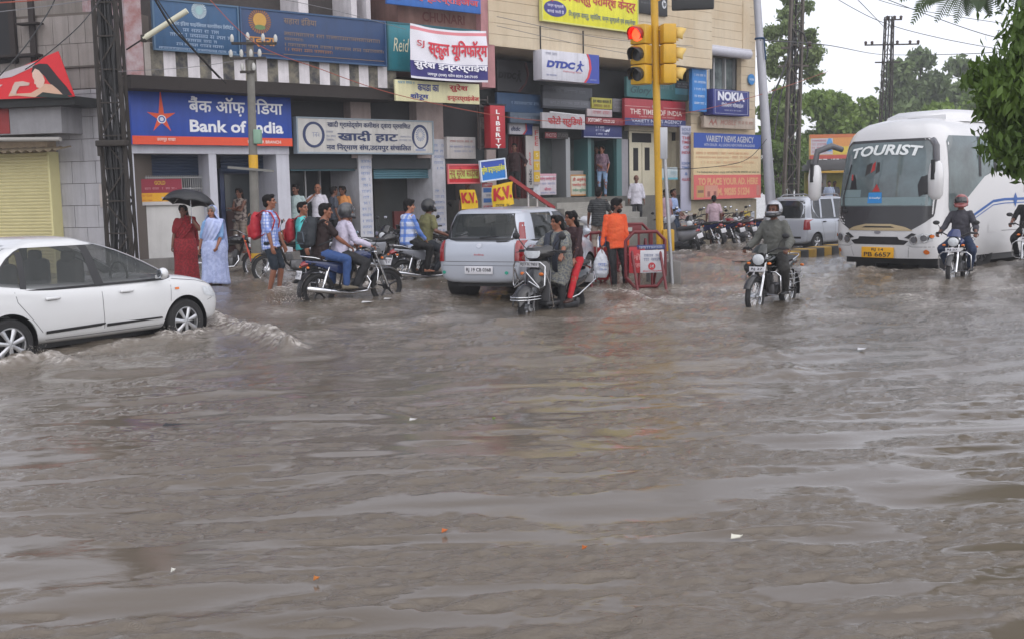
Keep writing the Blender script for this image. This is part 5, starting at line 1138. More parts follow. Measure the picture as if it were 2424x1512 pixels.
zs = [.32, .36, .5, .7, .9, 1.1, 1.3, 1.45, 1.7, 2.0, 2.25, 2.5, 2.65, 2.78, 2.87, 2.95, 3.02, 3.08, 3.13, 3.16, 3.185, 3.19]
mb = MB(); mb.loft([bus_xy(z) for z in zs]); body = mb.build('body', mat('coach_white', (.64, .64, .65), .25, coat=.5, var=.06, vscale=.8), bus, smooth=50)
bs = Skin(body)
def bpart(name, m, fn, parent=None, smooth=50): q = MB(); fn(q); return q.build(name, m, parent or bus, smooth=smooth)
coach_gl = mat('coach_glass', (.085, .10, .10), .05, spec=.8, var=.7, vscale=.9, var2='#7c9094')  # pale mottling in the glass colour stands in for reflections
wsp = [(-1.10, 1.38), (1.10, 1.38), (1.13, 1.6), (1.07, 2.3), (1.0, 2.60), (.9, 2.68), (-.9, 2.68), (-1.0, 2.60), (-1.07, 2.3), (-1.13, 1.6)]
black_band = mat('grey_black_mask', (.04, .04, .043), .25)
bpart('windscreen_mask', black_band, lambda q: bs.decal(q, [(-.75, .90), (.75, .90), (1.0, 1.04), (1.15, 1.18), (1.17, 1.6), (1.10, 2.34), (1.04, 2.66), (.92, 2.74), (-.92, 2.74), (-1.04, 2.66), (-1.10, 2.34), (-1.17, 1.6), (-1.15, 1.18), (-1.0, 1.04)], 'F', .005, 34, 24))
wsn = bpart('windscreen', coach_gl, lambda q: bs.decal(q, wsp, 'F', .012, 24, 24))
bpart('grille_moulding', mat('champagne', '#b8a582', .35, .3), lambda q: bs.decal(q, [(-.78, .885), (.78, .885), (.62, .96), (.3, 1.02), (-.3, 1.02), (-.62, .96)], 'F', .012, 8, 16))
bpart('grille_slot', black_pl, lambda q: bs.decal(q, [(-.40, .945), (.40, .945), (.3, .975), (-.3, .975)], 'F', .018, 3, 12))
bpart('destination_lettering', mat('white_decal', '#e8ecec', .5), lambda q: bs.text(q, 'TOURIST', -.84, .84, 2.36, 2.57, 'F', .034, bold=.035, shear=.18, arc=lambda f: .06 * (1 - (2 * f - 1) ** 2)), wsn)
bpart('dash_panel', mat('pale_dash', '#7f9396', .3, var=.3, vscale=1.5), lambda q: (bs.decal(q, [(-1.08, 1.40), (1.06, 1.40), (1.07, 1.56), (-1.08, 1.56)], 'F', .015, 4, 16), bs.decal(q, [(.50, 1.57), (1.02, 1.57), (1.0, 1.72), (.5, 1.72)], 'F', .015, 4, 6)), wsn)
for nm, pl4 in (('driver_silhouette', [(-1.05, 1.6), (-.85, 1.56), (-.80, 1.8), (-.88, 2.0), (-1.02, 2.02)]), ('helper_silhouette', [(.62, 1.73), (.82, 1.73), (.78, 1.95), (.72, 2.05), (.66, 1.95)])): bpart(nm, mat('driver_dark', (.012, .012, .014), .4), lambda q: bs.decal(q, pl4, 'F', .0145, 8, 4), wsn)
bpart('windscreen_pennant', mat('dash_red', '#a8302e', .4), lambda q: (bs.decal(q, [(.0, 1.68), (.20, 1.68), (.10, 1.84)], 'F', .019, 6, 6), bs.decal(q, [(.74, 1.92), (.79, 1.92), (.79, 2.04), (.75, 2.04)], 'F', .019, 4, 3), bs.decal(q, [(.18, 2.12), (.28, 2.06), (.24, 2.28), (.18, 2.3)], 'F', .019, 4, 3)), wsn)
rs = bpart('route_card', mat('card_blue', '#2f86c8', .4), lambda q: bs.decal(q, [(-.06, 1.44), (.30, 1.44), (.28, 1.66), (-.04, 1.66)], 'F', .020, 4, 6), wsn)
bpart('lettering', MATS['white_decal'], lambda q: bs.text(q, 'Srinathji', -.02, .26, 1.52, 1.57, 'F', .024, shear=.2), rs)
bpart('windscreen_curtain', mat('curtain_dark', (.03, .026, .026), .7), lambda q: (bs.decal(q, [(.30, 2.06), (.42, 2.0), (.40, 2.26), (.26, 2.28)], 'F', .0145, 5, 4), bs.decal(q, [(.06, 2.08), (.16, 2.04), (.15, 2.28), (.08, 2.28)], 'F', .0145, 5, 4)), wsn)
bpart('wiper', black_pl, lambda q: (q.tube([bs.pt(.92, 1.30, 'F', .03), bs.pt(.95, 1.6, 'F', .04), bs.pt(.82, 2.25, 'F', .04)], .014, 6), q.box(bs.pt(.90, 1.28, 'F', .03), (.12, .04, .07), bev=.01)))
bpart('lower_grille', black_pl, lambda q: bs.decal(q, [(-.60, .60), (.60, .60), (.72, .70), (.5, .70), (.46, .76), (-.46, .76), (-.5, .70), (-.72, .70)], 'F', .008, 6, 14))
bpart('emblem', mat('dull_silver', '#9a9aa2', .3, .6), lambda q: bs.decal(q, [(.08 * math.cos(t * .3927), .85 + .04 * math.sin(t * .3927)) for t in range(16)], 'F', .010, 6, 6))
bpart('panel_gap', MATS['panel_gap'], lambda q: (bs.ribbon(q, [(-1.17, .56), (-.75, .56), (-.66, .60)], .010, 'F', .003), bs.ribbon(q, [(1.17, .56), (.75, .56), (.66, .60)], .010, 'F', .003), bs.ribbon(q, [(-.70, .55), (-.66, .34)], .009, 'F', .003), bs.ribbon(q, [(.70, .55), (.66, .34)], .009, 'F', .003)))
for sg in (1, -1):
    h = bpart('headlight', mat('lamp_housing', '#c2c3c6', .2, var=.2), lambda q: bs.decal(q, [(sg * .66, .58), (sg * 1.14, .66), (sg * 1.16, .82), (sg * .98, .84), (sg * .74, .72)], 'F', .010, 8, 10))
    for cx, cz, r_ in ((.80, .70, .088), (1.0, .735, .088), (1.13, .775, .045)):
        lamp = bpart('lamp', chrome, lambda q: bs.decal(q, [(sg * cx + r_ * math.cos(t * .314), cz + r_ * math.sin(t * .314)) for t in range(20)], 'F', .020, 10, 8), h)
        bpart('bulb_lens', mat('lamp_glass', (.10, .10, .11), .1) if r_ > .05 else lens_o, lambda q: bs.decal(q, [(sg * cx + r_ * .72 * math.cos(t * .314), cz + r_ * .72 * math.sin(t * .314)) for t in range(20)], 'F', .026, 10, 8), h)
    bpart('brow', black_pl, lambda q: bs.decal(q, [(sg * .60, .74), (sg * .70, .72), (sg * .86, .82), (sg * .76, .84)], 'F', .014, 5, 6), h)
    bpart('fog_lamp', lens_o, lambda q: bs.decal(q, [(sg * 1.04 + .05 * math.cos(t * .314), .46 + .05 * math.sin(t * .314)) for t in range(20)], 'F', .014, 6, 6))
    arm = [Vector((sg * 1.12, -.28, 2.58)), Vector((sg * 1.22, -.02, 2.66)), Vector((sg * 1.42, .22, 2.55)), Vector((sg * 1.46, .26, 2.25)), Vector((sg * 1.45, .26, 2.02))]
    ar = bpart('mirror_arm', mat('mirror_arm_grey', (.10, .10, .11), .35), lambda q: q.tube(arm, [.06, .07, .07, .065, .06], 10))
    bpart('mirror_shell', mat('coach_white', 0), lambda q: (q.tube([(sg * 1.45, .25, 1.52), (sg * 1.45, .26, 1.60), (sg * 1.45, .26, 2.0), (sg * 1.45, .25, 2.2), (sg * 1.45, .25, 2.26)], [(.08, .06), (.15, .12), (.16, .13), (.13, .10), (.08, .06)], 14, lat=(1, 0, 0))), ar)
    bpart('mirror_recess', black_pl, lambda q: q.tube([(sg * 1.45, .37, 1.90), (sg * 1.45, .375, 2.28)], [(.05, .03), (.045, .03)], 10, lat=(1, 0, 0)), ar)
plate(bus, bs.pt(0, .44, 'F', .02), .78, .22, 'RJ 14', 1, plate_y, two='PB 6657')
bus.scale = (1, 1, 1.045)
# side of the coach (its left side, seen on the right)
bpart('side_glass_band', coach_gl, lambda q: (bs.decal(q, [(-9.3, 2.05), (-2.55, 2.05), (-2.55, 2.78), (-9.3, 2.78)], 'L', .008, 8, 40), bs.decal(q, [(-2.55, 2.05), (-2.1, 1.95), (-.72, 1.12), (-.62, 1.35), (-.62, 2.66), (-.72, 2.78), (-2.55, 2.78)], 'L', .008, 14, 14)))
bpart('window_bar', black_pl, lambda q: [bs.decal(q, [(y, z0), (y + w, z0), (y + w, z1), (y, z1)], 'L', .016, 8, 2) for y, w, z0, z1 in ((-1.95, .10, 1.95, 2.76), (-2.62, .12, 2.07, 2.76), (-4.3, .07, 2.07, 2.76), (-6.0, .07, 2.07, 2.76), (-7.7, .07, 2.07, 2.76), (-2.5, .5, 2.42, 2.46))])
bpart('side_stripe', mat('stripe_blue', '#2c5a9e', .35), lambda q: (bs.ribbon(q, [(-9.3, 1.46), (-3.0, 1.46), (-2.5, 1.43), (-1.7, 1.17), (-1.1, 1.0)], .055, 'L', .006, .12)))
bpart('side_pinstripe', mat('stripe_blue', 0), lambda q: bs.ribbon(q, [(-9.3, 1.38), (-3.0, 1.38), (-2.5, 1.35), (-1.7, 1.09)], .02, 'L', .006, .12))
bpart('side_emblem', mat('stripe_blue', 0), lambda q: bs.decal(q, [(-3.6, 1.46), (-3.5, 1.60), (-3.4, 1.46), (-3.5, 1.28)], 'L', .009, 8, 4))
bpart('hatch_gap', MATS['panel_gap'], lambda q: [bs.ribbon(q, ln, .012, 'L', .004, .2) for ln in ([(-1.7, .36), (-1.7, .75)], [(-4.4, .36), (-4.4, .8), (-2.9, .8)], [(-6.4, .36), (-6.4, .8), (-4.4, .8)], [(-3.9, 1.6), (-5.2, 1.6), (-5.2, 1.86), (-3.9, 1.86), (-3.9, 1.6)])])
bpart('fuel_flap', mat('coach_white', 0), lambda q: bs.decal(q, [(-2.62, .78), (-2.3, .78), (-2.3, .95), (-2.62, .95)], 'L', .010, 3, 3))
bpart('air_conditioner', mat('coach_white', 0), lambda q: q.loft([[Vector((x * k, yy + dy, z)) for x, yy in ((-.85, -1.9), (-.7, -1.35), (.7, -1.35), (.85, -1.9), (.85, -4.8), (.7, -5.1), (-.7, -5.1), (-.85, -4.8))] for k, dy, z in ((1.05, 0, 3.10), (1.0, -.05, 3.24), (.88, -.35, 3.35), (.6, -.6, 3.38))]))
for y in (-2.2, -7.0):
    for sg in (1, -1): wheel(bus, (sg * 1.05, y, .46), .47, .30, .28, sg, nsp=10, rim_mat=engine_m)
bpart('underframe_shade_blocks', black_pl, lambda q: (q.box((0, -BL / 2, .28), (2.2, BL * .9, .2)), [q.box((sg * .78, -1.0, .19), (.5, .5, .34)) for sg in (1, -1)]))  # front boxes: black put in for tyres and shadow below the coach
# ---------------------------------------------------------------- two-wheelers  (x right, y forward, z up, origin on the road between the axles)
def arc_strip(mb, c, R, a0, a1, w, th=.006, n=16, crown=.02):
    rows = []
    for i in range(n + 1):
        a = rad(a0 + (a1 - a0) * i / n); d = Vector((0, math.cos(a), math.sin(a))); p = Vector(c)
        rows.append([p + d * (R - crown) + Vector((-w / 2, 0, 0)), p + d * R + Vector((-w * .3, 0, 0)), p + d * (R + .006) , p + d * R + Vector((w * .3, 0, 0)), p + d * (R - crown) + Vector((w / 2, 0, 0)),
                     p + d * (R - crown - th) + Vector((w * .45, 0, 0)), p + d * (R - th) , p + d * (R - crown - th) + Vector((-w * .45, 0, 0))])
    mb.loft(rows)
def bike_wheel(parent, y, R, tr, style, rim_m):
    mb = MB(); mb.ring((0, y, R), R - tr, tr, 'X', 36, 10, .95); t = mb.build('wheel', tyre_m, parent)
    mb = MB(); r0 = R - tr * 1.7; mb.lathe([(r0, -.022), (r0 + .012, -.018), (r0 + .004, 0), (r0 + .012, .018), (r0, .022), (r0 - .012, .016), (r0 - .012, -.016), (r0, -.022)], (0, y, R), 'X', 36)
    if style == 'spoke':
        for i in range(28):
            a = 2 * math.pi * i / 28; b = a + (.35 if i % 2 else -.35); s_ = 1 if i % 4 < 2 else -1
            mb.tube([(s_ * .03, y + .04 * math.cos(b), R + .04 * math.sin(b)), (0, y + (r0 - .01) * math.cos(a), R + (r0 - .01) * math.sin(a))], .0035, 4)
    else:
        for i in range(5):
            a = 2 * math.pi * i / 5 + .4; p = Vector((0, y + (r0 - .01) * math.cos(a), R + (r0 - .01) * math.sin(a))); o = Vector((0, y, R)); mb.tube([o.lerp(p, .15), o.lerp(p, .6), p], [(.018, .022), (.014, .014), (.016, .02)], 6, lat=(1, 0, 0))
    mb.lathe([(0, -.05), (.055, -.045), (.06, 0), (.055, .045), (0, .05)], (0, y, R), 'X', 18)
    mb.build('rim', rim_m, t); return t
def motorcycle(label, tank, loc, heading, lean=0.0, steer=0, wheels='spoke', rim=None, fork=None, plate_txt=None, visor=True, guard=True, group=None, side=None, z=None, mirrors=True, name='motorcycle'):
    r = empty(name, label, 'motorcycle', loc, group=group); r.rotation_mode = 'XYZ'; r.rotation_euler = (0, rad(lean), -rad(heading))
    rim = rim or chrome; fork = fork or chrome; side = side or tank
    def part(nm, m, fn, par=None, smooth=45): q = MB(); fn(q); return q.build(nm, m, par or r, smooth=smooth)
    R = .30; yf, yr = .65, -.61
    bike_wheel(r, yf, R, .043, wheels, rim); bike_wheel(r, yr, R, .048, wheels, rim)
    fk = part('fork', fork, lambda q: [(q.tube([(s * .085, yf, R), (s * .085, .52, .62)], [.024, .026], 10), q.tube([(s * .085, .52, .62), (s * .085, .40, .93)], .017, 8)) for s in (1, -1)] + [q.tube([(-.10, yf, R), (.10, yf, R)], .012, 8), q.box((0, .41, .90), (.22, .06, .03), bev=.01)])
    part('front_fender', black_gl if guard else tank, lambda q: arc_strip(q, (0, yf, R), R + .035, 25, 165, .12))
    hl = part('headlight', black_gl, lambda q: q.tube([(0, .40, .86), (0, .46, .86), (0, .53, .86)], [(.09, .085), (.115, .10), (.105, .095)], 14, lat=(1, 0, 0)))
    part('lens', lens_w, lambda q: q.tube([(0, .53, .86), (0, .545, .86), (0, .553, .86)], [(.098, .088), (.085, .075), (.03, .03)], 14, lat=(1, 0, 0)), hl)
    if visor: part('cowl', tank, lambda q: q.loft([[Vector((x, y, zz)) for x, y, zz in ((-.11 * k, .40 + d, z0), (-.06 * k, .44 + d, z0 + .01), (.06 * k, .44 + d, z0 + .01), (.11 * k, .40 + d, z0), (.09 * k, .36 + d, z0), (-.09 * k, .36 + d, z0))] for k, d, z0 in ((1.15, .10, .955), (1.1, .07, 1.0), (.95, .03, 1.05), (.7, -.02, 1.09))]))
    part('handlebar', chrome if not visor else black_pl, lambda q: q.tube([(-.35, .26, 1.02), (-.24, .34, 1.03), (-.10, .40, .96), (.10, .40, .96), (.24, .34, 1.03), (.35, .26, 1.02)], .013, 8))
    part('grip', black_pl, lambda q: [q.tube([(s * .25, .333, 1.03), (s * .37, .245, 1.018)], .019, 8) for s in (1, -1)] + [q.tube([(s * .22, .37, 1.02), (s * .38, .33, 1.0)], .006, 6) for s in (1, -1)])
    if mirrors:
        for s in (1, -1):
            mm = part('mirror', black_pl, lambda q: (q.tube([(s * .24, .345, 1.03), (s * .28, .36, 1.12), (s * .34, .33, 1.20)], .006, 6), q.ell((s * .36, .33, 1.22), (.065, .018, .042), 14, 8)))
            part('mirror_glass', mirror_gl, lambda q: q.ell((s * .36, .316, 1.22), (.056, .008, .036), 14, 8), mm)
    part('tank', tank, lambda q: q.tube([(0, .37, .82), (0, .33, .83), (0, .20, .85), (0, .05, .83), (0, -.06, .78), (0, -.10, .76)], [(.03, .03), (.10, .075), (.135, .095), (.125, .09), (.09, .06), (.04, .03)], 16, lat=(1, 0, 0)))
    part('fuel_cap', chrome, lambda q: q.tube([(0, .18, .94), (0, .18, .955)], .035, 12))
    part('seat', seat_m, lambda q: q.tube([(0, -.04, .80), (0, -.12, .80), (0, -.35, .805), (0, -.60, .825), (0, -.74, .83), (0, -.79, .82)], [(.06, .02), (.12, .04), (.135, .05), (.125, .05), (.11, .04), (.06, .02)], 14, lat=(1, 0, 0)))
    part('side_panel', side, lambda q: [q.loft([[Vector((s * .105, -.08, .76)), Vector((s * .125, -.08, .70)), Vector((s * .11, -.10, .56)), Vector((s * .09, -.1, .6))], [Vector((s * .12, -.30, .76)), Vector((s * .14, -.3, .70)), Vector((s * .12, -.28, .58)), Vector((s * .1, -.3, .62))], [Vector((s * .11, -.60, .79)), Vector((s * .125, -.6, .76)), Vector((s * .11, -.58, .70)), Vector((s * .09, -.6, .74))], [Vector((s * .06, -.84, .82)), Vector((s * .07, -.84, .80)), Vector((s * .06, -.84, .77)), Vector((s * .05, -.84, .79))]]) for s in (1, -1)])
    part('grab_rail', chrome, lambda q: q.tube([(.13, -.50, .80), (.14, -.72, .86), (.08, -.86, .88), (-.08, -.86, .88), (-.14, -.72, .86), (-.13, -.50, .80)], .011, 8))
    part('frame', black_iron, lambda q: (q.tube([(0, .40, .92), (0, .34, .74), (0, .24, .42), (0, .10, .28), (0, -.22, .28)], .022, 8), [q.tube([(s * .05, .36, .80), (s * .08, -.1, .72), (s * .09, -.75, .76)], .016, 6) for s in (1, -1)], [q.tube([(s * .07, -.10, .70), (s * .07, -.2, .32)], .016, 6) for s in (1, -1)], [q.tube([(s * .09, -.16, .34), (s * .10, yr, R)], .016, 8) for s in (1, -1)]))
    part('engine', engine_m, lambda q: (q.box((0, .02, .37), (.22, .30, .20), bev=.05), [q.box((0, .17 + .012 * i * .3, .48 + .022 * i), (.15, .15, .012)) for i in range(6)], q.tube([(-.13, .0, .36), (.13, .0, .36)], .085, 18), q.tube([(0, .16, .46), (0, .19, .63)], .05, 12)))
    part('exhaust', chrome, lambda q: q.tube([(.05, .26, .50), (.09, .31, .40), (.12, .22, .26), (.14, -.05, .24), (.15, -.30, .27), (.16, -.42, .29), (.165, -.85, .36), (.165, -.88, .365)], [.02, .02, .02, .022, .028, .045, .048, .03], 12))
    part('shock_absorber', chrome, lambda q: [(q.tube([(s * .115, yr + .02, .33), (s * .11, -.44, .70)], .014, 8), [q.ring((s * .114, yr + .02 + .15 * f, .33 + .33 * f), .024, .005, 'X', 10, 5) for f in ()], q.tube([(s * .113, yr + .06, .42), (s * .111, -.48, .62)], .028, 10)) for s in (1, -1)])
    part('rear_fender', black_pl, lambda q: arc_strip(q, (0, yr, R), R + .06, 70, 195, .15))
    tlp = part('tail_light', lens_r, lambda q: q.tube([(0, -.80, .76), (0, -.86, .75), (0, -.90, .73)], [(.075, .05), (.07, .045), (.04, .025)], 10, lat=(1, 0, 0)))
    part('indicator', lens_o, lambda q: [q.ell((s * .15, -.84, .70), (.035, .025, .022), 10, 6) for s in (1, -1)] + [q.ell((s * .17, .50, .80), (.035, .025, .022), 10, 6) for s in (1, -1)])
    plate(r, (0, -.945, .58), .20, .14, plate_txt, -1, tilt=-.25)
    plate(r, (0, .575, .715), .26, .075, plate_txt, 1)
    part('foot_peg', black_pl, lambda q: [(q.tube([(s * .10, -.05, .30), (s * .26, -.06, .30)], .014, 8), q.tube([(s * .12, -.42, .36), (s * .24, -.42, .36)], .012, 8)) for s in (1, -1)])
    if guard: part('crash_guard', chrome, lambda q: [q.tube([(s * .02, .34, .66), (s * .22, .36, .66), (s * .29, .36, .60), (s * .29, .33, .36), (s * .22, .30, .30), (s * .04, .27, .30)], .012, 8) for s in (1, -1)])
    part('sari_guard', chrome, lambda q: [q.tube([(-.14, -.35, z_), (-.17, -.45, z_), (-.17, -.78, z_ + .02), (-.13, -.84, z_ + .02)], .006, 6) for z_ in (.42, .50, .58)] + [q.tube([(-.165, -.5, .40), (-.165, -.5, .66)], .006, 6), q.tube([(-.165, -.74, .40), (-.165, -.74, .68)], .006, 6)])
    return r
def scooter(label, paint, loc, heading, lean=0.0, plate_txt=None, guard=True, group=None, name='scooter'):
    r = empty(name, label, 'scooter', loc, group=group); r.rotation_euler = (0, rad(lean), -rad(heading))
    def part(nm, m, fn, par=None, smooth=50): q = MB(); fn(q); return q.build(nm, m, par or r, smooth=smooth)
    R = .225; yf, yr = .62, -.60
    bike_wheel(r, yf, R, .05, 'alloy', alloy); bike_wheel(r, yr, R, .055, 'alloy', engine_m)
    part('fork', engine_m, lambda q: [q.tube([(s * .075, yf, R), (s * .06, .54, .52)], .02, 8) for s in (1, -1)])
    part('front_fender', paint, lambda q: q.loft([[Vector((x * w, yf + y0 + .0, zz)) for x, zz in ((-1, z0 - .10), (-.9, z0 - .02), (-.55, z0 + .03), (0, z0 + .045), (.55, z0 + .03), (.9, z0 - .02), (1, z0 - .10), (.8, z0 - .10), (0, z0 + .02), (-.8, z0 - .10))] for w, y0, z0 in ((.06, .30, .36), (.10, .24, .44), (.115, .12, .52), (.12, -.02, .55), (.11, -.14, .50), (.09, -.22, .42))]))
    shield = [(.10, .56, .40), (.15, .545, .50), (.185, .51, .64), (.19, .47, .78), (.16, .43, .90), (.10, .40, .97)]
    part('apron', paint, lambda q: q.loft([[Vector((w * x, y + dy, zz)) for x, dy in ((-1, -.10), (-.75, -.02), (-.35, .045), (0, .06), (.35, .045), (.75, -.02), (1, -.10), (.6, -.12), (-.6, -.12))] for w, y, zz in shield]))
    part('leg_shield', mat('grey_inner', (.10, .10, .105), .5), lambda q: q.loft([[Vector((w, y, zz)), Vector((-w, y, zz)), Vector((-w, y - .03, zz)), Vector((w, y - .03, zz))] for w, y, zz in ((.17, .36, .30), (.20, .40, .5), (.19, .36, .75), (.12, .31, .93))]))
    part('floorboard', black_pl, lambda q: (q.box((0, .16, .27), (.36, .52, .07), bev=.02), q.box((0, -.1, .20), (.28, .8, .10), bev=.03)))
    part('rear_body', paint, lambda q: q.tube([(0, -.04, .52), (0, -.10, .54), (0, -.35, .58), (0, -.62, .62), (0, -.84, .68), (0, -.93, .72)], [(.10, .18), (.15, .22), (.19, .18), (.18, .15), (.12, .09), (.05, .03)], 18, lat=(1, 0, 0)))
    part('seat', seat_m, lambda q: q.tube([(0, -.02, .76), (0, -.08, .77), (0, -.35, .77), (0, -.62, .81), (0, -.84, .82), (0, -.90, .81)], [(.07, .02), (.14, .045), (.15, .05), (.145, .05), (.12, .04), (.06, .02)], 14, lat=(1, 0, 0)))
    hd = part('handlebar_cowl', paint, lambda q: q.loft([[Vector((x, y, zz)) for x, y, zz in ((-w, .30, z0 + .02), (-w * .6, .46, z0 + dz), (-w * .25, .52, z0 + dz), (w * .25, .52, z0 + dz), (w * .6, .46, z0 + dz), (w, .30, z0 + .02), (w * .6, .28, z0), (-w * .6, .28, z0))] for w, z0, dz in ((.10, .92, -.01), (.22, .97, -.02), (.25, 1.04, -.0), (.19, 1.10, -.015), (.12, 1.125, -.02))]))
    part('headlight', lens_w, lambda q: q.loft([[Vector((x, y, zz)) for x, y, zz in ((-.11 * w, .50, z0), (-.06 * w, .53, z0 - .003), (.06 * w, .53, z0 - .003), (.11 * w, .50, z0), (.09 * w, .46, z0), (-.09 * w, .46, z0))] for w, z0 in ((.75, .955), (1.05, .985), (1.15, 1.03), (1.1, 1.06))]), hd)
    part('handlebar', black_pl, lambda q: [(q.tube([(s * .15, .32, 1.03), (s * .24, .30, 1.05), (s * .37, .24, 1.04)], [.014, .016, .02], 8), q.tube([(s * .2, .36, 1.04), (s * .38, .31, 1.02)], .006, 6)) for s in (1, -1)])
    for s in (1, -1):
        mm = part('mirror', black_pl, lambda q: (q.tube([(s * .22, .32, 1.08), (s * .27, .34, 1.16), (s * .34, .33, 1.24)], .007, 6), q.ell((s * .37, .33, 1.27), (.06, .025, .055), 14, 8)))
        part('mirror_glass', mirror_gl, lambda q: q.ell((s * .37, .308, 1.27), (.05, .008, .046), 14, 8), mm)
    if guard:
        part('leg_guard', chrome, lambda q: [q.tube([(0, .66, .90), (s * .20, .62, .90), (s * .25, .58, .84), (s * .25, .60, .56), (s * .20, .64, .52), (s * .04, .66, .62)], .011, 8) for s in (1, -1)] + [q.tube([(s * .24, .58, .80), (s * .25, .46, .55), (s * .24, .36, .24), (s * .16, .30, .20)], .011, 8) for s in (1, -1)] + [q.tube([(s * .20, .66, .54), (0, .67, .76)], .008, 6) for s in (1, -1)])
        part('fender_guard', chrome, lambda q: [q.tube([(-.14, yf - .10, z_), (-.14, yf + .22, z_), (-.06, yf + .33, z_), (.06, yf + .33, z_), (.14, yf + .22, z_), (.14, yf - .10, z_)], .009, 8) for z_ in (.36, .40)])
        part('side_guard', chrome, lambda q: [q.tube([(s * .20, -.05, .30), (s * .24, -.3, .36), (s * .22, -.80, .56), (s * .10, -.95, .66)], .011, 8) for s in (1, -1)])
    plate(r, (0, .585, .86), .30, .075, plate_txt, 1, tilt=.15); plate(r, (0, -.96, .56), .20, .14, plate_txt, -1, tilt=-.2)
    part('tail_light', lens_r, lambda q: q.tube([(0, -.90, .72), (0, -.95, .71)], [(.09, .04), (.05, .02)], 10, lat=(1, 0, 0)))
    part('indicator', lens_o, lambda q: [q.ell((s * .15, .52, .72), (.04, .02, .025), 10, 6) for s in (1, -1)])
    part('exhaust', black_iron, lambda q: q.tube([(.12, -.2, .22), (.16, -.45, .24), (.17, -.86, .28)], [.03, .05, .05], 10))
    return r
def bike_at(px, py, depth, dz=-.13):
    p = at_y(px, py, depth); return Vector((p.x, p.y, wz(p.x, p.y) + dz))
red_dk = mat('dark_red_paint', '#7a1420', .2, coat=.6); blue_dk = mat('blue_paint', '#1b2a5c', .2, coat=.6); grn_blk = mat('black_green_paint', '#0d1612', .18, coat=.7); silver_b = mat('silver_bike', '#9b9ea6', .3, .4, coat=.4)
LA = bike_at(832, 660, 18.4, -.17); HA = 56
motoA = motorcycle('dark blue motorcycle with white plate, carrying two men past the concrete pole', mat('blue_tail', '#22315a', .25, coat=.5), LA, HA, wheels='alloy', rim=alloy_dk, plate_txt='RJ 27', visor=False, guard=True)
LB = bike_at(1016, 610, 21.2, -.20); HB = 50
motoB = motorcycle('black motorcycle with grey tail panel and white plate, left of the silver hatchback', black_gl, LB, HB, wheels='spoke', plate_txt='RJ 27', guard=False, side=silver_b)
LC = bike_at(1828, 650, 17.4, -.17); HC = 217
motoC = motorcycle('black motorcycle with chrome leg guard and red striped cowl, ridden towards the camera', grn_blk, LC, HC, plate_txt='RJ 27', fork=chrome)
LD = bike_at(2270, 610, 21.2, -.16); HD = 214
motoD = motorcycle('dark blue motorcycle with chrome leg guard in front of the coach', blue_dk, LD, HD, plate_txt='RJ 27')
LE = bike_at(2432, 590, 23.6, -.10)
motoE = motorcycle('black motorcycle with pale headlamp cut by the right edge', mat('cream_black', '#1a1815', .25), LE, 206, plate_txt='RJ 27', visor=True)
LS = bike_at(1308, 690, 17.1, -.18); HS = 219
scoot = scooter('black scooter with silver tubular guards carrying two women', black_gl, LS, HS, plate_txt='RJ27 SL 7853'); scoot.scale = (1.2, 1, 1.03)
PG = 'parked two-wheelers'
motorcycle('parked black motorcycle with orange fork and white front mudguard behind the concrete pole', black_gl, bike_at(538, 610, 24.0), 108, lean=-8, visor=False, guard=False, fork=mat('orange_fork', '#c2452c', .35), group=PG)
P0 = motorcycle('parked dark motorcycle half hidden behind the boy in the checked shirt', black_gl, bike_at(706, 600, 22.5), 250, lean=8, guard=False, group=PG, side=silver_b)
def again(o, label, px, py, d, hd, lean, z=-.13):
    c = copy_tree(o); c['label'] = label; c.location = bike_at(px, py, d, z); c.rotation_euler = (0, rad(lean), -rad(hd)); return c
again(P0, 'parked dark motorcycle directly behind the hands of the rider in white shirt', 905, 590, 24.0, 40, 7)
again(P0, 'parked dark motorcycle between the painted pillar and the rider in blue checks', 935, 585, 24.6, 215, -7)
again(P0, 'parked dark motorcycle with its handlebar showing above the hatchback tail lamp', 1050, 585, 24.5, 225, 7)
S0 = scooter('parked silver scooter leaning at the left end of the row under the billboard', silver_b, bike_at(1618, 570, 33.0, -.1), 330, lean=-16, guard=False, group=PG)
P1 = motorcycle('parked black motorcycle with round headlamp, second from the left under the billboard', black_gl, bike_at(1650, 572, 34.0, -.1), 200, lean=9, guard=False, group=PG, side=mat('blue_paint', 0))
again(P1, 'parked black motorcycle just left of the man in the pale pink shirt', 1672, 565, 35.5, 330, -9, -.1)
again(P1, 'parked black motorcycle just right of the man in the pale pink shirt', 1722, 563, 36, 335, -10, -.1)
P2 = motorcycle('parked red tailed motorcycle right of the man in the pale pink shirt', red_dk, bike_at(1742, 562, 36.5, -.1), 325, lean=-12, guard=False, group=PG)
again(P1, 'parked black motorcycle below the yellow paper poster', 1764, 560, 37, 215, 9, -.1)
again(P1, 'parked black motorcycle at the right end of the row beside the grey lamp post', 1786, 556, 38, 320, -10, -.1)
again(P2, 'parked red tailed motorcycle by the thin grey post and the yellow signal box', 1592, 565, 34.5, 210, 8, -.1)
S1 = scooter('parked white scooter mostly hidden between the silver hatchback and the man in orange', mat('scooter_white', '#c4c6cc', .25, coat=.5), bike_at(1398, 610, 28), 170, lean=6, guard=False, group=PG)
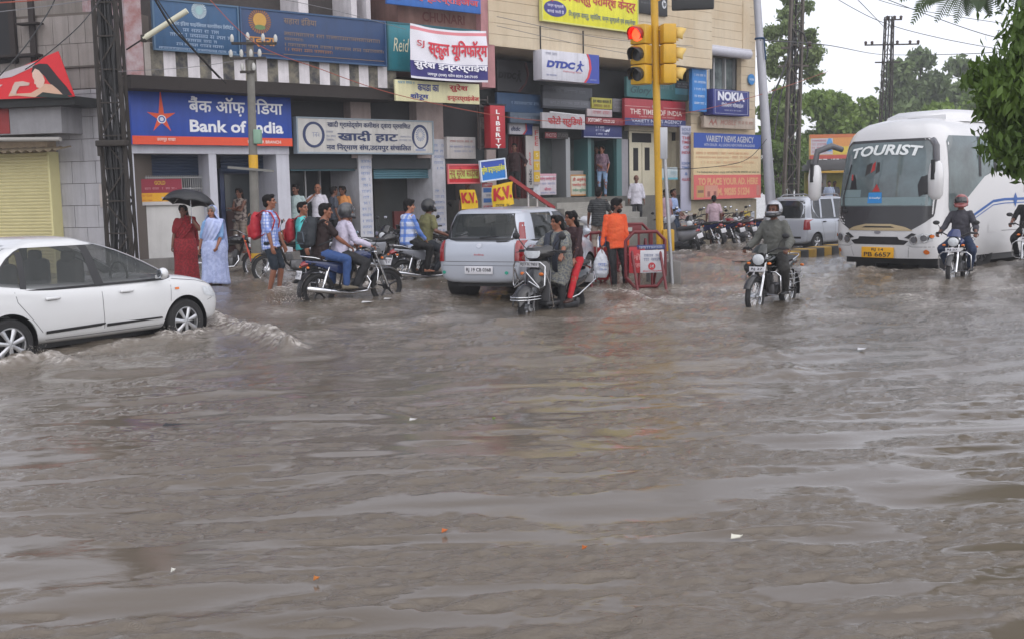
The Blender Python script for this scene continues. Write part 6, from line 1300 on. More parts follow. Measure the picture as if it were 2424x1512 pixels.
# ---------------------------------------------------------------- people
skin_a = mat('skin_brown', '#8a5a44', .5, var=.15, vscale=12); skin_b = mat('skin_dark', '#6b4535', .5, var=.15, vscale=12); skin_c = mat('skin_light', '#a06e56', .5, var=.15, vscale=12)
hair_m = mat('black_hair', (.009, .008, .008), .75, spec=.15); eye_m = mat('eye_dark', (.02, .016, .014), .2); lip_m = mat('lip', '#5e3028', .5)
clouds = bpy.data.textures.new('cloth_folds', 'CLOUDS'); clouds.noise_scale = .07; clouds.noise_depth = 2
def cloth(name, c, **k): return mat('cloth_' + name, c, .8, var=k.pop('var', .18), vscale=k.pop('vscale', 7), **k)
def pattern(name, base, c2, kind, scale, c3=None, thin=.5):
    m = mat(name, base, .8); n, l = m.node_tree.nodes, m.node_tree.links; b = n['Principled BSDF']
    tc = n.new('ShaderNodeTexCoord'); prev = None
    def wave(axis, off, col, prev):
        w = n.new('ShaderNodeTexWave'); w.wave_type = 'BANDS'; w.bands_direction = axis; w.inputs['Scale'].default_value = scale; w.inputs['Phase Offset'].default_value = off; w.inputs['Distortion'].default_value = .6; w.inputs['Detail Scale'].default_value = 1.0
        l.new(tc.outputs['Object'], w.inputs['Vector'])
        r = n.new('ShaderNodeMapRange'); r.inputs[1].default_value = thin; r.inputs[2].default_value = thin + .12; l.new(w.outputs['Fac'], r.inputs[0])
        mm = n.new('ShaderNodeMath'); mm.operation = 'MULTIPLY'; mm.inputs[1].default_value = .75 if kind == 'plaid' else 1.0; l.new(r.outputs[0], mm.inputs[0])
        mx = n.new('ShaderNodeMix'); mx.data_type = 'RGBA'; l.new(mm.outputs[0], mx.inputs[0])
        if prev is None: mx.inputs[6].default_value = (*lin(base), 1)
        else: l.new(prev, mx.inputs[6])
        mx.inputs[7].default_value = (*lin(col), 1); return mx.outputs[2]
    if kind == 'plaid': prev = wave('X', 0, c2, None); prev = wave('Z', 1, c2, prev); prev = wave('Y', .5, c2, prev) if c3 is None else prev
    elif kind == 'stripe': prev = wave('Z', 0, c2, None)
    elif kind == 'print':
        v = n.new('ShaderNodeTexNoise'); v.inputs['Scale'].default_value = scale; v.inputs['Detail'].default_value = 3; l.new(tc.outputs['Object'], v.inputs['Vector'])
        r = n.new('ShaderNodeMapRange'); r.inputs[1].default_value = .47; r.inputs[2].default_value = .55; l.new(v.outputs['Fac'], r.inputs[0])
        mx = n.new('ShaderNodeMix'); mx.data_type = 'RGBA'; l.new(r.outputs[0], mx.inputs[0]); mx.inputs[6].default_value = (*lin(base), 1); mx.inputs[7].default_value = (*lin(c2), 1); prev = mx.outputs[2]
    l.new(prev, b.inputs['Base Color']); return m
def remesh(o, vox, sm=2, fold=0.0):
    m = o.modifiers.new('r', 'REMESH'); m.mode = 'VOXEL'; m.voxel_size = vox; m.use_smooth_shade = True
    if sm: m = o.modifiers.new('s', 'SMOOTH'); m.factor = .5; m.iterations = sm
    if fold: m = o.modifiers.new('d', 'DISPLACE'); m.texture = clouds; m.strength = fold; m.mid_level = .5; m.texture_coords = 'LOCAL'
    return o
def two_bone(a, t, l1, l2, hint):
    a, t = Vector(a), Vector(t); d = t - a; L = d.length
    if L > (l1 + l2) * .999: t = a + d * ((l1 + l2) * .999 / L); d = t - a; L = d.length
    n = d.normalized(); x = (l1 * l1 - l2 * l2 + L * L) / (2 * L); h = math.sqrt(max(l1 * l1 - x * x, 0)); hv = Vector(hint); hv = hv - n * hv.dot(n)
    if hv.length < 1e-4: hv = n.orthogonal()
    return a + n * x + hv.normalized() * h, t
def person(label, loc, heading, H=1.68, pelvis=(0, 0, None), lean=0, side=0, twist=0, head=(0, 0), hands=None, feet=None, elbow=None, knee=None, grip=.4, skin=skin_a, top=None, sleeve='short', hem=-.06, top2=None, bottom=None, leg=1.0, shoes=None, hair='short', hair_m_=hair_m, girth=1.0, vox=.0085, group=None, moustache=False, beard=False, helmet=None, loose=1.0, female=False, collar=None, palm=None, loc_z=None):
    k = H / 1.70; R = empty('person', label, 'person', loc, -rad(heading), group)
    px, py, pz = pelvis; P = Vector((px, py, pz if pz is not None else .90 * k))
    la, sa = rad(lean), rad(side); up = Vector((math.sin(sa), math.sin(la), math.cos(la) * math.cos(sa))).normalized()
    tw = rad(twist); rt0 = Vector((1, 0, 0)); rt = Vector((math.cos(tw), -math.sin(tw), 0)); rt = (rt - up * rt.dot(up)).normalized(); fw = up.cross(rt).normalized()
    shw = (.145 if female else .160) * k; sh = {s: P + up * .462 * k + rt * (shw * s) for s in (1, -1)}
    hip = {s: P + Vector((.088 * k * s, 0, -.02 * k)) for s in (1, -1)}
    nk = P + up * .535 * k
    hy, hp = rad(heading_to(head[0])), rad(head[1]); hrt = Vector((math.cos(hy), -math.sin(hy), 0)); hup = (up * .35 + Vector((0, 0, 1)) * .65).normalized(); hup = (hup + Vector((math.sin(hy), math.cos(hy), 0)) * math.sin(hp)).normalized()
    hrt = (hrt - hup * hrt.dot(hup)).normalized(); hfw = hup.cross(hrt).normalized(); HM = Matrix((hrt, hfw, hup)).transposed()
    hc = nk + hup * .135 * k + hfw * .025 * k
    hd = lambda x, y, z: hc + HM @ Vector((x * k, y * k, z * k))
    hands = hands or {}; feet = feet or {}; elbow = elbow or {}; knee = knee or {}; palm = palm or {}
    ar, lg = {}, {}
    for s in (1, -1):
        t = hands.get(s); t = Vector(t) if t is not None else sh[s] + Vector((.09 * s, .05, -.52)) * k
        e, t = two_bone(sh[s], t, .285 * k, .255 * k, elbow.get(s, (.5 * s, -1, -.2))); ar[s] = (sh[s], e, t)
        t = feet.get(s); t = Vector(t) if t is not None else Vector((.10 * s * k, 0, .08 * k))
        kn, t = two_bone(hip[s], t, .42 * k, .41 * k, knee.get(s, (.12 * s, 1, 0))); lg[s] = (hip[s], kn, t)
    g = girth
    # body: one continuous figure
    mb = MB()
    mb.tube([P - up * .09 * k, P - up * .02 * k, P + up * .10 * k, P + up * .20 * k, P + up * .34 * k, P + up * .43 * k, P + up * .49 * k, P + up * .54 * k], [tuple(q * k * g for q in r_) for r_ in ((.10, .08), (.155, .11), (.150, .112), (.135, .105), (.150, .112), (.142, .095), (.09, .07), (.055, .055))], 18, lat=rt)
    mb.cone(P + up * .50 * k, hc - hup * .07 * k, .058 * k, .052 * k, 12)
    mb.ell(hd(0, -.005, .028), (.077 * k, .096 * k, .092 * k), 20, 14, HM); mb.ell(hd(0, .022, -.035), (.060 * k, .072 * k, .085 * k), 18, 12, HM); mb.ell(hd(0, .066, -.098), (.030 * k, .026 * k, .022 * k), 10, 8, HM)
    mb.cone(hd(0, .088, .015), hd(0, .112, -.026), .010 * k, .015 * k, 8); mb.ell(hd(0, .086, .030), (.060 * k, .014 * k, .014 * k), 12, 6, HM); mb.ell(hd(0, .088, -.062), (.026 * k, .012 * k, .012 * k), 10, 6, HM)
    for s in (1, -1): mb.ell(hd(.078 * s, -.01, -.005), (.012 * k, .022 * k, .034 * k), 8, 8, HM); mb.ell(hd(.048 * s, .066, -.025), (.024 * k, .02 * k, .024 * k), 8, 6, HM)
    for s in (1, -1):
        a, e, w = ar[s]
        mb.cone(a, a.lerp(e, .45), .052 * k * g, .046 * k * g, 12); mb.cone(a.lerp(e, .45), e, .046 * k * g, .037 * k, 12); mb.cone(e, e.lerp(w, .35), .038 * k, .038 * k, 12); mb.cone(e.lerp(w, .35), w, .038 * k, .025 * k, 12)
        d = (w - e).normalized(); pn = Vector(palm.get(s, (-.8 * s, .2, -.5))); pn = (pn - d * pn.dot(d)).normalized(); sd_ = d.cross(pn).normalized()
        if sd_.dot(fw) * 1 < 0: pass
        pc = w + d * .05 * k; mb.tube([w - d * .01 * k, w + d * .03 * k, w + d * .085 * k, w + d * .095 * k], [tuple(q * k for q in r_) for r_ in ((.022, .018), (.038, .016), (.040, .013), (.03, .008))], 10, lat=sd_)
        for i, L in enumerate((.072, .080, .074, .058)):
            b0 = w + d * .085 * k + sd_ * (.030 - .020 * i) * k; c_ = grip * (1.0 + .08 * i); p = b0; pts = [b0]
            for j, f in enumerate((.45, .32, .23)):
                an = c_ * (j + .6) * .75; p = p + (d * math.cos(an) + pn * math.sin(an)) * (L * f * k); pts.append(p)
            mb.tube(pts, [.0095 * k, .009 * k, .0085 * k, .007 * k], 7)
        t0 = w + d * .025 * k + sd_ * .032 * k; mb.tube([t0, t0 + (d * .5 + sd_ * .8 + pn * .25).normalized() * .035 * k, t0 + (d * .9 + sd_ * .6 + pn * (.3 + grip)).normalized() * .068 * k], [.013 * k, .011 * k, .009 * k], 7)
        h_, kn, an = lg[s]
        mb.cone(h_, kn, .082 * k * g, .055 * k, 14); mb.cone(kn, kn.lerp(an, .3), .053 * k, .055 * k, 12); mb.cone(kn.lerp(an, .3), an, .054 * k, .034 * k, 12)
        ft = Vector((.15 * s, 1, 0)).normalized(); ft = (ft - Vector((0, 0, ft.z))).normalized()
        mb.tube([an + ft * -.055 * k + Vector((0, 0, -.045 * k)), an + Vector((0, 0, -.045 * k)), an + ft * .09 * k + Vector((0, 0, -.06 * k)), an + ft * .165 * k + Vector((0, 0, -.068 * k))], [tuple(q * k for q in r_) for r_ in ((.028, .028), (.038, .036), (.044, .022), (.034, .014))], 10, lat=ft.cross(Vector((0, 0, 1))))
        mb.cone(an, an - Vector((0, 0, .03 * k)), .034 * k, .034 * k, 10)
    remesh(mb.build('body', skin, R, smooth=180), vox, 2)
    # face
    if helmet != 'closed':
        for s in (1, -1):
            q = MB(); q.ell(hd(.031 * s, .088, .012), (.013 * k, .007 * k, .0075 * k), 8, 6, HM); q.build('eye', eye_m, R, smooth=180)
            q = MB(); q.tube([hd(.015 * s, .099, .030), hd(.034 * s, .096, .035), hd(.052 * s, .084, .029)], [.0045 * k, .0055 * k, .003 * k], 6); q.build('eyebrow', hair_m, R)
        q = MB(); q.ell(hd(0, .093, -.064), (.024 * k, .008 * k, .007 * k), 10, 6, HM); q.build('mouth', lip_m, R, smooth=180)
        if moustache: q = MB(); q.tube([hd(-.034, .088, -.055), hd(0, .105, -.046), hd(.034, .088, -.055)], [.005 * k, .010 * k, .005 * k], 8); q.build('moustache', hair_m_, R)
        if beard: q = MB(); q.ell(hd(0, .05, -.085), (.06 * k, .055 * k, .05 * k), 12, 8, HM); remesh(q.build('beard', hair_m_, R, smooth=180), .01, 1)
    # hair
    q = MB()
    if hair == 'short':
        q.ell(hd(0, -.018, .040), (.088 * k, .100 * k, .092 * k), 18, 12, HM); q.ell(hd(0, -.055, -.02), (.070 * k, .055 * k, .075 * k), 14, 10, HM); q.ell(hd(0, .058, .098), (.064 * k, .045 * k, .034 * k), 12, 8, HM)
    elif hair == 'full':
        q.ell(hd(0, -.015, .055), (.098 * k, .108 * k, .098 * k), 18, 12, HM); q.ell(hd(0, -.06, -.02), (.085 * k, .06 * k, .085 * k), 14, 10, HM); q.ell(hd(0, .066, .100), (.075 * k, .045 * k, .040 * k), 12, 8, HM)
    elif hair in ('bun', 'long', 'tail'):
        q.ell(hd(0, -.020, .036), (.088 * k, .100 * k, .090 * k), 18, 12, HM); q.ell(hd(0, -.06, -.03), (.078 * k, .05 * k, .08 * k), 14, 10, HM)
        for s in (1, -1): q.ell(hd(.062 * s, .040, .045), (.030 * k, .045 * k, .055 * k), 10, 8, HM); q.ell(hd(.034 * s, .052, .088), (.042 * k, .046 * k, .038 * k), 10, 8, HM)
        if hair == 'bun': q.ell(hd(0, -.115, -.01), (.045 * k, .04 * k, .045 * k), 12, 8, HM)
        elif hair == 'long': q.tube([hd(0, -.06, 0), hd(0, -.085, -.10), hd(0, -.10, -.20), hd(0, -.10, -.30)], [(.085 * k, .05 * k), (.09 * k, .045 * k), (.085 * k, .035 * k), (.05 * k, .02 * k)], 12, lat=hrt)
        else: q.tube([hd(0, -.08, -.03), hd(0, -.12, -.12), hd(0, -.12, -.26), hd(0, -.11, -.36)], [.04 * k, .036 * k, .028 * k, .012 * k], 10)
    elif hair == 'fringe':                                     # balding
        q.ell(hd(0, -.055, .0), (.082 * k, .062 * k, .05 * k), 16, 10, HM)
    if q.v and not (helmet and hair != 'long'): remesh(q.build('hair', hair_m_, R, smooth=180), .010 * k, 1, .012)
    # clothes
    if top is not None:
        q = MB(); o_ = .022 * loose
        zz = [(-.02 + hem, .165 + o_ * 1.2, .125 + o_ * 1.3), (-.02, .160 + o_, .118 + o_), (.12, .152 + o_, .115 + o_), (.22, .142 + o_, .108 + o_), (.34, .150 + o_, .114 + o_), (.42, .150 + o_ * .6, .104 + o_ * .6), (.475, .118 + o_ * .4, .085 + o_ * .4), (.51, .082, .070), (.535, .064, .062)]
        if hem > -.02: zz = zz[1:]
        def spine(h): return P + (up * h * k if h > -.02 else up * -.02 * k + Vector((0, .0, (h + .02) * k)) + Vector(((lg[1][1].x + lg[-1][1].x) / 2 - P.x, (lg[1][1].y + lg[-1][1].y) / 2 - P.y, 0)) * min(1, -(h + .02) / .42) * .8)
        q.tube([spine(h) for h, a, b in zz], [(a * k * g, b * k * g) for h, a, b in zz], 22, lat=rt)
        for s in (1, -1):
            a, e, w = ar[s]; q.cone(a - rt * s * .05 * k - up * .01 * k, a, .062 * k * g, .058 * k * g, 12)
            if sleeve == 'short': q.cone(a, a.lerp(e, .72), .058 * k * g, .064 * k * g * loose, 14, 2)
            elif sleeve == 'elbow': q.cone(a, e, .058 * k * g, .056 * k * g * loose, 14, 2)
            elif sleeve in ('long', 'rolled'):
                q.cone(a, e, .058 * k * g, .052 * k * loose, 14, 3); q.cone(e, e.lerp(w, .55 if sleeve == 'rolled' else .93), .053 * k * loose, (.048 if sleeve == 'rolled' else .040) * k * loose, 14, 2)
        remesh(q.build('shirt' if not female else 'top', top, R, smooth=180), .0115, 3, .030)
        if collar: q = MB(); q.tube([nk - up * .045 * k, nk - up * .005 * k], [(.080 * k, .078 * k), (.066 * k, .066 * k)], 16, cap=False, lat=rt); q.build('collar', collar, R, smooth=180)
    if bottom is not None:
        q = MB(); q.tube([P - up * .11 * k, P - up * .03 * k, P + up * .06 * k, P + up * .10 * k], [(.12 * k * g, .10 * k * g), (.168 * k * g, .125 * k * g), (.160 * k * g, .122 * k * g), (.15 * k * g, .115 * k * g)], 18, lat=rt)
        for s in (1, -1):
            h_, kn, an = lg[s]; l1 = .42 * k; tot = l1 + .41 * k; Lc = leg * tot
            lo = 1.0 * loose
            if Lc <= l1: q.cone(h_, h_.lerp(kn, Lc / l1), .100 * k * g, .088 * k * lo, 14, 2)
            else: q.cone(h_, kn, .100 * k * g, .072 * k * lo, 14); q.cone(kn, kn.lerp(an, min((Lc - l1) / (.41 * k), .97)), .071 * k * lo, .058 * k * lo, 14, 2)
        remesh(q.build('trousers' if leg > .6 else 'shorts', bottom, R, smooth=180), .0125, 3, .028)
    if shoes is not None:
        for s in (1, -1):
            an = lg[s][2]; ft = Vector((.15 * s, 1, 0)).normalized(); q = MB()
            q.tube([an + ft * -.075 * k + Vector((0, 0, -.045 * k)), an + Vector((0, 0, -.042 * k)), an + ft * .09 * k + Vector((0, 0, -.058 * k)), an + ft * .19 * k + Vector((0, 0, -.066 * k))], [tuple(z_ * k for z_ in r_) for r_ in ((.034, .036), (.046, .046), (.052, .03), (.036, .02))], 12, lat=ft.cross(Vector((0, 0, 1)))); q.build('shoe', shoes, R, smooth=180)
    if helmet:
        hm, shape = helmet if isinstance(helmet, tuple) else (black_gl, 'open')
        q = MB(); n, m_ = 32, 20; keep = []
        for i in range(m_ + 1):
            el = rad(-52 + 141.5 * i / m_); q.v += [tuple(hd(.128 * math.cos(el) * math.cos(2 * math.pi * j / n), -.008 + .152 * math.cos(el) * math.sin(2 * math.pi * j / n), .018 + .140 * math.sin(el))) for j in range(n)]
        for i in range(m_):
            for j in range(n):
                az = (360 * (j + .5) / n - 90 + 180) % 360 - 180; el = -52 + 141.5 * (i + .5) / m_
                if not (abs(az) < 62 and -20 < el < 30): q.f.append([i * n + j, i * n + (j + 1) % n, (i + 1) * n + (j + 1) % n, (i + 1) * n + j]); q.mi.append(0)
        ho = q.build('helmet', hm, R, smooth=180); so = ho.modifiers.new('t', 'SOLIDIFY'); so.thickness = .016; so.offset = -1
        if shape == 'closed' or shape == 'half':
            q = MB(); lo_, hi_ = (-22, 32) if shape == 'closed' else (4, 32); rows = []
            for i in range(7):
                el = rad(lo_ + (hi_ - lo_) * i / 6); rows.append([hd(.126 * math.cos(el) * math.sin(rad(az)), -.008 + .150 * math.cos(el) * math.cos(rad(az)), .018 + .138 * math.sin(el)) for az in range(-64, 65, 8)])
            q.loft(rows, cap=False, closed=False); q.build('visor', mat('visor_smoke', (.015, .015, .018), .08, coat=.6), ho, smooth=180)
        q = MB(); q.tube([hd(-.124, .03, -.04), hd(-.08, .11, -.075), hd(0, .145, -.085), hd(.08, .11, -.075), hd(.124, .03, -.04)], [(.03 * k, .012 * k)] * 5, 8, lat=hup); q.build('chin_bar', hm if shape != 'two' else black_gl, ho, smooth=180)
        if shape == 'two':
            q = MB(); rows = []
            for el in (-52, -35, -18): rows.append([hd(.131 * math.cos(rad(el)) * math.sin(rad(az)), -.008 + .155 * math.cos(rad(el)) * math.cos(rad(az)), .018 + .142 * math.sin(rad(el))) for az in range(64, 297, 8)])
            q.loft(rows, cap=False, closed=False); q.build('lower_shell', black_gl, ho, smooth=180)
    R['_j'] = 0; del R['_j']
    return dict(root=R, P=P, up=up, rt=rt, fw=fw, sh=sh, hip=hip, nk=nk, hc=hc, hd=hd, hup=hup, hrt=hrt, hfw=hfw, ar=ar, lg=lg, k=k, loc=Vector(loc), heading=heading)
def heading_to(d): return d
def world_of(pr): return Matrix.Translation(pr['loc']) @ Matrix.Rotation(-rad(pr['heading']), 4, 'Z')
def backpack(pr, label, m, m2, w=.30, h=.44, d=.20, drop=.02):
    o = empty('backpack', label, 'backpack', M=world_of(pr)); P, up, rt, fw, k = pr['P'], pr['up'], pr['rt'], pr['fw'], pr['k']
    c = lambda x, y, z: P + rt * x * k + fw * y * k + up * z * k
    q = MB(); zz = .08 - drop
    q.tube([c(0, -.215, zz), c(0, -.235, zz + .03), c(0, -.24, zz + h * .4), c(0, -.225, zz + h * .8), c(0, -.20, zz + h)], [(w * .42 * k, d * .40 * k), (w * .5 * k, d * .5 * k), (w * .52 * k, d * .52 * k), (w * .46 * k, d * .42 * k), (w * .28 * k, d * .25 * k)], 18, lat=rt)
    remesh(q.build('main_bag', m, o, smooth=180), .014, 3, .02)
    q = MB(); q.tube([c(0, -.33, zz + .02), c(0, -.345, zz + .10), c(0, -.335, zz + .20), c(0, -.31, zz + .24)], [(w * .34 * k, .03 * k), (w * .38 * k, .04 * k), (w * .36 * k, .035 * k), (w * .25 * k, .02 * k)], 14, lat=rt); remesh(q.build('front_pocket', m, o, smooth=180), .012, 2, .01)
    q = MB(); q.tube([c(-w * .4, -.35, zz + .06), c(-w * .25, -.375, zz + .21), c(w * .25, -.375, zz + .21), c(w * .4, -.35, zz + .06)], .012 * k, 6); q.tube([c(-w * .30, -.33, zz + .38), c(0, -.345, zz + .42), c(w * .30, -.33, zz + .38)], .010 * k, 6); q.tube([c(-w * .36, -.355, zz + .03), c(0, -.385, zz + .025), c(w * .36, -.355, zz + .03)], .010 * k, 6); q.build('trim', m2, o)
    for s in (1, -1):
        q = MB(); pts = [c(.10 * s, -.19, .44), c(.11 * s, -.06, .53), c(.115 * s, .08, .49), c(.125 * s, .145, .36), c(.15 * s, .10, .20), c(.15 * s, -.10, .10)]
        q.tube(pts, [(.026 * k, .010 * k)] * 6, 8, lat=rt); q.build('strap', m, o, smooth=180)
    return o
def foot_pos(x, y): return Vector((x, y, wz(x, y)))
def stand(px, py_feet, depth, dz=-.06):
    p = at_y(px, py_feet, depth); return Vector((p.x, p.y, wz(p.x, p.y) + dz))
def hem_cloth(pr, name, m, z_top, z_bot, r0, r1, folds=11, amp=.05, seed=1, shift=(0, 0), parent=None, n=72, rows=22):
    """gathered skirt from z_top to z_bot in the person's own frame"""
    q = MB(); P, k = pr['P'], pr['k']; rr = random.Random(seed); ph = [rr.uniform(0, 6.28) for _ in range(4)]; rings = []
    for i in range(rows):
        f = i / (rows - 1); z = z_top + (z_bot - z_top) * f; rg = []
        rx = r0[0] + (r1[0] - r0[0]) * f + .02 * math.sin(math.pi * min(1, f * 2.2)); ry = r0[1] + (r1[1] - r0[1]) * f + .02 * math.sin(math.pi * min(1, f * 2.2))
        for j in range(n):
            a = 2 * math.pi * j / n
            w = amp * f ** .7 * (math.sin(folds * a + ph[0] + f * 1.5) * .6 + .4 * math.sin((folds * .5 + .5).__int__() * a * 1.0 + ph[1] - f * 2))
            rg.append(Vector((P.x + shift[0] * f + math.cos(a) * rx * (1 + w), P.y + shift[1] * f + math.sin(a) * ry * (1 + w * 1.2), z + .02 * f * math.sin(2 * a + ph[2]))))
        rings.append(rg)
    q.loft(rings, cap=True); return q.build(name, m, parent or pr['root'], smooth=180)
# --- boy in checked shirt, red rucksack
checks = pattern('blue_check', '#c3cce6', '#6f86c8', 'plaid', 5.5, thin=.62)
navy_sh = cloth('navy_shorts', '#1c2834'); red_bag = mat('red_bag', '#a81626', .6, var=.2, vscale=6); tan_trim = mat('tan_trim', '#7c5a3c', .7)
boy = person('boy in blue checked shirt and dark shorts with a red rucksack, wading barefoot', stand(645, 700, 19.2, -.07), 98, 1.74, head=(-12, -4), feet={1: (.08, -.02, .08), -1: (-.08, .10, .08)}, hands={1: (.24, .13, .78), -1: (-.18, .20, .80)}, top=checks, sleeve='elbow', hem=-.10, bottom=navy_sh, leg=.56, skin=skin_a, collar=checks, vox=.008)
backpack(boy, 'red rucksack with tan trim on the back of the boy in blue checks', red_bag, tan_trim)
boy2 = person('boy in turquoise shirt with a red rucksack, looking over his shoulder at the motorcycle', stand(722, 690, 19.6, -.07), 80, 1.60, head=(35, -2), feet={1: (.08, .16, .08), -1: (-.08, -.16, .14)}, top=cloth('turquoise', '#4fb8b8'), sleeve='short', bottom=cloth('dark_trousers', '#15181c'), skin=skin_a, collar=MATS['cloth_turquoise'], vox=.009)
backpack(boy2, 'red rucksack with brown trim on the boy in turquoise', mat('crimson_bag', '#9a1525', .6, var=.25), tan_trim, h=.42)
# --- two women in saris
red_sari = pattern('red_sari', '#6d1018', '#8a1a24', 'print', 30)
wr = person('woman in red sari standing under a black umbrella', stand(443, 655, 21.4, -.07), 172, 1.58, head=(8, -3), hands={-1: (-.17, .20, 1.30), 1: (.24, .05, .78)}, elbow={-1: (-.6, -.3, -1)}, grip=1.3, top=cloth('red_blouse', '#7a141c'), sleeve='short', hem=0, female=True, girth=1.14, hair='long', skin=skin_b, vox=.009)
hem_cloth(wr, 'sari_skirt', red_sari, .93, .06, (.20, .165), (.24, .22), seed=2, amp=.08)
def pallu(pr, m, pts, name='sari_drape', w0=.0):
    """a cloth strip along pts [(centre, width vector)]"""
    q = MB(); rows = []
    for i, (c, w) in enumerate(pts):
        c, w = Vector(c), Vector(w); rows.append([c - w / 2 + w * j / 12 + Vector((0, .012 * math.sin(j * 2.1 + i * .7), .006 * math.sin(j * 1.3 + i))) for j in range(13)])
    q.loft(rows, cap=False, closed=False); o = q.build(name, m, pr['root'], smooth=180); s_ = o.modifiers.new('sub', 'SUBSURF'); s_.levels = s_.render_levels = 2; t = o.modifiers.new('t', 'SOLIDIFY'); t.thickness = .012; return o
pallu(wr, red_sari, [((.15, .10, .92), (.0, .06, .20)), ((.06, .175, 1.02), (.02, .02, .24)), ((-.05, .185, 1.16), (.08, .02, .24)), ((-.12, .14, 1.30), (.16, .02, .16)), ((-.13, .02, 1.385), (.17, .0, .02)), ((-.12, -.13, 1.30), (.18, 0, -.02)), ((-.10, -.19, 1.05), (.24, 0, 0)), ((-.10, -.20, .75), (.26, 0, 0))])
blue_sari = pattern('pale_blue_sari', '#97a2c8', '#a9b4d6', 'print', 14)
wb = person('elderly woman in pale blue sari with her head covered', stand(512, 684, 20.4, -.07), 176, 1.55, head=(14, -4), hands={-1: (-.10, .22, .82), 1: (.27, .02, .74)}, feet={1: (.09, .03, .08), -1: (-.08, -.02, .08)}, top=cloth('light_blue_blouse', '#7ba0cc'), sleeve='elbow', hem=0, female=True, girth=1.12, hair='bun', hair_m_=mat('grey_hair', (.16, .16, .16), .6), skin=skin_a, vox=.009, grip=.9)
hem_cloth(wb, 'sari_skirt', blue_sari, .92, .12, (.20, .17), (.26, .26), seed=5, folds=13, amp=.085)
pallu(wb, blue_sari, [((.14, .12, .86), (.10, .06, .26)), ((.06, .185, 1.02), (.10, .02, .30)), ((-.02, .19, 1.16), (.20, .02, .26)), ((-.06, .15, 1.28), (.26, .02, .12)), ((-.08, .03, 1.345), (.24, .0, .02)), ((-.06, -.12, 1.28), (.28, 0, -.02)), ((-.04, -.19, 1.0), (.34, 0, 0)), ((-.04, -.20, .7), (.36, 0, 0))])
q = MB(); rows = []
for f in range(14):
    t = f / 13; el = 88 - 118 * min(t / .55, 1); rg = []
    for j in range(25):
        az = rad(-128 + 256 * j / 24)
        if t <= .55: v = wb['hd'](.100 * math.cos(rad(el)) * math.sin(az), -.02 - .118 * math.cos(rad(el)) * math.cos(az), .035 + .118 * math.sin(rad(el)))
        else:
            u_ = (t - .55) / .45; v = wb['hd']((.088 + .10 * u_) * math.sin(az * (1 - .25 * u_)), -.02 - (.104 + .06 * u_) * math.cos(az * (1 - .25 * u_)), -.03 - .17 * u_)
        rg.append(v)
    rows.append(rg)
q.loft(rows, cap=False, closed=False); vl = q.build('head_veil', blue_sari, wb['root'], smooth=180); s_ = vl.modifiers.new('t', 'SOLIDIFY'); s_.thickness = .01
# umbrella in her hand
hw = wr['ar'][-1][2]; um = empty('umbrella', 'black umbrella held up by the woman in the red sari', 'umbrella', M=world_of(wr))
q = MB(); tip = hw + Vector((-.01, .03, .56)); tilt = Matrix.Rotation(rad(-8), 3, 'Y') @ Matrix.Rotation(rad(8), 3, 'X'); rings = []
for i in range(9):
    a = i / 8; r_ = .50 * math.sin(a * 1.30) / math.sin(1.30); z_ = -.27 * (1 - math.cos(a * 1.30)) / (1 - math.cos(1.30)); rg = []
    for j in range(48): th = 2 * math.pi * j / 48; sc_ = 1 - .07 * a * abs(math.sin(4 * th)); rg.append(tip + tilt @ Vector((max(r_, .004) * sc_ * math.cos(th), max(r_, .004) * sc_ * math.sin(th), z_ + .035 * a * a * abs(math.sin(4 * th)))))
    rings.append(rg)
q.loft(rings, cap=False); cp = q.build('canopy', mat('black_umbrella', (.016, .017, .020), .45, var=.3), um, smooth=50); s_ = cp.modifiers.new('t', 'SOLIDIFY'); s_.thickness = .004
q = MB(); q.tube([hw + Vector((0, .02, -.08)), hw + Vector((0, .02, .05)), tip + Vector((0, 0, .05))], [.014, .009, .005], 8); q.build('shaft', chrome, um)
for j in range(8):
    th = 2 * math.pi * j / 8; q = MB(); q.tube([tip + tilt @ Vector((0, 0, -.02)), tip + tilt @ Vector((.25 * math.cos(th), .25 * math.sin(th), -.09)), tip + tilt @ Vector((.46 * math.cos(th), .46 * math.sin(th), -.26))], .0035, 5); q.build('rib', chrome, um)
# --- people on the shop steps
vstep = vP
def on_front(pl, px, off, z): r_ = pl.pt(U(pl, px, off, 560), z, off); return Vector((r_.x, r_.y, z))
person('young woman with folded arms in the bank doorway', on_front(FA, 572, -.55, vstep + .0), 200, 1.60, head=(0, -2), hands={1: (-.10, .20, 1.14), -1: (.12, .20, 1.10)}, elbow={1: (.8, .1, -.8), -1: (-.8, .1, -.8)}, top=pattern('print_top', '#8a7f78', '#3c3030', 'print', 12), sleeve='none', bottom=pattern('stripe_skirt', '#8f8378', '#4d4440', 'stripe', 9), female=True, hair='long', skin=skin_b, vox=.010)
person('man in pale green shirt with moustache standing in the cloth shop door', on_front(FA, 706, .0, vstep), 190, 1.66, head=(20, 0), top=cloth('pale_green', '#9fb0b0'), bottom=cloth('charcoal', '#26272b'), moustache=True, skin=skin_b, vox=.010, collar=MATS['cloth_pale_green'])
person('balding man in white shirt behind the two boys and the motorcycle', on_front(FA, 757, .1, vstep), 185, 1.68, hands={1: (.10, .16, 1.36)}, top=cloth('white_shirt', '#c4c2cc'), bottom=cloth('charcoal', '#26272b'), hair='fringe', skin=skin_a, vox=.010)
person('woman in orange in front of the painted pillar, beside the white helmet', on_front(FA, 816, .1, vstep), 195, 1.62, top=cloth('orange_top', '#c08048'), sleeve='elbow', bottom=cloth('brown_skirt', '#5a3c30'), female=True, hair='bun', skin=skin_b, vox=.010, head=(15, 0))
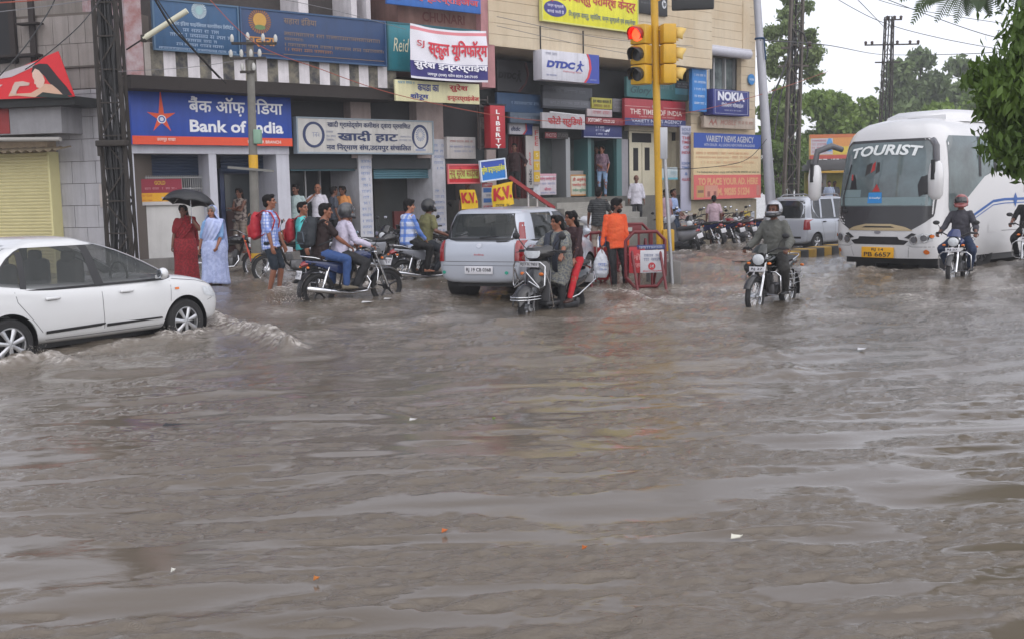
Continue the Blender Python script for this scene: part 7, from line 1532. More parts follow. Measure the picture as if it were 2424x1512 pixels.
person('man in dark grey shirt mostly hidden behind the rider in the white shirt', on_front(FA, 792, .2, vstep), 60, 1.60, top=cloth('slate_shirt', '#3e434e'), bottom=cloth('charcoal', '#26272b'), skin=skin_b, vox=.010)
person('man in dark clothes standing behind the yellow flags', on_front(FA, 1110, .6, .55), 185, 1.62, top=cloth('black_shirt', '#17171a'), bottom=cloth('charcoal', '#26272b'), skin=skin_b, vox=.010)
person('person in dark maroon leaning at the red stair handrail', on_front(FB, 1222, .4, vpl - .02), 190, 1.60, hands={-1: (-.34, .2, 1.0)}, top=cloth('dark_maroon', '#2a1416'), sleeve='long', bottom=cloth('black_bottom', '#121214'), skin=skin_b, vox=.011)
person('man in grey shirt seated behind the studio window counter', on_front(FB, 1330, -.86, vpl + .0), 180, 1.60, top=cloth('grey_shirt2', '#7c7f80'), bottom=cloth('charcoal', '#26272b'), skin=skin_b, vox=.011)
person('young woman in purple top and pale blue jeans in the green doorway', on_front(FB, 1427, -.35, vpl), 185, 1.62, hands={1: (.06, .20, .95), -1: (-.18, .10, .86)}, head=(10, 3), top=pattern('purple_top', '#5e4a58', '#7c6470', 'print', 14), sleeve='elbow', bottom=cloth('pale_jeans', '#7d98b8'), female=True, hair='long', skin=skin_a, vox=.010, loose=.8)
person('dark haired person behind the young woman in the green doorway', on_front(FB, 1414, -.9, vpl), 195, 1.64, top=cloth('deep_red', '#4c1416'), bottom=cloth('black_bottom', '#121214'), skin=skin_b, vox=.011)
person('white haired man in white shirt and dark trousers standing on the plinth', on_front(FB, 1507, .55, .62), 182, 1.66, head=(5, 5), top=cloth('white_shirt', '#c4c2cc'), sleeve='rolled', hem=-.16, bottom=cloth('charcoal', '#26272b'), hair='fringe', hair_m_=mat('grey_hair', 0), skin=skin_b, vox=.010, loose=1.15)
person('man in pale pink shirt just left of the thin grey post', stand(1576, 560, 33.5, .15), 150, 1.66, top=cloth('dusty_pink', '#a08690'), bottom=cloth('sand', '#8c7f76'), skin=skin_b, vox=.011)
person('man in light blue shirt and jeans beside the narrow newspaper strip', stand(1595, 556, 34.5, .10), 120, 1.70, head=(20, -15), hands={1: (.12, .22, .95), -1: (-.10, .24, .95)}, top=cloth('light_blue_shirt', '#8d9fc4'), sleeve='rolled', bottom=cloth('blue_jeans_d', '#27384e'), skin=skin_b, vox=.010, loose=1.1)
person('man in pale pink shirt and rolled khaki shorts wading away towards the bikes', stand(1690, 575, 35.5, -.08), 10, 1.66, feet={1: (.09, .12, .08), -1: (-.09, -.14, .08)}, top=cloth('pale_pink', '#b49ca6'), sleeve='short', hem=-.14, bottom=cloth('khaki', '#8a7864'), leg=.54, skin=skin_b, vox=.010, loose=1.15)
person('man in black striped shirt seen from behind, beyond the red barricade', stand(1418, 560, 25.5, .02), 5, 1.68, head=(15, -5), hands={1: (.22, .25, 1.0), -1: (-.25, .15, .85)}, top=pattern('black_stripe_tee', '#17191c', '#5e6264', 'stripe', 7.5, thin=.86), sleeve='short', bottom=cloth('sand', '#8c7f76'), skin=skin_b, vox=.010)
# --- man in orange with a white bag
org = person('bearded man in bright orange shirt and black trousers carrying a white bag', stand(1458, 688, 20.8, -.10), 172, 1.72, head=(-58, 2), feet={1: (.05, .12, .08), -1: (-.20, -.04, .08)}, hands={1: (.27, .04, .82), -1: (-.22, .08, .82)}, twist=4, top=cloth('orange_shirt', '#d2491a', var=.3, var2='#e08a58', vscale=3), sleeve='long', hem=-.12, bottom=cloth('black_trousers', '#1b1c20'), shoes=black_pl, beard=True, hair='full', skin=skin_b, collar=cloth('orange_shirt', 0), vox=.008, loose=.9)
hw = org['ar'][1][2]; bag = empty('plastic_bag', 'white plastic bag with blue print hanging from the hand of the man in orange', 'bag', M=world_of(org))
q = MB(); q.tube([hw + Vector((.02, .02, -.06)), hw + Vector((.025, .03, -.16)), hw + Vector((.03, .03, -.32)), hw + Vector((.03, .03, -.52)), hw + Vector((.03, .03, -.60))], [(.02, .02), (.09, .03), (.15, .06), (.145, .07), (.10, .03)], 18, lat=(1, 0, 0)); bo = remesh(q.build('sack', mat('white_bag', '#c6cad4', .45, var=.15), bag, smooth=180), .012, 1, .03)
q = MB(); fr = Matrix.Translation(hw + Vector((.03, .125, -.36))) @ Matrix.Rotation(math.pi, 4, 'Z')
scribble(q, -.08, .08, -.02, .04, fr, .006, 3); scribble(q, -.06, .06, -.10, -.06, fr, .006, 5); q.build('fine_print', ink('#5a74b4'), bag, smooth=0)
# --- riders
def rider(label, loc, heading, z, y, lean, **kw):
    d = dict(pelvis=(0, y, z), lean=lean, hands={1: (.33, .20, 1.03), -1: (-.33, .20, 1.03)}, feet={1: (.20, -.02, .37), -1: (-.20, -.02, .37)}, knee={1: (.5, 1, .35), -1: (-.5, 1, .35)}, elbow={1: (.5, -.5, -1), -1: (-.5, -.5, -1)}, grip=1.1, palm={1: (-.2, .3, -1), -1: (.2, .3, -1)}); d.update(kw)
    return person(label, loc, heading, **d)
gA = 'people riding two-wheelers'
rider('rider in white shirt and black patterned helmet on the dark blue motorcycle', LA, HA, .92, -.20, 14, H=1.72, top=cloth('white_violet', '#b9b3c6', var=.1), sleeve='long', bottom=cloth('grey_black', '#222326'), shoes=black_pl, skin=skin_a, helmet=(mat('helmet_black_white', (.010, .010, .012), .3, coat=.3, var=.35, vscale=7, var2='#8c8f96'), 'half'), head=(8, -4), vox=.008, loose=1.1)
pA = rider('pillion passenger in brown shirt and blue jeans with a dark backpack', LA, HA, .94, -.56, 10, H=1.72, hands={1: (.16, -.10, 1.02), -1: (-.15, -.02, 1.0)}, feet={1: (.22, -.20, .40), -1: (-.22, -.25, .40)}, top=cloth('brown_shirt', '#231414'), sleeve='short', bottom=cloth('blue_jeans', '#2f4c80', var=.3), shoes=mat('khaki_shoe', '#6e6658', .8), skin=skin_a, head=(20, 0), vox=.008)
backpack(pA, 'charcoal backpack on the pillion passenger in the brown shirt', mat('charcoal_bag', '#1e242a', .7, var=.25), mat('grey_trim', '#3c4650', .6), w=.36, h=.48, d=.24)
rider('rider in olive shirt and black helmet on the motorcycle left of the hatchback', LB, HB, .92, -.10, 12, H=1.70, top=cloth('olive_shirt', '#6a6844', var=.3), sleeve='short', bottom=cloth('slate_jeans', '#23272e'), shoes=mat('dark_shoe', '#2a2320', .6), skin=skin_b, helmet=(mat('helmet_black', (.010, .010, .012), .3, coat=.25), 'half'), head=(10, -8), vox=.009)
rider('young pillion passenger in big blue and white checks looking right', LB, HB, .95, -.50, 4, H=1.64, hands={1: (.16, -.20, .96), -1: (-.15, -.16, .98)}, feet={1: (.22, -.22, .42), -1: (-.22, -.22, .42)}, top=pattern('big_blue_check', '#b8c0d4', '#3f6ec0', 'plaid', 2.2, c3=1, thin=.60), sleeve='long', bottom=cloth('black_bottom', '#121214'), skin=skin_c, head=(40, 0), hair='full', vox=.009, collar=mat('big_blue_check', 0))
rider('rider in grey jacket and silver helmet on the motorcycle coming towards the camera', LC, HC, .92, -.12, 6, H=1.74, top=cloth('grey_jacket', '#5c5d58', var=.25), sleeve='long', bottom=cloth('dark_grey_tr', '#2a2927'), shoes=black_pl, skin=skin_b, helmet=(mat('helmet_silver', '#a9abb2', .22, .4, coat=.5), 'two'), head=(0, -4), vox=.008, loose=1.25, collar=cloth('grey_jacket', 0), girth=1.05)
rider('rider in dark grey shirt and red helmet in front of the coach', LD, HD, .92, -.12, 4, H=1.72, top=cloth('dark_shirt', '#3b3a42', var=.25), sleeve='rolled', bottom=cloth('blue_jeans_k', '#20304c'), shoes=black_pl, skin=skin_b, helmet=(mat('helmet_red', '#7c1620', .2, coat=.5, var=.35, vscale=9, var2='#b89a90'), 'closed'), head=(0, -6), vox=.009, loose=1.1)
rider('rider in black leaning on the motorcycle cut by the right edge', LE, 206, .92, -.12, 12, H=1.7, top=cloth('black_shirt', '#17171a'), sleeve='elbow', bottom=cloth('black_bottom', '#121214'), shoes=black_pl, skin=skin_b, vox=.010)
aunt = rider('woman in grey and navy printed tunic steering the black scooter, smiling', LS, HS, .86, -.20, 2, H=1.62, hands={1: (.33, .20, 1.02), -1: (-.33, .20, 1.02)}, feet={1: (.13, .18, .36), -1: (-.22, .10, .12)}, top=pattern('tunic_print', '#77766e', '#50555a', 'print', 34), sleeve='elbow', hem=-.34, bottom=cloth('black_salwar', '#101114'), shoes=black_pl, female=True, hair='tail', girth=1.32, skin=skin_a, head=(22, 0), vox=.008)
q = MB(); P, rt, fw, up = aunt['P'], aunt['rt'], aunt['fw'], aunt['up']
for s in (1, -1): q.tube([P + up * .50 + rt * s * .09 + fw * -.02, P + up * .47 + rt * s * .11 + fw * .135, P + up * .32 + rt * s * .09 + fw * .205, P + up * .05 + rt * s * .07 + fw * .225, P + up * -.12 + rt * s * .08 + fw * .24], [(.04, .012), (.055, .014), (.06, .014), (.06, .014), (.05, .01)], 10, lat=rt)
q.build('scarf', cloth('navy_scarf', '#2b303c'), aunt['root'], smooth=180)
girl = rider('girl in maroon jacket and red leggings riding pillion on the black scooter', LS, HS, .92, -.58, 2, H=1.60, hands={1: (.14, -.38, .98), -1: (-.20, -.30, .92)}, feet={1: (.24, -.24, .36), -1: (-.26, -.10, .34)}, knee={1: (.6, 1, .2), -1: (-.8, 1, .2)}, top=cloth('maroon_jacket', '#2c1218', var=.2), sleeve='long', hem=-.12, bottom=cloth('red_leggings', '#b01422'), shoes=mat('brown_shoe', '#3c221c', .6), female=True, hair='tail', skin=skin_a, head=(30, 0), vox=.009, loose=.85)
# --- far people by the bus stop
for px_, dep, lb_, c_ in ((1943, 52, 'person in dark clothes far off beside the bus stop pillar', '#2e2a2c'), (1962, 50, 'person in pale shirt far off between the estate car and the coach', '#8e9ab0'), (1975, 53, 'person in grey far off just left of the coach mirror', '#5a5c66')):
    person(lb_, stand(px_, 500, dep, .35), 190, 1.68, top=cloth('far' + c_, c_), bottom=cloth('charcoal', '#26272b'), skin=skin_b, vox=.016)
# ---------------------------------------------------------------- poles, signals, wires, barricades
rust_iron = mat('weathered_iron', (.045, .038, .033), .75, .3, var=.6, vscale=6)
yellow_p = mat('signal_yellow', '#cf9f1e', .45, var=.3, vscale=5, var2='#8f7a3a', streak=.3)
insul = mat('white_insulator', '#b4b4b0', .3)
def lattice(name, label, base, H, wb, wt, arms=(), cables=0, m=rust_iron, lean=(0, 0), cat='pylon', seed=1):
    o = empty(name, label, cat, base); r = random.Random(seed); q = MB(); n = max(5, int(H / (wb * 1.3)))
    L = lambda f: Vector((lean[0] * f, lean[1] * f, H * f)); w = lambda f: wb + (wt - wb) * f
    cor = lambda f, i: L(f) + Vector(((-1, 1, 1, -1)[i] * w(f) / 2, (-1, -1, 1, 1)[i] * w(f) * .32, 0))
    for i in range(4): q.bar(cor(0, i), cor(1, i), .065)
    for k in range(n):
        f0, f1 = k / n, (k + 1) / n
        for i in range(4):
            j = (i + 1) % 4; q.bar(cor(f0, i), cor(f1, j), .03) if k % 2 else q.bar(cor(f0, j), cor(f1, i), .03)
        q.bar(cor(f1, 0), cor(f1, 1), .03)
    q.build('mast', m, o)
    if cables:
        q = MB()
        for c in range(cables):
            x = (r.random() - .5) * wb * .7; y = -wb * .2 + r.random() * .1; pts = [L(f) + Vector((x + r.uniform(-.05, .05), y + r.uniform(-.06, .03), 0)) for f in [i / 9 for i in range(10)]]
            q.tube(pts, r.uniform(.012, .04), 6)
        q.build('cable', mat('black_cable', (.012, .012, .013), .6), o)
    for (f, x0, x1, ins) in arms:
        c = L(f); q = MB(); q.bar(c + Vector((x0, 0, 0)), c + Vector((x1, 0, 0)), .09, .07); a = q.build('crossarm', m, o)
        for ix in ins:
            q = MB(); q.lathe([(0, 0), (.05, .0), (.09, .05), (.06, .08), (.10, .12), (.06, .17), (0, .2)], c + Vector((ix, 0, .03)), 'Z', 10); q.build('insulator', mat('brown_insulator', '#4a3832', .3), a)
    return o
def gp(px, depth, z=-.2): p = at_y(px, 500, depth); return Vector((p.x, p.y, z))
b = gp(284, 22.8)
lt = lattice('lattice_pole', 'dark iron lattice pole wrapped in black cables in front of the left building', b, 8.6, .50, .42, cables=20, lean=(-.02, 0), cat='pole', seed=4)
q = MB(); q.box((0, -.2, 3.15), (.62, .25, .12), bev=.02); q.box((-.26, -.2, 3.05), (.08, .1, .3)); q.build('clamp', rust_iron, lt)
# bare concrete pole with insulators
b = gp(600, 23.6); top = at_y(591, 92, 23.6); o = empty('electric_pole', 'slim grey concrete pole with white insulators in front of the bank sign', 'pole', b); Hh = top.z - b.z; lx = top.x - b.x
q = MB(); q.tube([(0, 0, 0), (lx, 0, Hh)], [.115, .075], 14); q.build('shaft', mat('pole_concrete', '#77756f', .8, var=.45, vscale=6, streak=.3), o)
pz = lambda py: at_y(596, py, 23.6).z - b.z
for y0, y1, mt in ((368, 402, yellow_p), (520, 528, mat('white_band', '#b8bcbe', .6)), (528, 560, yellow_p), (600, 612, yellow_p)):
    q = MB(); z0, z1 = pz(y1), pz(y0); f = lambda z: lx * z / Hh; q.tube([(f(z0), 0, z0), (f(z1), 0, z1)], .108 - .03 * z0 / Hh + .006, 14); q.build('painted_band', mt, o)
for py, x0, x1, ins, tl in ((100, -.36, .58, (-.35, -.02, .30, .56), -.10), (140, -.40, .35, (-.38, -.16, .04, .22), .0), (172, -.20, .10, (-.15, .09), 0)):
    z = pz(py); c = Vector((lx * z / Hh, -.09, z)); q = MB(); q.bar(c + Vector((x0, 0, -tl * x0)), c + Vector((x1, 0, tl * x1)), .05, .05); a = q.build('crossarm', rust_iron, o)
    for ix in ins: q = MB(); q.lathe([(0, 0), (.028, 0), (.042, .05), (.038, .11), (.02, .15), (0, .16)], c + Vector((ix, 0, (tl * ix if ix > 0 else -tl * ix) + .03)), 'Z', 10); q.build('insulator', insul, a)
z = pz(405); q = MB(); q.bar((-.47, -.13, z + .08), (.50, -.13, z - .02), .05, .05); q.build('crossarm', mat('grey_iron', '#70706c', .6), o)
z = pz(325); q = MB(); q.box((lx * z / Hh + .12, -.05, z), (.16, .16, .30), bev=.02); q.build('fuse_box', mat('pale_green_box', '#7fa08c', .6, var=.2), o)
# traffic signal
TD = 21.6; b = gp(1564, TD, -.2); tt = at_y(1548, -40, TD); o = empty('traffic_signal', 'tall yellow traffic signal pole with a lit red lamp', 'traffic light', b); Hh = tt.z - b.z; lx = tt.x - b.x
q = MB(); q.tube([(0, 0, 0), (lx, 0, Hh)], .072, 16); q.build('pole', yellow_p, o)
tz = lambda py: at_y(1550, py, TD).z - b.z; X_ = lambda z: lx * z / Hh
q = MB(); z = tz(570); q.box((.14, -.02, z), (.22, .2, .42), bev=.02); q.build('control_box', yellow_p, o)
q = MB(); q.box((.05, .02, .25), (.62, .55, .7), bev=.03); q.build('plinth', concrete, o)
z0, z1 = tz(202), tz(60); hh = (z1 - z0)
lampM = mat('red_lamp_lit', '#ff2a1a', .3, emit='#ff3018', estr=3.0)
lampD = mat('dark_lamp', (.02, .018, .016), .25)
for sgn, ang, xo, fac in ((-1, -38, -.285, 1), (1, 100, .22, 0)):
    zc = (z0 + z1) / 2; Mx = Matrix.Translation((X_(zc) + xo, -.06, 0)) @ Matrix.Rotation(rad(ang), 4, 'Z')
    hd_ = MB(); 
    for i in range(3): hd_.box((0, 0, z0 + hh * (i + .5) / 3), (.34, .26, hh / 3 - .012), bev=.025)
    he = hd_.build('signal_head', yellow_p, o, M=None); he.matrix_local = Mx
    for i in range(3):
        zc2 = z0 + hh * (2.5 - i) / 3
        q = MB(); q.lathe([(0, -.135), (.125, -.133), (.128, -.12)], (0, 0, zc2), 'Y', 24); q.build('lamp', lampM if (i == 0 and fac) else lampD, he)
        q = MB(); rows = []
        for k in range(21):
            a = rad(-35 + 250 * k / 20); dd = .24 * (.55 + .45 * max(0, math.sin(a)))
            rows.append([Vector((.14 * math.cos(a), -.13, zc2 + .14 * math.sin(a))), Vector((.145 * math.cos(a), -.13 - dd * .6, zc2 + .145 * math.sin(a) - .01)), Vector((.145 * math.cos(a), -.13 - dd, zc2 + .145 * math.sin(a) - .03))])
        q.loft(rows, cap=False, closed=False); vo_ = q.build('visor', (mat('visor_red_glow', '#9c1418', .4) if (i == 0 and fac) else mat('visor_black', (.02, .018, .016), .5)) if fac else mat('visor_cream', '#d0b060', .5), he, smooth=180); t = vo_.modifiers.new('t', 'SOLIDIFY'); t.thickness = .008  # glow of the lit lamp put into its visor's red colour
q = MB(); [q.tube([(X_(z), 0, z), (X_(z) + xo * .8, -.04, z)], .02, 8) for z in (z0 + .1, z1 - .1) for xo in (-.28, .24)]; q.build('bracket', yellow_p, o)
# dark signal board at the top of the pole
c0 = at_y(1640, 8, TD - .1); q = MB(); fr = Matrix.Translation(c0) @ Matrix.Rotation(rad(-8), 4, 'Z'); q.box((0, 0, .12), (.80, .10, .50), bev=.03)
sb = q.build('countdown_board', mat('board_black', (.022, .024, .026), .5, var=.2), M=fr); tag(sb, 'dark signal display board hung beside the yellow pole at the top edge', 'signal board')
q = MB(); q.bar((-.75, .0, .2), (-.35, .0, .2), .05); q.bar((-.72, 0, .05), (-.4, 0, .2), .035); q.build('arm', yellow_p, sb)
# leaning grey lamp post with a steel box
LD_ = 26.5; b = gp(1836, LD_, -.2); t1 = at_y(1790, -30, LD_); o = empty('lamp_post', 'leaning grey steel lamp post by the corner of the cream building', 'lamp post', b); dx = t1.x - b.x; hz = t1.z - b.z
q = MB(); q.tube([(0, 0, 0), (dx * .45, 0, hz * .45), (dx, 0, hz)], [.135, .115, .085], 16); q.build('shaft', mat('post_grey', '#a3a4ab', .4, .3, var=.25, vscale=3), o)
q = MB(); zz = at_y(1822, 92, LD_).z - b.z; q.ring((dx * zz / hz, 0, zz), .10, .025, 'Z', 16, 6); q.tube([(dx * zz / hz + .08, -.1, zz), (dx * zz / hz + .12, -.12, zz - .5)], .02, 6); q.build('blue_rag', mat('blue_rag', '#1c3a58', .8), o)
zz0, zz1 = at_y(1830, 572, LD_).z - b.z, at_y(1830, 512, LD_).z - b.z
q = MB(); q.box((-.04, -.03, (zz0 + zz1) / 2), (.44, .34, zz1 - zz0), bev=.02); q.build('switch_box', mat('switch_grey', '#9a9ca0', .5, var=.2), o)
# thin grey post
b = gp(1592, 21.3, -.2); t1 = at_y(1570, 316, 21.3); q = MB(); q.tube([(0, 0, 0), (t1.x - b.x, 0, t1.z - b.z)], .036, 10); po = tag(q.build('thin_post', steel, M=Matrix.Translation(b)), 'thin leaning grey steel post right of the signal pole', 'post')
q = MB(); d_ = (t1 - b); q.box((d_.x * .97 + .0, -.04, d_.z * .97 - .1), (.14, .02, .6), bev=.01); q.build('channel', mat('channel_grey', '#a9abb0', .4, .3), po)
# far pylons
b = gp(1868, 40, -.2); lattice('electric_pole', 'tall lattice pole with hanging cables right of the lamp post', b, 9.1, .50, .40, arms=((.985, -.9, 1.1, (-.8, -.4, .6, 1.0)), (.76, -.5, .6, (.5,)), (.69, -.6, .5, ())), cables=9, lean=(.22, 0), cat='pylon', seed=9, m=mat('bleached_iron', (.13, .115, .10), .8, .1, var=.6, vscale=5))
b = gp(2088, 62, -.2); lattice('electric_pole', 'distant lattice pole with a crossarm above the coach roof', b, 11.2, .72, .42, arms=((.865, -1.3, 1.7, (-1.25, -.9, .5, 1.2, 1.65)), (.985, -.3, .7, (-.1, .3, .65)), (.78, -.7, .7, ())), cables=3, lean=(.2, 0), cat='pylon', seed=12)
# tube light on a bracket over the left bank corner
a = at_y(340, 92, 21.8); b2 = at_y(443, 26, 21.8); q = MB(); q.tube([a, b2], .055, 12); tf = tag(q.build('tube_light', mat('tube_cream', '#c6c4b0', .5)), 'slanting white tube light fixed to the lattice pole by the bank sign', 'tube light')
q = MB(); q.tube([a, at_y(300, 118, 22.6)], .018, 6); q.box(a, (.10, .1, .14), bev=.02); q.build('bracket', rust_iron, tf)
# wires
WG = 'overhead wires'
def wire(label, pts, m, r=.008, n=10):
    P = [at_y(x, y, d) for x, y, d in pts]; Q = []
    for i in range(len(P) - 1):
        p0, p1, p2, p3 = P[max(i - 1, 0)], P[i], P[i + 1], P[min(i + 2, len(P) - 1)]
        for k in range(n): t = k / n; Q.append(.5 * ((2 * p1) + (p2 - p0) * t + (2 * p0 - 5 * p1 + 4 * p2 - p3) * t * t + (3 * p1 - p0 - 3 * p2 + p3) * t ** 3))
    Q.append(P[-1]); q = MB(); q.tube(Q, r, 5); return tag(q.build('overhead_wire', m), label, 'wire', WG)
redw = mat('red_wire', '#8f4434', .6); blkw = mat('black_wire', (.015, .015, .016), .6); gryw = mat('grey_wire', (.16, .16, .17), .6)
wire('red wire sagging across all the shop signs to the lamp post', [(470, -30, 20), (600, 100, 20), (760, 165, 20.5), (940, 225, 21), (1180, 275, 22), (1340, 289, 23), (1480, 286, 24), (1640, 265, 25), (1800, 225, 26.3), (1960, 170, 32)], redw, .007)
wire('thick black cable dropping from the top edge behind the slanting tube light', [(356, -20, 21), (405, 62, 21.5), (450, 110, 22), (520, 185, 23.3)], blkw, .022)
wire('black cable looping past the thick one down to the balcony band', [(360, -20, 21.1), (420, 70, 21.6), (470, 130, 22.3), (535, 198, 23.5)], blkw, .012)
wire('black cable crossing the left building from its window towards the top edge', [(-10, 190, 17), (60, 110, 18), (120, 20, 19), (135, -20, 19)], blkw, .011)
wire('black cable from the red advert banner up to the lattice pole', [(60, 165, 18), (110, 130, 19), (190, 60, 20.5), (245, -10, 22)], blkw, .010)
wire('pale wire at the top left corner of the stained wall', [(-10, 30, 17), (120, 14, 18), (260, -6, 20)], gryw, .007)
wire('red brown wire at the extreme top left corner', [(-10, 8, 17), (80, 2, 17.5), (180, -8, 18)], redw, .010)
wire('thin wire from the lattice pole to the insulators of the concrete pole', [(280, 170, 22.5), (450, 160, 23), (590, 140, 23.5)], gryw, .006)
wire('thin grey wire sloping over the dark blue company board', [(590, -15, 22), (770, 20, 23), (960, 70, 24)], gryw, .006)
wire('thin grey wire over the cream boards under the yellow sign', [(1176, 40, 25), (1420, 90, 26), (1640, 110, 28)], gryw, .007)
wire('second thin grey wire over the cream boards', [(1176, 62, 25), (1400, 112, 26), (1560, 140, 28)], gryw, .006)
wire('wire from the lamp post to the pylon above the coach', [(1800, 96, 26.4), (1960, 108, 40), (2090, 130, 61), (2300, 128, 45), (2440, 112, 34)], blkw, .016)
wire('wire from the top edge to the head of the distant pylon', [(2010, -20, 40), (2050, 20, 50), (2094, 66, 61)], blkw, .016)
wire('long wire descending across the sky to the right tree', [(2050, -20, 26), (2180, 30, 26), (2330, 82, 26), (2440, 105, 26)], blkw, .009)
wire('long wire lowest of the three in the sky on the right', [(1950, -20, 28), (2080, 50, 30), (2230, 92, 30), (2440, 130, 30)], blkw, .009)
wire('thin wire high across the sky under the hanging fronds', [(2020, -20, 30), (2160, 22, 30), (2440, 66, 30)], blkw, .008)
wire('cable bundle hanging left of the tall lattice pole', [(1880, 90, 39.6), (1850, 180, 39), (1826, 240, 38), (1815, 330, 34)], blkw, .035)
wire('thinner cable hanging beside the bundle left of the tall lattice pole', [(1878, 140, 39.5), (1850, 220, 39), (1832, 330, 37)], blkw, .022)
wire('cable loop arching off the right side of the tall lattice pole', [(1880, 70, 39.5), (1902, 82, 39.5), (1912, 115, 39.5), (1908, 145, 39.5)], blkw, .028)
wire('thin wire hanging in front of the big billboard', [(1560, 398, 22), (1640, 400, 24), (1760, 382, 25), (1815, 330, 26)], blkw, .008)
# red barricades
bar_red = mat('barricade_red', '#66161e', .4, var=.35, vscale=6, var2='#5a1a1c')
def tube_path(q, pts, r=.03): q.tube(pts, r, 10)
def barricade(label, px, depth, yaw, W, Hh, panels):
    o = empty('barricade', label, 'barricade', (lambda p: (p.x, p.y, -.12))(at_y(px, 640, depth)), rad(yaw), 'red barricades'); q = MB(); c = .16
    tube_path(q, [(-W / 2, 0, .30), (-W / 2, 0, Hh - c), (-W / 2 + c, 0, Hh), (W / 2 - c, 0, Hh), (W / 2, 0, Hh - c), (W / 2, 0, .32), (W / 2 - c, 0, .12), (-W / 2 + c, 0, .12), (-W / 2, 0, .30)], .034)
    for z in (.42, Hh * .62): tube_path(q, [(-W / 2, 0, z), (W / 2, 0, z)], .024)
    for x in (-W / 6, W / 6): tube_path(q, [(x, 0, .12), (x, 0, Hh)], .022)
    q.build('frame', bar_red, o)
    for x in (-W * .36, W * .36):
        q = MB(); tube_path(q, [(x, 0, Hh * .75), (x, -.42, .05)], .026); tube_path(q, [(x, 0, Hh * .75), (x, .42, .05)], .026); tube_path(q, [(x, -.45, .06), (x, .45, .06)], .026); q.build('leg', bar_red, o)
    for fn in panels: fn(o, W, Hh)
    return o
def panel(x0, x1, z0, z1, colr, items=(), y=-.045):
    def f(o, W, Hh):
        q = MB(); q.box(((x0 + x1) / 2, y, (z0 + z1) / 2), (x1 - x0, .02, z1 - z0), bev=.004); p = q.build('sign_panel', ink(colr), o)
        by = {}
        for it in items:
            qq = by.setdefault(it[-1] if it[0] != 't' else it[6], MB())
            if it[0] == 't': put_text(qq, it[1], it[2], it[3], it[4], it[5], Matrix.Translation((0, y - .01, 0)), off=.008, bold=.03)
            elif it[0] == 'b': qq.box(((it[1] + it[2]) / 2, y - .013, (it[3] + it[4]) / 2), (it[2] - it[1], .006, it[4] - it[3]))
            elif it[0] == 's': scribble(qq, it[1], it[2], it[3], it[4], Matrix.Translation((0, y - .01, 0)), .012, int(it[1] * 99))
            elif it[0] == 'p': qq.prism([(a_, b_) for a_, b_ in it[1]], Matrix.Translation((0, y - .012, 0)), t=-.006)
        for colr2, qq in by.items(): qq.build('lettering', ink(colr2), p, smooth=0)
    return f
bottle = lambda x, z, s_: [(x - .03 * s_, z), (x + .03 * s_, z), (x + .035 * s_, z + .12 * s_), (x + .028 * s_, z + .2 * s_), (x + .034 * s_, z + .27 * s_), (x + .012 * s_, z + .36 * s_), (x + .012 * s_, z + .43 * s_), (x - .012 * s_, z + .43 * s_), (x - .012 * s_, z + .36 * s_), (x - .034 * s_, z + .27 * s_), (x - .028 * s_, z + .2 * s_), (x - .035 * s_, z + .12 * s_)]
barricade('red tubular barricade with a white hospital notice right of the man in orange', 1528, 20.5, 10, .76, 1.14, [
    panel(-.33, -.02, .38, .86, '#a8242e', [('t', 'नो', -.27, -.1, .62, .74, '#c88080'), ('t', 'यहां', -.29, -.08, .48, .58, '#c88080')]), panel(-.12, .34, .38, .80, '#bdbec4', [('s', -.05, .26, .68, .73, '#7c849c'), ('s', -.06, .28, .60, .66, '#7c849c'), ('p', [(.10 + .07 * math.cos(i * .314), .50 + .07 * math.sin(i * .314)) for i in range(20)], '#b03038'), ('t', 'M', .065, .135, .47, .53, '#d8d4d4'), ('t', 'Metro Hospital', -.08, .30, .395, .425, '#b03038')], -.058), panel(-.18, .36, .81, .90, '#2b3a6c', [('s', -.14, .30, .83, .88, '#a8b0c8')])])
barricade('red tubular barricade with a red bottle advert left of the man in orange', 1410, 21.0, 14, .58, 1.12, [
    panel(-.24, .0, .18, .86, '#7a1c20', [('p', bottle(-.12, .26, 1.25), '#c8b8a8'), ('p', bottle(-.12, .28, 1.05), '#5a1a1c')]), panel(.02, .24, .22, .84, '#a02028', [('t', 'C', .06, .2, .3, .46, '#c8a8a0'), ('s', .04, .22, .55, .62, '#c8a8a0')]), panel(.06, .26, .86, 1.05, '#4a6498', [('s', .09, .23, .92, .97, '#a8b0c8')])])
barricade('red barricade standing behind the other two with a small pale plate', 1500, 22.6, 8, .70, 1.22, [panel(-.20, .16, 1.02, 1.2, '#6c2026', [('b', -.16, -.04, 1.08, 1.16, '#a8a8a4')])])
# striped kerb of the median behind the coach
a, b2 = on_z(1896, 614, 0), on_z(1975, 602, 0); d_ = (b2 - a).normalized(); nrm = Vector((-d_.y, d_.x, 0)); 
kerb = None; kb, ky = MB(), MB(); L_ = .52
fr = Matrix((( d_.x, nrm.x, 0), (d_.y, nrm.y, 0), (0, 0, 1))).to_4x4(); fr.translation = a
for i in range(-1, 26): (ky if i % 2 else kb).box(((i + .5) * L_, .25, -.05), (L_ - .004, .5, .52), bev=.02)
ko = tag(ky.build('median_kerb', mat('kerb_yellow', '#b08a2c', .7, var=.4, vscale=4), M=fr), 'yellow and black striped kerb of the median beside the coach', 'kerb'); ko['kind'] = 'structure'
kb.build('black_block', mat('kerb_black', (.03, .03, .03), .7, var=.4), ko)
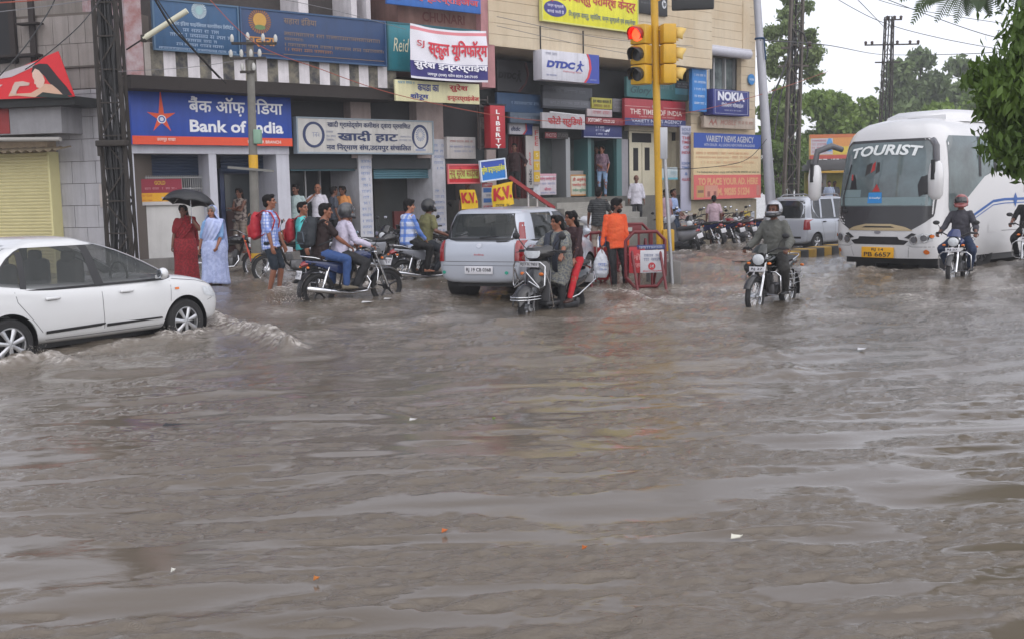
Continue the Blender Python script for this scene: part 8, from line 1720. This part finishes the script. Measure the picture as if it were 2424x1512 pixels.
# bus stop with advertising board
bsD = 52; o = empty('bus_shelter', 'bus shelter with an orange and white advert board behind the coach mirror', 'bus stop', gp(1955, bsD, -.2))
sx = lambda px: at_y(px, 400, bsD).x - o.location.x; sz = lambda py: at_y(1955, py, bsD).z + .2
q = MB(); q.box(((sx(1913) + sx(2100)) / 2, .4, (sz(379) + sz(404)) / 2), (sx(2100) - sx(1913), 1.6, sz(379) - sz(404)), bev=.02); q.build('roof', mat('shelter_grey', '#4e4e50', .6, var=.2), o)
q = MB(); q.box(((sx(1916) + sx(2100)) / 2, -.42, sz(408)), (sx(2100) - sx(1916), .03, .10)); q.build('yellow_trim', mat('kerb_yellow', 0), o)
for px_ in (1952, 2075): q = MB(); q.tube([(sx(px_), .3, 0), (sx(px_), .3, sz(404))], .18, 12); q.build('pillar', concrete, o)
q = MB(); q.box((sx(1995), 1.1, sz(440)), (3.0, .12, 1.3)); q.build('back_panel', mat('yellow_panel', '#8f8a36', .7, var=.4), o)
ab = MB(); x0, x1, z0, z1 = sx(1915), sx(2045), sz(377), sz(319); ab.box(((x0 + x1) / 2, 0, (z0 + z1) / 2), (x1 - x0, .15, z1 - z0)); adv = ab.build('advert_board', mat('advert_orange', '#c89a4a', .5, var=.1), o)
def adp(a_, b_, c_, d2, colr, e): q = MB(); q.box((x0 + (x1 - x0) * (a_ + b_) / 2, -.075 - e / 2, z0 + (z1 - z0) * (c_ + d2) / 2), ((x1 - x0) * (b_ - a_), e, (z1 - z0) * (d2 - c_))); q.build('panel', ink(colr), adv)
adp(.02, .42, .18, .84, '#b8b4bc', .01); adp(.43, 1, .18, .5, '#c8b040', .01); adp(0, 1, 0, .15, '#b04a42', .01); adp(0, 1, .86, 1, '#b8683c', .01); adp(.43, 1, .5, .85, '#c88a4a', .012)
q = MB(); [scribble(q, x0 + .1, x0 + (x1 - x0) * .3, z0 + (z1 - z0) * f, z0 + (z1 - z0) * (f + .09), Matrix.Translation((0, -.09, 0)), .01, int(f * 50)) for f in (.25, .4, .55, .7)]; q.build('fine_print', ink('#b06a78'), adv, smooth=0)
q = MB(); fx_ = x0 + (x1 - x0) * .36; q.prism([(fx_ - .1, z0 + .35), (fx_ + .1, z0 + .35), (fx_ + .14, z0 + .75), (fx_ + .05, z0 + .95), (fx_ - .05, z0 + .95), (fx_ - .14, z0 + .75)], Matrix.Translation((0, -.09, 0)), t=-.01); q.build('figure', ink('#4a90c8'), adv)
# small litter afloat
LG = 'scraps floating on the water'
def scrap(label, px, py, w, l, colr, a_=0.0):
    p = on_water(px, py); z = wz(p.x, p.y) + float(water_height(np.array([p.x]), np.array([p.y]))[0]) + .012; q = MB()
    q.add([(-w, -l * .5, 0), (w * .4, -l, .01), (w, l * .3, .015), (w * .2, l, .0), (-w * .8, l * .6, .02)], [(0, 1, 2, 3, 4)])
    o_ = tag(q.build('floating_scrap', mat('scrap_' + colr.strip('#'), colr, .6), M=Matrix.Translation((p.x, p.y, z)) @ Matrix.Rotation(a_, 4, 'Z'), smooth=0), label, 'litter', LG)
    so = o_.modifiers.new('t', 'SOLIDIFY'); so.thickness = .004
scrap('large white paper scrap floating in front of the dark blue motorcycle', 870, 713, .10, .05, '#c8c8c8')
scrap('white scrap floating by the front wheel of the dark blue motorcycle', 918, 700, .07, .05, '#c0c0c0')
scrap('white scrap with a yellow edge in the near water on the right', 1744, 1271, .032, .018, '#d0cec0')
scrap('thin white scrap floating right of centre below the coach', 2040, 834, .05, .03, '#c4c4c8')
scrap('orange leaf floating in the near water left of centre', 1053, 1266, .016, .010, '#b8602a')
scrap('small orange leaf in the lower left water', 750, 1383, .014, .008, '#b06a2c')
scrap('small orange leaf right of centre in the near water', 1384, 1294, .014, .009, '#a8581f')
scrap('tiny white scrap at the lower left', 411, 1367, .011, .008, '#c8c8c0')
scrap('dark strip of debris floating left of centre', 412, 1009, .09, .02, '#2a2c30')
scrap('dark plank of debris floating left of the rider in grey', 1752, 622, .22, .06, '#2c2624')
scrap('thin white scrap in the water left of centre', 978, 996, .03, .012, '#c0c0c0')
scrap('green leaf floating in the water right of centre', 1170, 992, .014, .01, '#5f7a2e')
# ---------------------------------------------------------------- trees
def leaf_mat(name, a, b_, c_=None):
    m = bpy.data.materials.new(name); m.use_nodes = True; n, l = m.node_tree.nodes, m.node_tree.links; p = n['Principled BSDF']
    tc = n.new('ShaderNodeTexCoord'); t = n.new('ShaderNodeTexNoise'); t.inputs['Scale'].default_value = .9; t.inputs['Detail'].default_value = 6; l.new(tc.outputs['Object'], t.inputs['Vector'])
    r = n.new('ShaderNodeValToRGB'); e = r.color_ramp.elements; e[0].position, e[0].color = .32, (*a, 1); e[1].position, e[1].color = .68, (*b_, 1)
    l.new(t.outputs['Fac'], r.inputs[0]); l.new(r.outputs[0], p.inputs['Base Color']); p.inputs['Roughness'].default_value = .5
    p.inputs['Specular IOR Level'].default_value = .35
    tr = n.new('ShaderNodeBsdfTranslucent'); l.new(r.outputs[0], tr.inputs['Color']); mx = n.new('ShaderNodeMixShader'); mx.inputs[0].default_value = .3
    l.new(p.outputs[0], mx.inputs[1]); l.new(tr.outputs[0], mx.inputs[2]); l.new(mx.outputs[0], n['Material Output'].inputs[0]); return m
bark = mat('bark', (.055, .045, .036), .9, var=.5, vscale=8, bump=.5)
def leaves(name, clumps, n, size, m, parent, seed, droop=.3, long=1.8, shell=.55):
    g = np.random.default_rng(seed); w = np.array([c[1][0] * c[1][1] * c[1][2] for c in clumps]) ** .75; k = g.choice(len(clumps), n, p=w / w.sum())
    C = np.array([c[0] for c in clumps])[k]; Rr = np.array([c[1] for c in clumps])[k]
    d = g.normal(size=(n, 3)); d /= np.linalg.norm(d, axis=1)[:, None]; rr = (shell + (1 - shell) * g.random(n)) ** 1.0 * (1 + .24 * g.normal(size=n))
    pos = C + d * Rr * rr[:, None]
    ax = g.normal(size=(n, 3)); ax[:, 2] -= droop * 2; ax /= np.linalg.norm(ax, axis=1)[:, None]
    up = d * .6 + g.normal(size=(n, 3)) * .7; sd = np.cross(ax, up); sd /= np.linalg.norm(sd, axis=1)[:, None] + 1e-9
    s = size * (.6 + .8 * g.random(n))[:, None]; nn = np.cross(sd, ax)
    a = pos - ax * s * long / 2; b_ = pos + sd * s / 2 + nn * s * .12; c = pos + ax * s * long / 2; e = pos - sd * s / 2 + nn * s * .12
    V = np.stack([a, b_, c, e], 1).reshape(-1, 3); me = bpy.data.meshes.new(name); me.vertices.add(len(V)); me.vertices.foreach_set('co', V.ravel().astype(np.float32))
    me.loops.add(4 * n); me.loops.foreach_set('vertex_index', np.arange(4 * n, dtype=np.int32)); me.polygons.add(n); me.polygons.foreach_set('loop_start', np.arange(0, 4 * n, 4, dtype=np.int32)); me.update(); me.validate(); me.materials.append(m)
    o = bpy.data.objects.new(name, me); COL.objects.link(o); o.parent = parent; return o
def tree(label, px, depth, py_top, py_bot, wpx, m, n, leaf, seed, nclump=14, group='trees beyond the coach', trunk=True, shell=.55, flat=.8, name='leafy_tree', sparse=1.0):
    r = random.Random(seed); base = gp(px, depth, -.3); zt, zb = at_y(px, py_top, depth).z, at_y(px, py_bot, depth).z; W = wpx / FPX * depth
    o = empty(name, label, 'tree', base, group=group); zc, hz = (zt + zb) / 2 - base.z, (zt - zb) / 2; cl = []
    for i in range(nclump):
        th = r.uniform(0, 6.283); f = r.random() ** .5; ph = r.uniform(-1, 1); rx = W / 2 * math.sqrt(max(0, 1 - ph * ph * .8)) * f * .78
        rad_ = W * r.uniform(.13, .24) * sparse; cl.append(((rx * math.cos(th), rx * math.sin(th) * .7, zc + hz * ph * .80), (rad_, rad_, rad_ * flat)))
    leaves('crown', cl, n, leaf, m, o, seed, shell=shell)
    q = MB(); t0 = Vector((0, 0, 0)); t1 = Vector((r.uniform(-.1, .1) * W, 0, zc - hz * .3)); tr = max(.10, W * .035)
    q.tube([t0, t0.lerp(t1, .5) + Vector((W * .02, 0, 0)), t1], [tr * 1.3, tr, tr * .7], 10)
    for c, rr in cl[:9]: e = Vector(c); q.tube([t1, t1.lerp(e, .5) + Vector((0, 0, hz * .08)), e], [tr * .5, tr * .3, tr * .1], 6)
    q.build('trunk', bark, o); return o
far_dk = leaf_mat('leaf_far_dark', (.09, .135, .055), (.18, .25, .095)); mid_g = leaf_mat('leaf_mid', (.10, .17, .035), (.23, .33, .07)); lite = leaf_mat('leaf_light', (.13, .19, .07), (.25, .32, .12)); near = leaf_mat('leaf_near', (.03, .06, .012), (.12, .20, .035)); shrub = leaf_mat('leaf_shrub', (.07, .12, .03), (.16, .25, .06)); frond_m = leaf_mat('leaf_frond', (.045, .075, .038), (.09, .13, .06))
tree('airy pale green tree with feathery foliage rising behind the lamp post', 1868, 56, -40, 300, 165, lite, 16000, .12, 3, 30, sparse=.62, shell=.1, name='feathery_tree')
tree('bushy yellow green tree between the lamp post and the bus shelter', 1850, 60, 205, 440, 130, mid_g, 11440, 0.198, 5)
tree('rounded mid green tree left of the distant pylon, above the bus shelter', 1960, 66, 205, 400, 150, mid_g, 14300, 0.198, 6)
tree('leafy green tree behind the left end of the coach roof', 2050, 72, 225, 420, 120, mid_g, 9900, 0.211, 7)
tree('tall dense dark green tree behind the coach, right of the distant pylon', 2160, 88, 112, 400, 190, far_dk, 19000, 0.286, 8, 20)
tree('dense dark green tree at the far right behind the coach roof', 2275, 92, 130, 400, 190, far_dk, 17000, 0.286, 9, 18)
tree('low pale shrubby tree just above the coach air conditioner', 2200, 64, 250, 400, 200, mid_g, 11440, 0.198, 10, 14)
tree('dark bushy tree low behind the lamp post and the estate car', 1835, 52, 330, 470, 110, shrub, 16000, .11, 11, 12)
tree('dark bushy tree low behind the tall lattice pole', 1905, 58, 330, 470, 120, shrub, 16000, .11, 12, 12)
tree('round green tree hidden behind the coach windows', 2330, 80, 200, 430, 190, mid_g, 11440, 0.238, 13, 14)
tree('leafy tree far right behind the coach, beyond the near branch', 2440, 86, 180, 430, 200, far_dk, 10400, 0.272, 15, 14)
# near tree whose branches hang in from the right
bx = gp(2640, 12.5, -.3); o = empty('roadside_tree', 'dark glossy leaved tree hanging into the right edge over the coach', 'tree', bx); cl = []
def nc(px, py, d, r_): p = at_y(px, py, d); return ((p.x - bx.x, p.y - bx.y, p.z - bx.z), (r_, r_, r_ * .9))
for px_, py_, r_ in ((2300, 185, .14), (2335, 170, .18), (2372, 160, .22), (2330, 225, .16), (2375, 210, .26), (2420, 140, .28), (2420, 90, .24), (2425, 50, .18), (2395, 260, .28), (2440, 230, .40), (2365, 300, .24), (2410, 310, .30), (2355, 345, .20), (2395, 365, .24), (2440, 350, .32), (2330, 268, .13), (2500, 150, .6), (2520, 300, .6), (2480, 380, .3), (2285, 195, .08), (2500, 30, .4), (2400, 395, .14), (2540, -120, .9), (2700, -60, 1.0), (2620, -260, 1.1), (2760, 120, .9), (2640, 40, .8), (2800, -200, .9)):
    cl.append(nc(px_, py_, 11.5 + (py_ % 7) * .15, r_))
leaves('crown', cl, 42000, .044, near, o, 21, droop=.9, long=2.7, shell=.1)
q = MB(); q.tube([(0, 0, 0), (-.05, 0, 2.0), (.05, 0, 4.2), (-.1, 0, 5.2)], [.22, .18, .12, .05], 12)
for i in (4, 8, 6, 11, 16, 2, 14): e = Vector(cl[i][0]); s_ = Vector((0, 0, 1.9 + .15 * i)); q.tube([s_, s_.lerp(e, .5) + Vector((0, 0, .25)), e], [.07, .04, .012], 7)
q.build('trunk', bark, o)
# feathery fronds hanging in at the top right
bx = at_y(2290, -190, 8.5); o = empty('frond_branch', 'feathery green fronds hanging in at the top right corner of the sky', 'branch', bx)
q0 = MB(); tt_ = gp(2640, 12.5, 3.9) - bx; q0.tube([tt_, tt_ * .55 + Vector((.3, 0, .35)), Vector((.5, 0, .12)), Vector((-.1, 0, 0))], [.08, .06, .04, .02], 8); q0.build('limb', bark, o)
rr = random.Random(5)
for (x0, y0, x1, y1) in ((2240, -60, 2157, 60), (2260, -60, 2128, 5), (2250, -50, 2165, 28), (2262, -40, 2196, 12), (2275, -40, 2214, 55), (2285, -50, 2240, 42), (2290, -40, 2262, 58), (2300, -40, 2290, 40), (2310, -50, 2318, 30), (2320, -50, 2345, 42), (2330, -60, 2372, 38), (2310, -60, 2300, 24), (2410, -60, 2398, 20), (2420, -60, 2430, 25), (2340, -60, 2395, -2)):
    a = at_y(x0, y0, 8.5 + rr.uniform(-.3, .3)) - bx; e = at_y(x1, y1, 8.3 + rr.uniform(-.3, .3)) - bx; q = MB(); n = 22
    mid_ = a.lerp(e, .5) + Vector((0, 0, .05)); P = lambda t: a * (1 - t) ** 2 + mid_ * 2 * t * (1 - t) + e * t * t
    q.tube([P(i / 8) for i in range(9)], [.006 - .0006 * i for i in range(9)], 5)
    for i in range(3, n):
        t = i / n; p = P(t); d = (P(min(t + .02, 1)) - P(t - .02)).normalized(); L = .085 * math.sin(math.pi * min(1, .25 + t * .75)) + .015
        for s_ in (1, -1):
            v = d.cross(Vector((0, -1, .2))).normalized() * s_; u_ = (v * .85 + d * .6 + Vector((0, 0, -.15))).normalized(); w_ = d * .008
            q.add([p - w_, p + u_ * L * .5 - w_ * 1.1 + Vector((0, .004, 0)), p + u_ * L, p + u_ * L * .5 + w_ * 1.1, p + w_], [(0, 1, 2, 3, 4)])
    q.build('frond', frond_m, o, smooth=0)
# ---------------------------------------------------------------- spray thrown up by wheels and feet
spray_m = mat('spray', (.50, .46, .42), .2)
def spray(label, pts, n, h, s, seed):
    g = random.Random(seed); q = MB(); P = [on_water(a, b_) for a, b_ in pts]
    for i in range(n):
        t = g.random() * (len(P) - 1); k = min(int(t), len(P) - 2); p = P[k].lerp(P[k + 1], t - k); hh = h * g.random() ** 2.2
        c = p + Vector((g.gauss(0, s), g.gauss(0, s * .8), hh + .02 + wz(p.x, p.y) * 0)); r_ = g.uniform(.0016, .0045) * (1.5 if hh < h * .2 else 1)
        e = [Vector((r_ * g.uniform(.7, 1.8), 0, 0)), Vector((0, r_, 0)), Vector((0, 0, r_ * g.uniform(.7, 1.5)))]
        q.add([c + e[0], c + e[1], c - e[0], c - e[1], c + e[2], c - e[2]], [(0, 1, 4), (1, 2, 4), (2, 3, 4), (3, 0, 4), (1, 0, 5), (2, 1, 5), (3, 2, 5), (0, 3, 5)])
    tag(q.build('water_spray', spray_m, smooth=180), label, 'spray', kind='stuff')
spray('white spray at the front wheel of the white sedan', [(395, 800), (430, 805), (485, 770), (520, 770)], 420, .16, .06, 1)
spray('white spray at the rear wheel of the white sedan', [(0, 860), (60, 852), (110, 846)], 360, .15, .06, 2)
spray('bow wave spray in front of the white sedan', [(510, 765), (600, 790), (690, 830)], 300, .10, .06, 3)
spray('white spray behind the dark blue motorcycle', [(650, 722), (700, 706), (780, 692)], 500, .22, .16, 4)
spray('white spray behind the motorcycle left of the hatchback', [(950, 660), (1000, 655), (1045, 655)], 420, .12, .14, 5)
spray('white splash at the feet of the man in orange', [(1435, 692), (1475, 690), (1500, 692)], 260, .10, .05, 6)
spray('white splash at the wheels of the grey jacket rider', [(1765, 702), (1800, 706), (1880, 694)], 260, .08, .07, 7)
spray('white spray behind the estate car', [(1925, 580), (1965, 570)], 200, .5, .12, 8)
spray('white spray beside the wheel of the silver hatchback', [(1060, 672), (1230, 672)], 260, .08, .08, 9)

# ---------------------------------------------------------------- rain haze
q = MB(); q.box((0, 205, 6.0), (640, 540, 15.0)); hz_o = q.build('haze', None, smooth=0); hz_o['kind'] = 'stuff'
hm = bpy.data.materials.new('rain_haze'); hm.use_nodes = True; hn = hm.node_tree.nodes; hn.remove(hn['Principled BSDF'])
pv = hn.new('ShaderNodeVolumePrincipled'); pv.inputs['Color'].default_value = (.93, .94, .97, 1); pv.inputs['Density'].default_value = .0016; pv.inputs['Anisotropy'].default_value = .2
hm.node_tree.links.new(pv.outputs[0], hn['Material Output'].inputs['Volume']); hz_o.data.materials.clear(); hz_o.data.materials.append(hm)
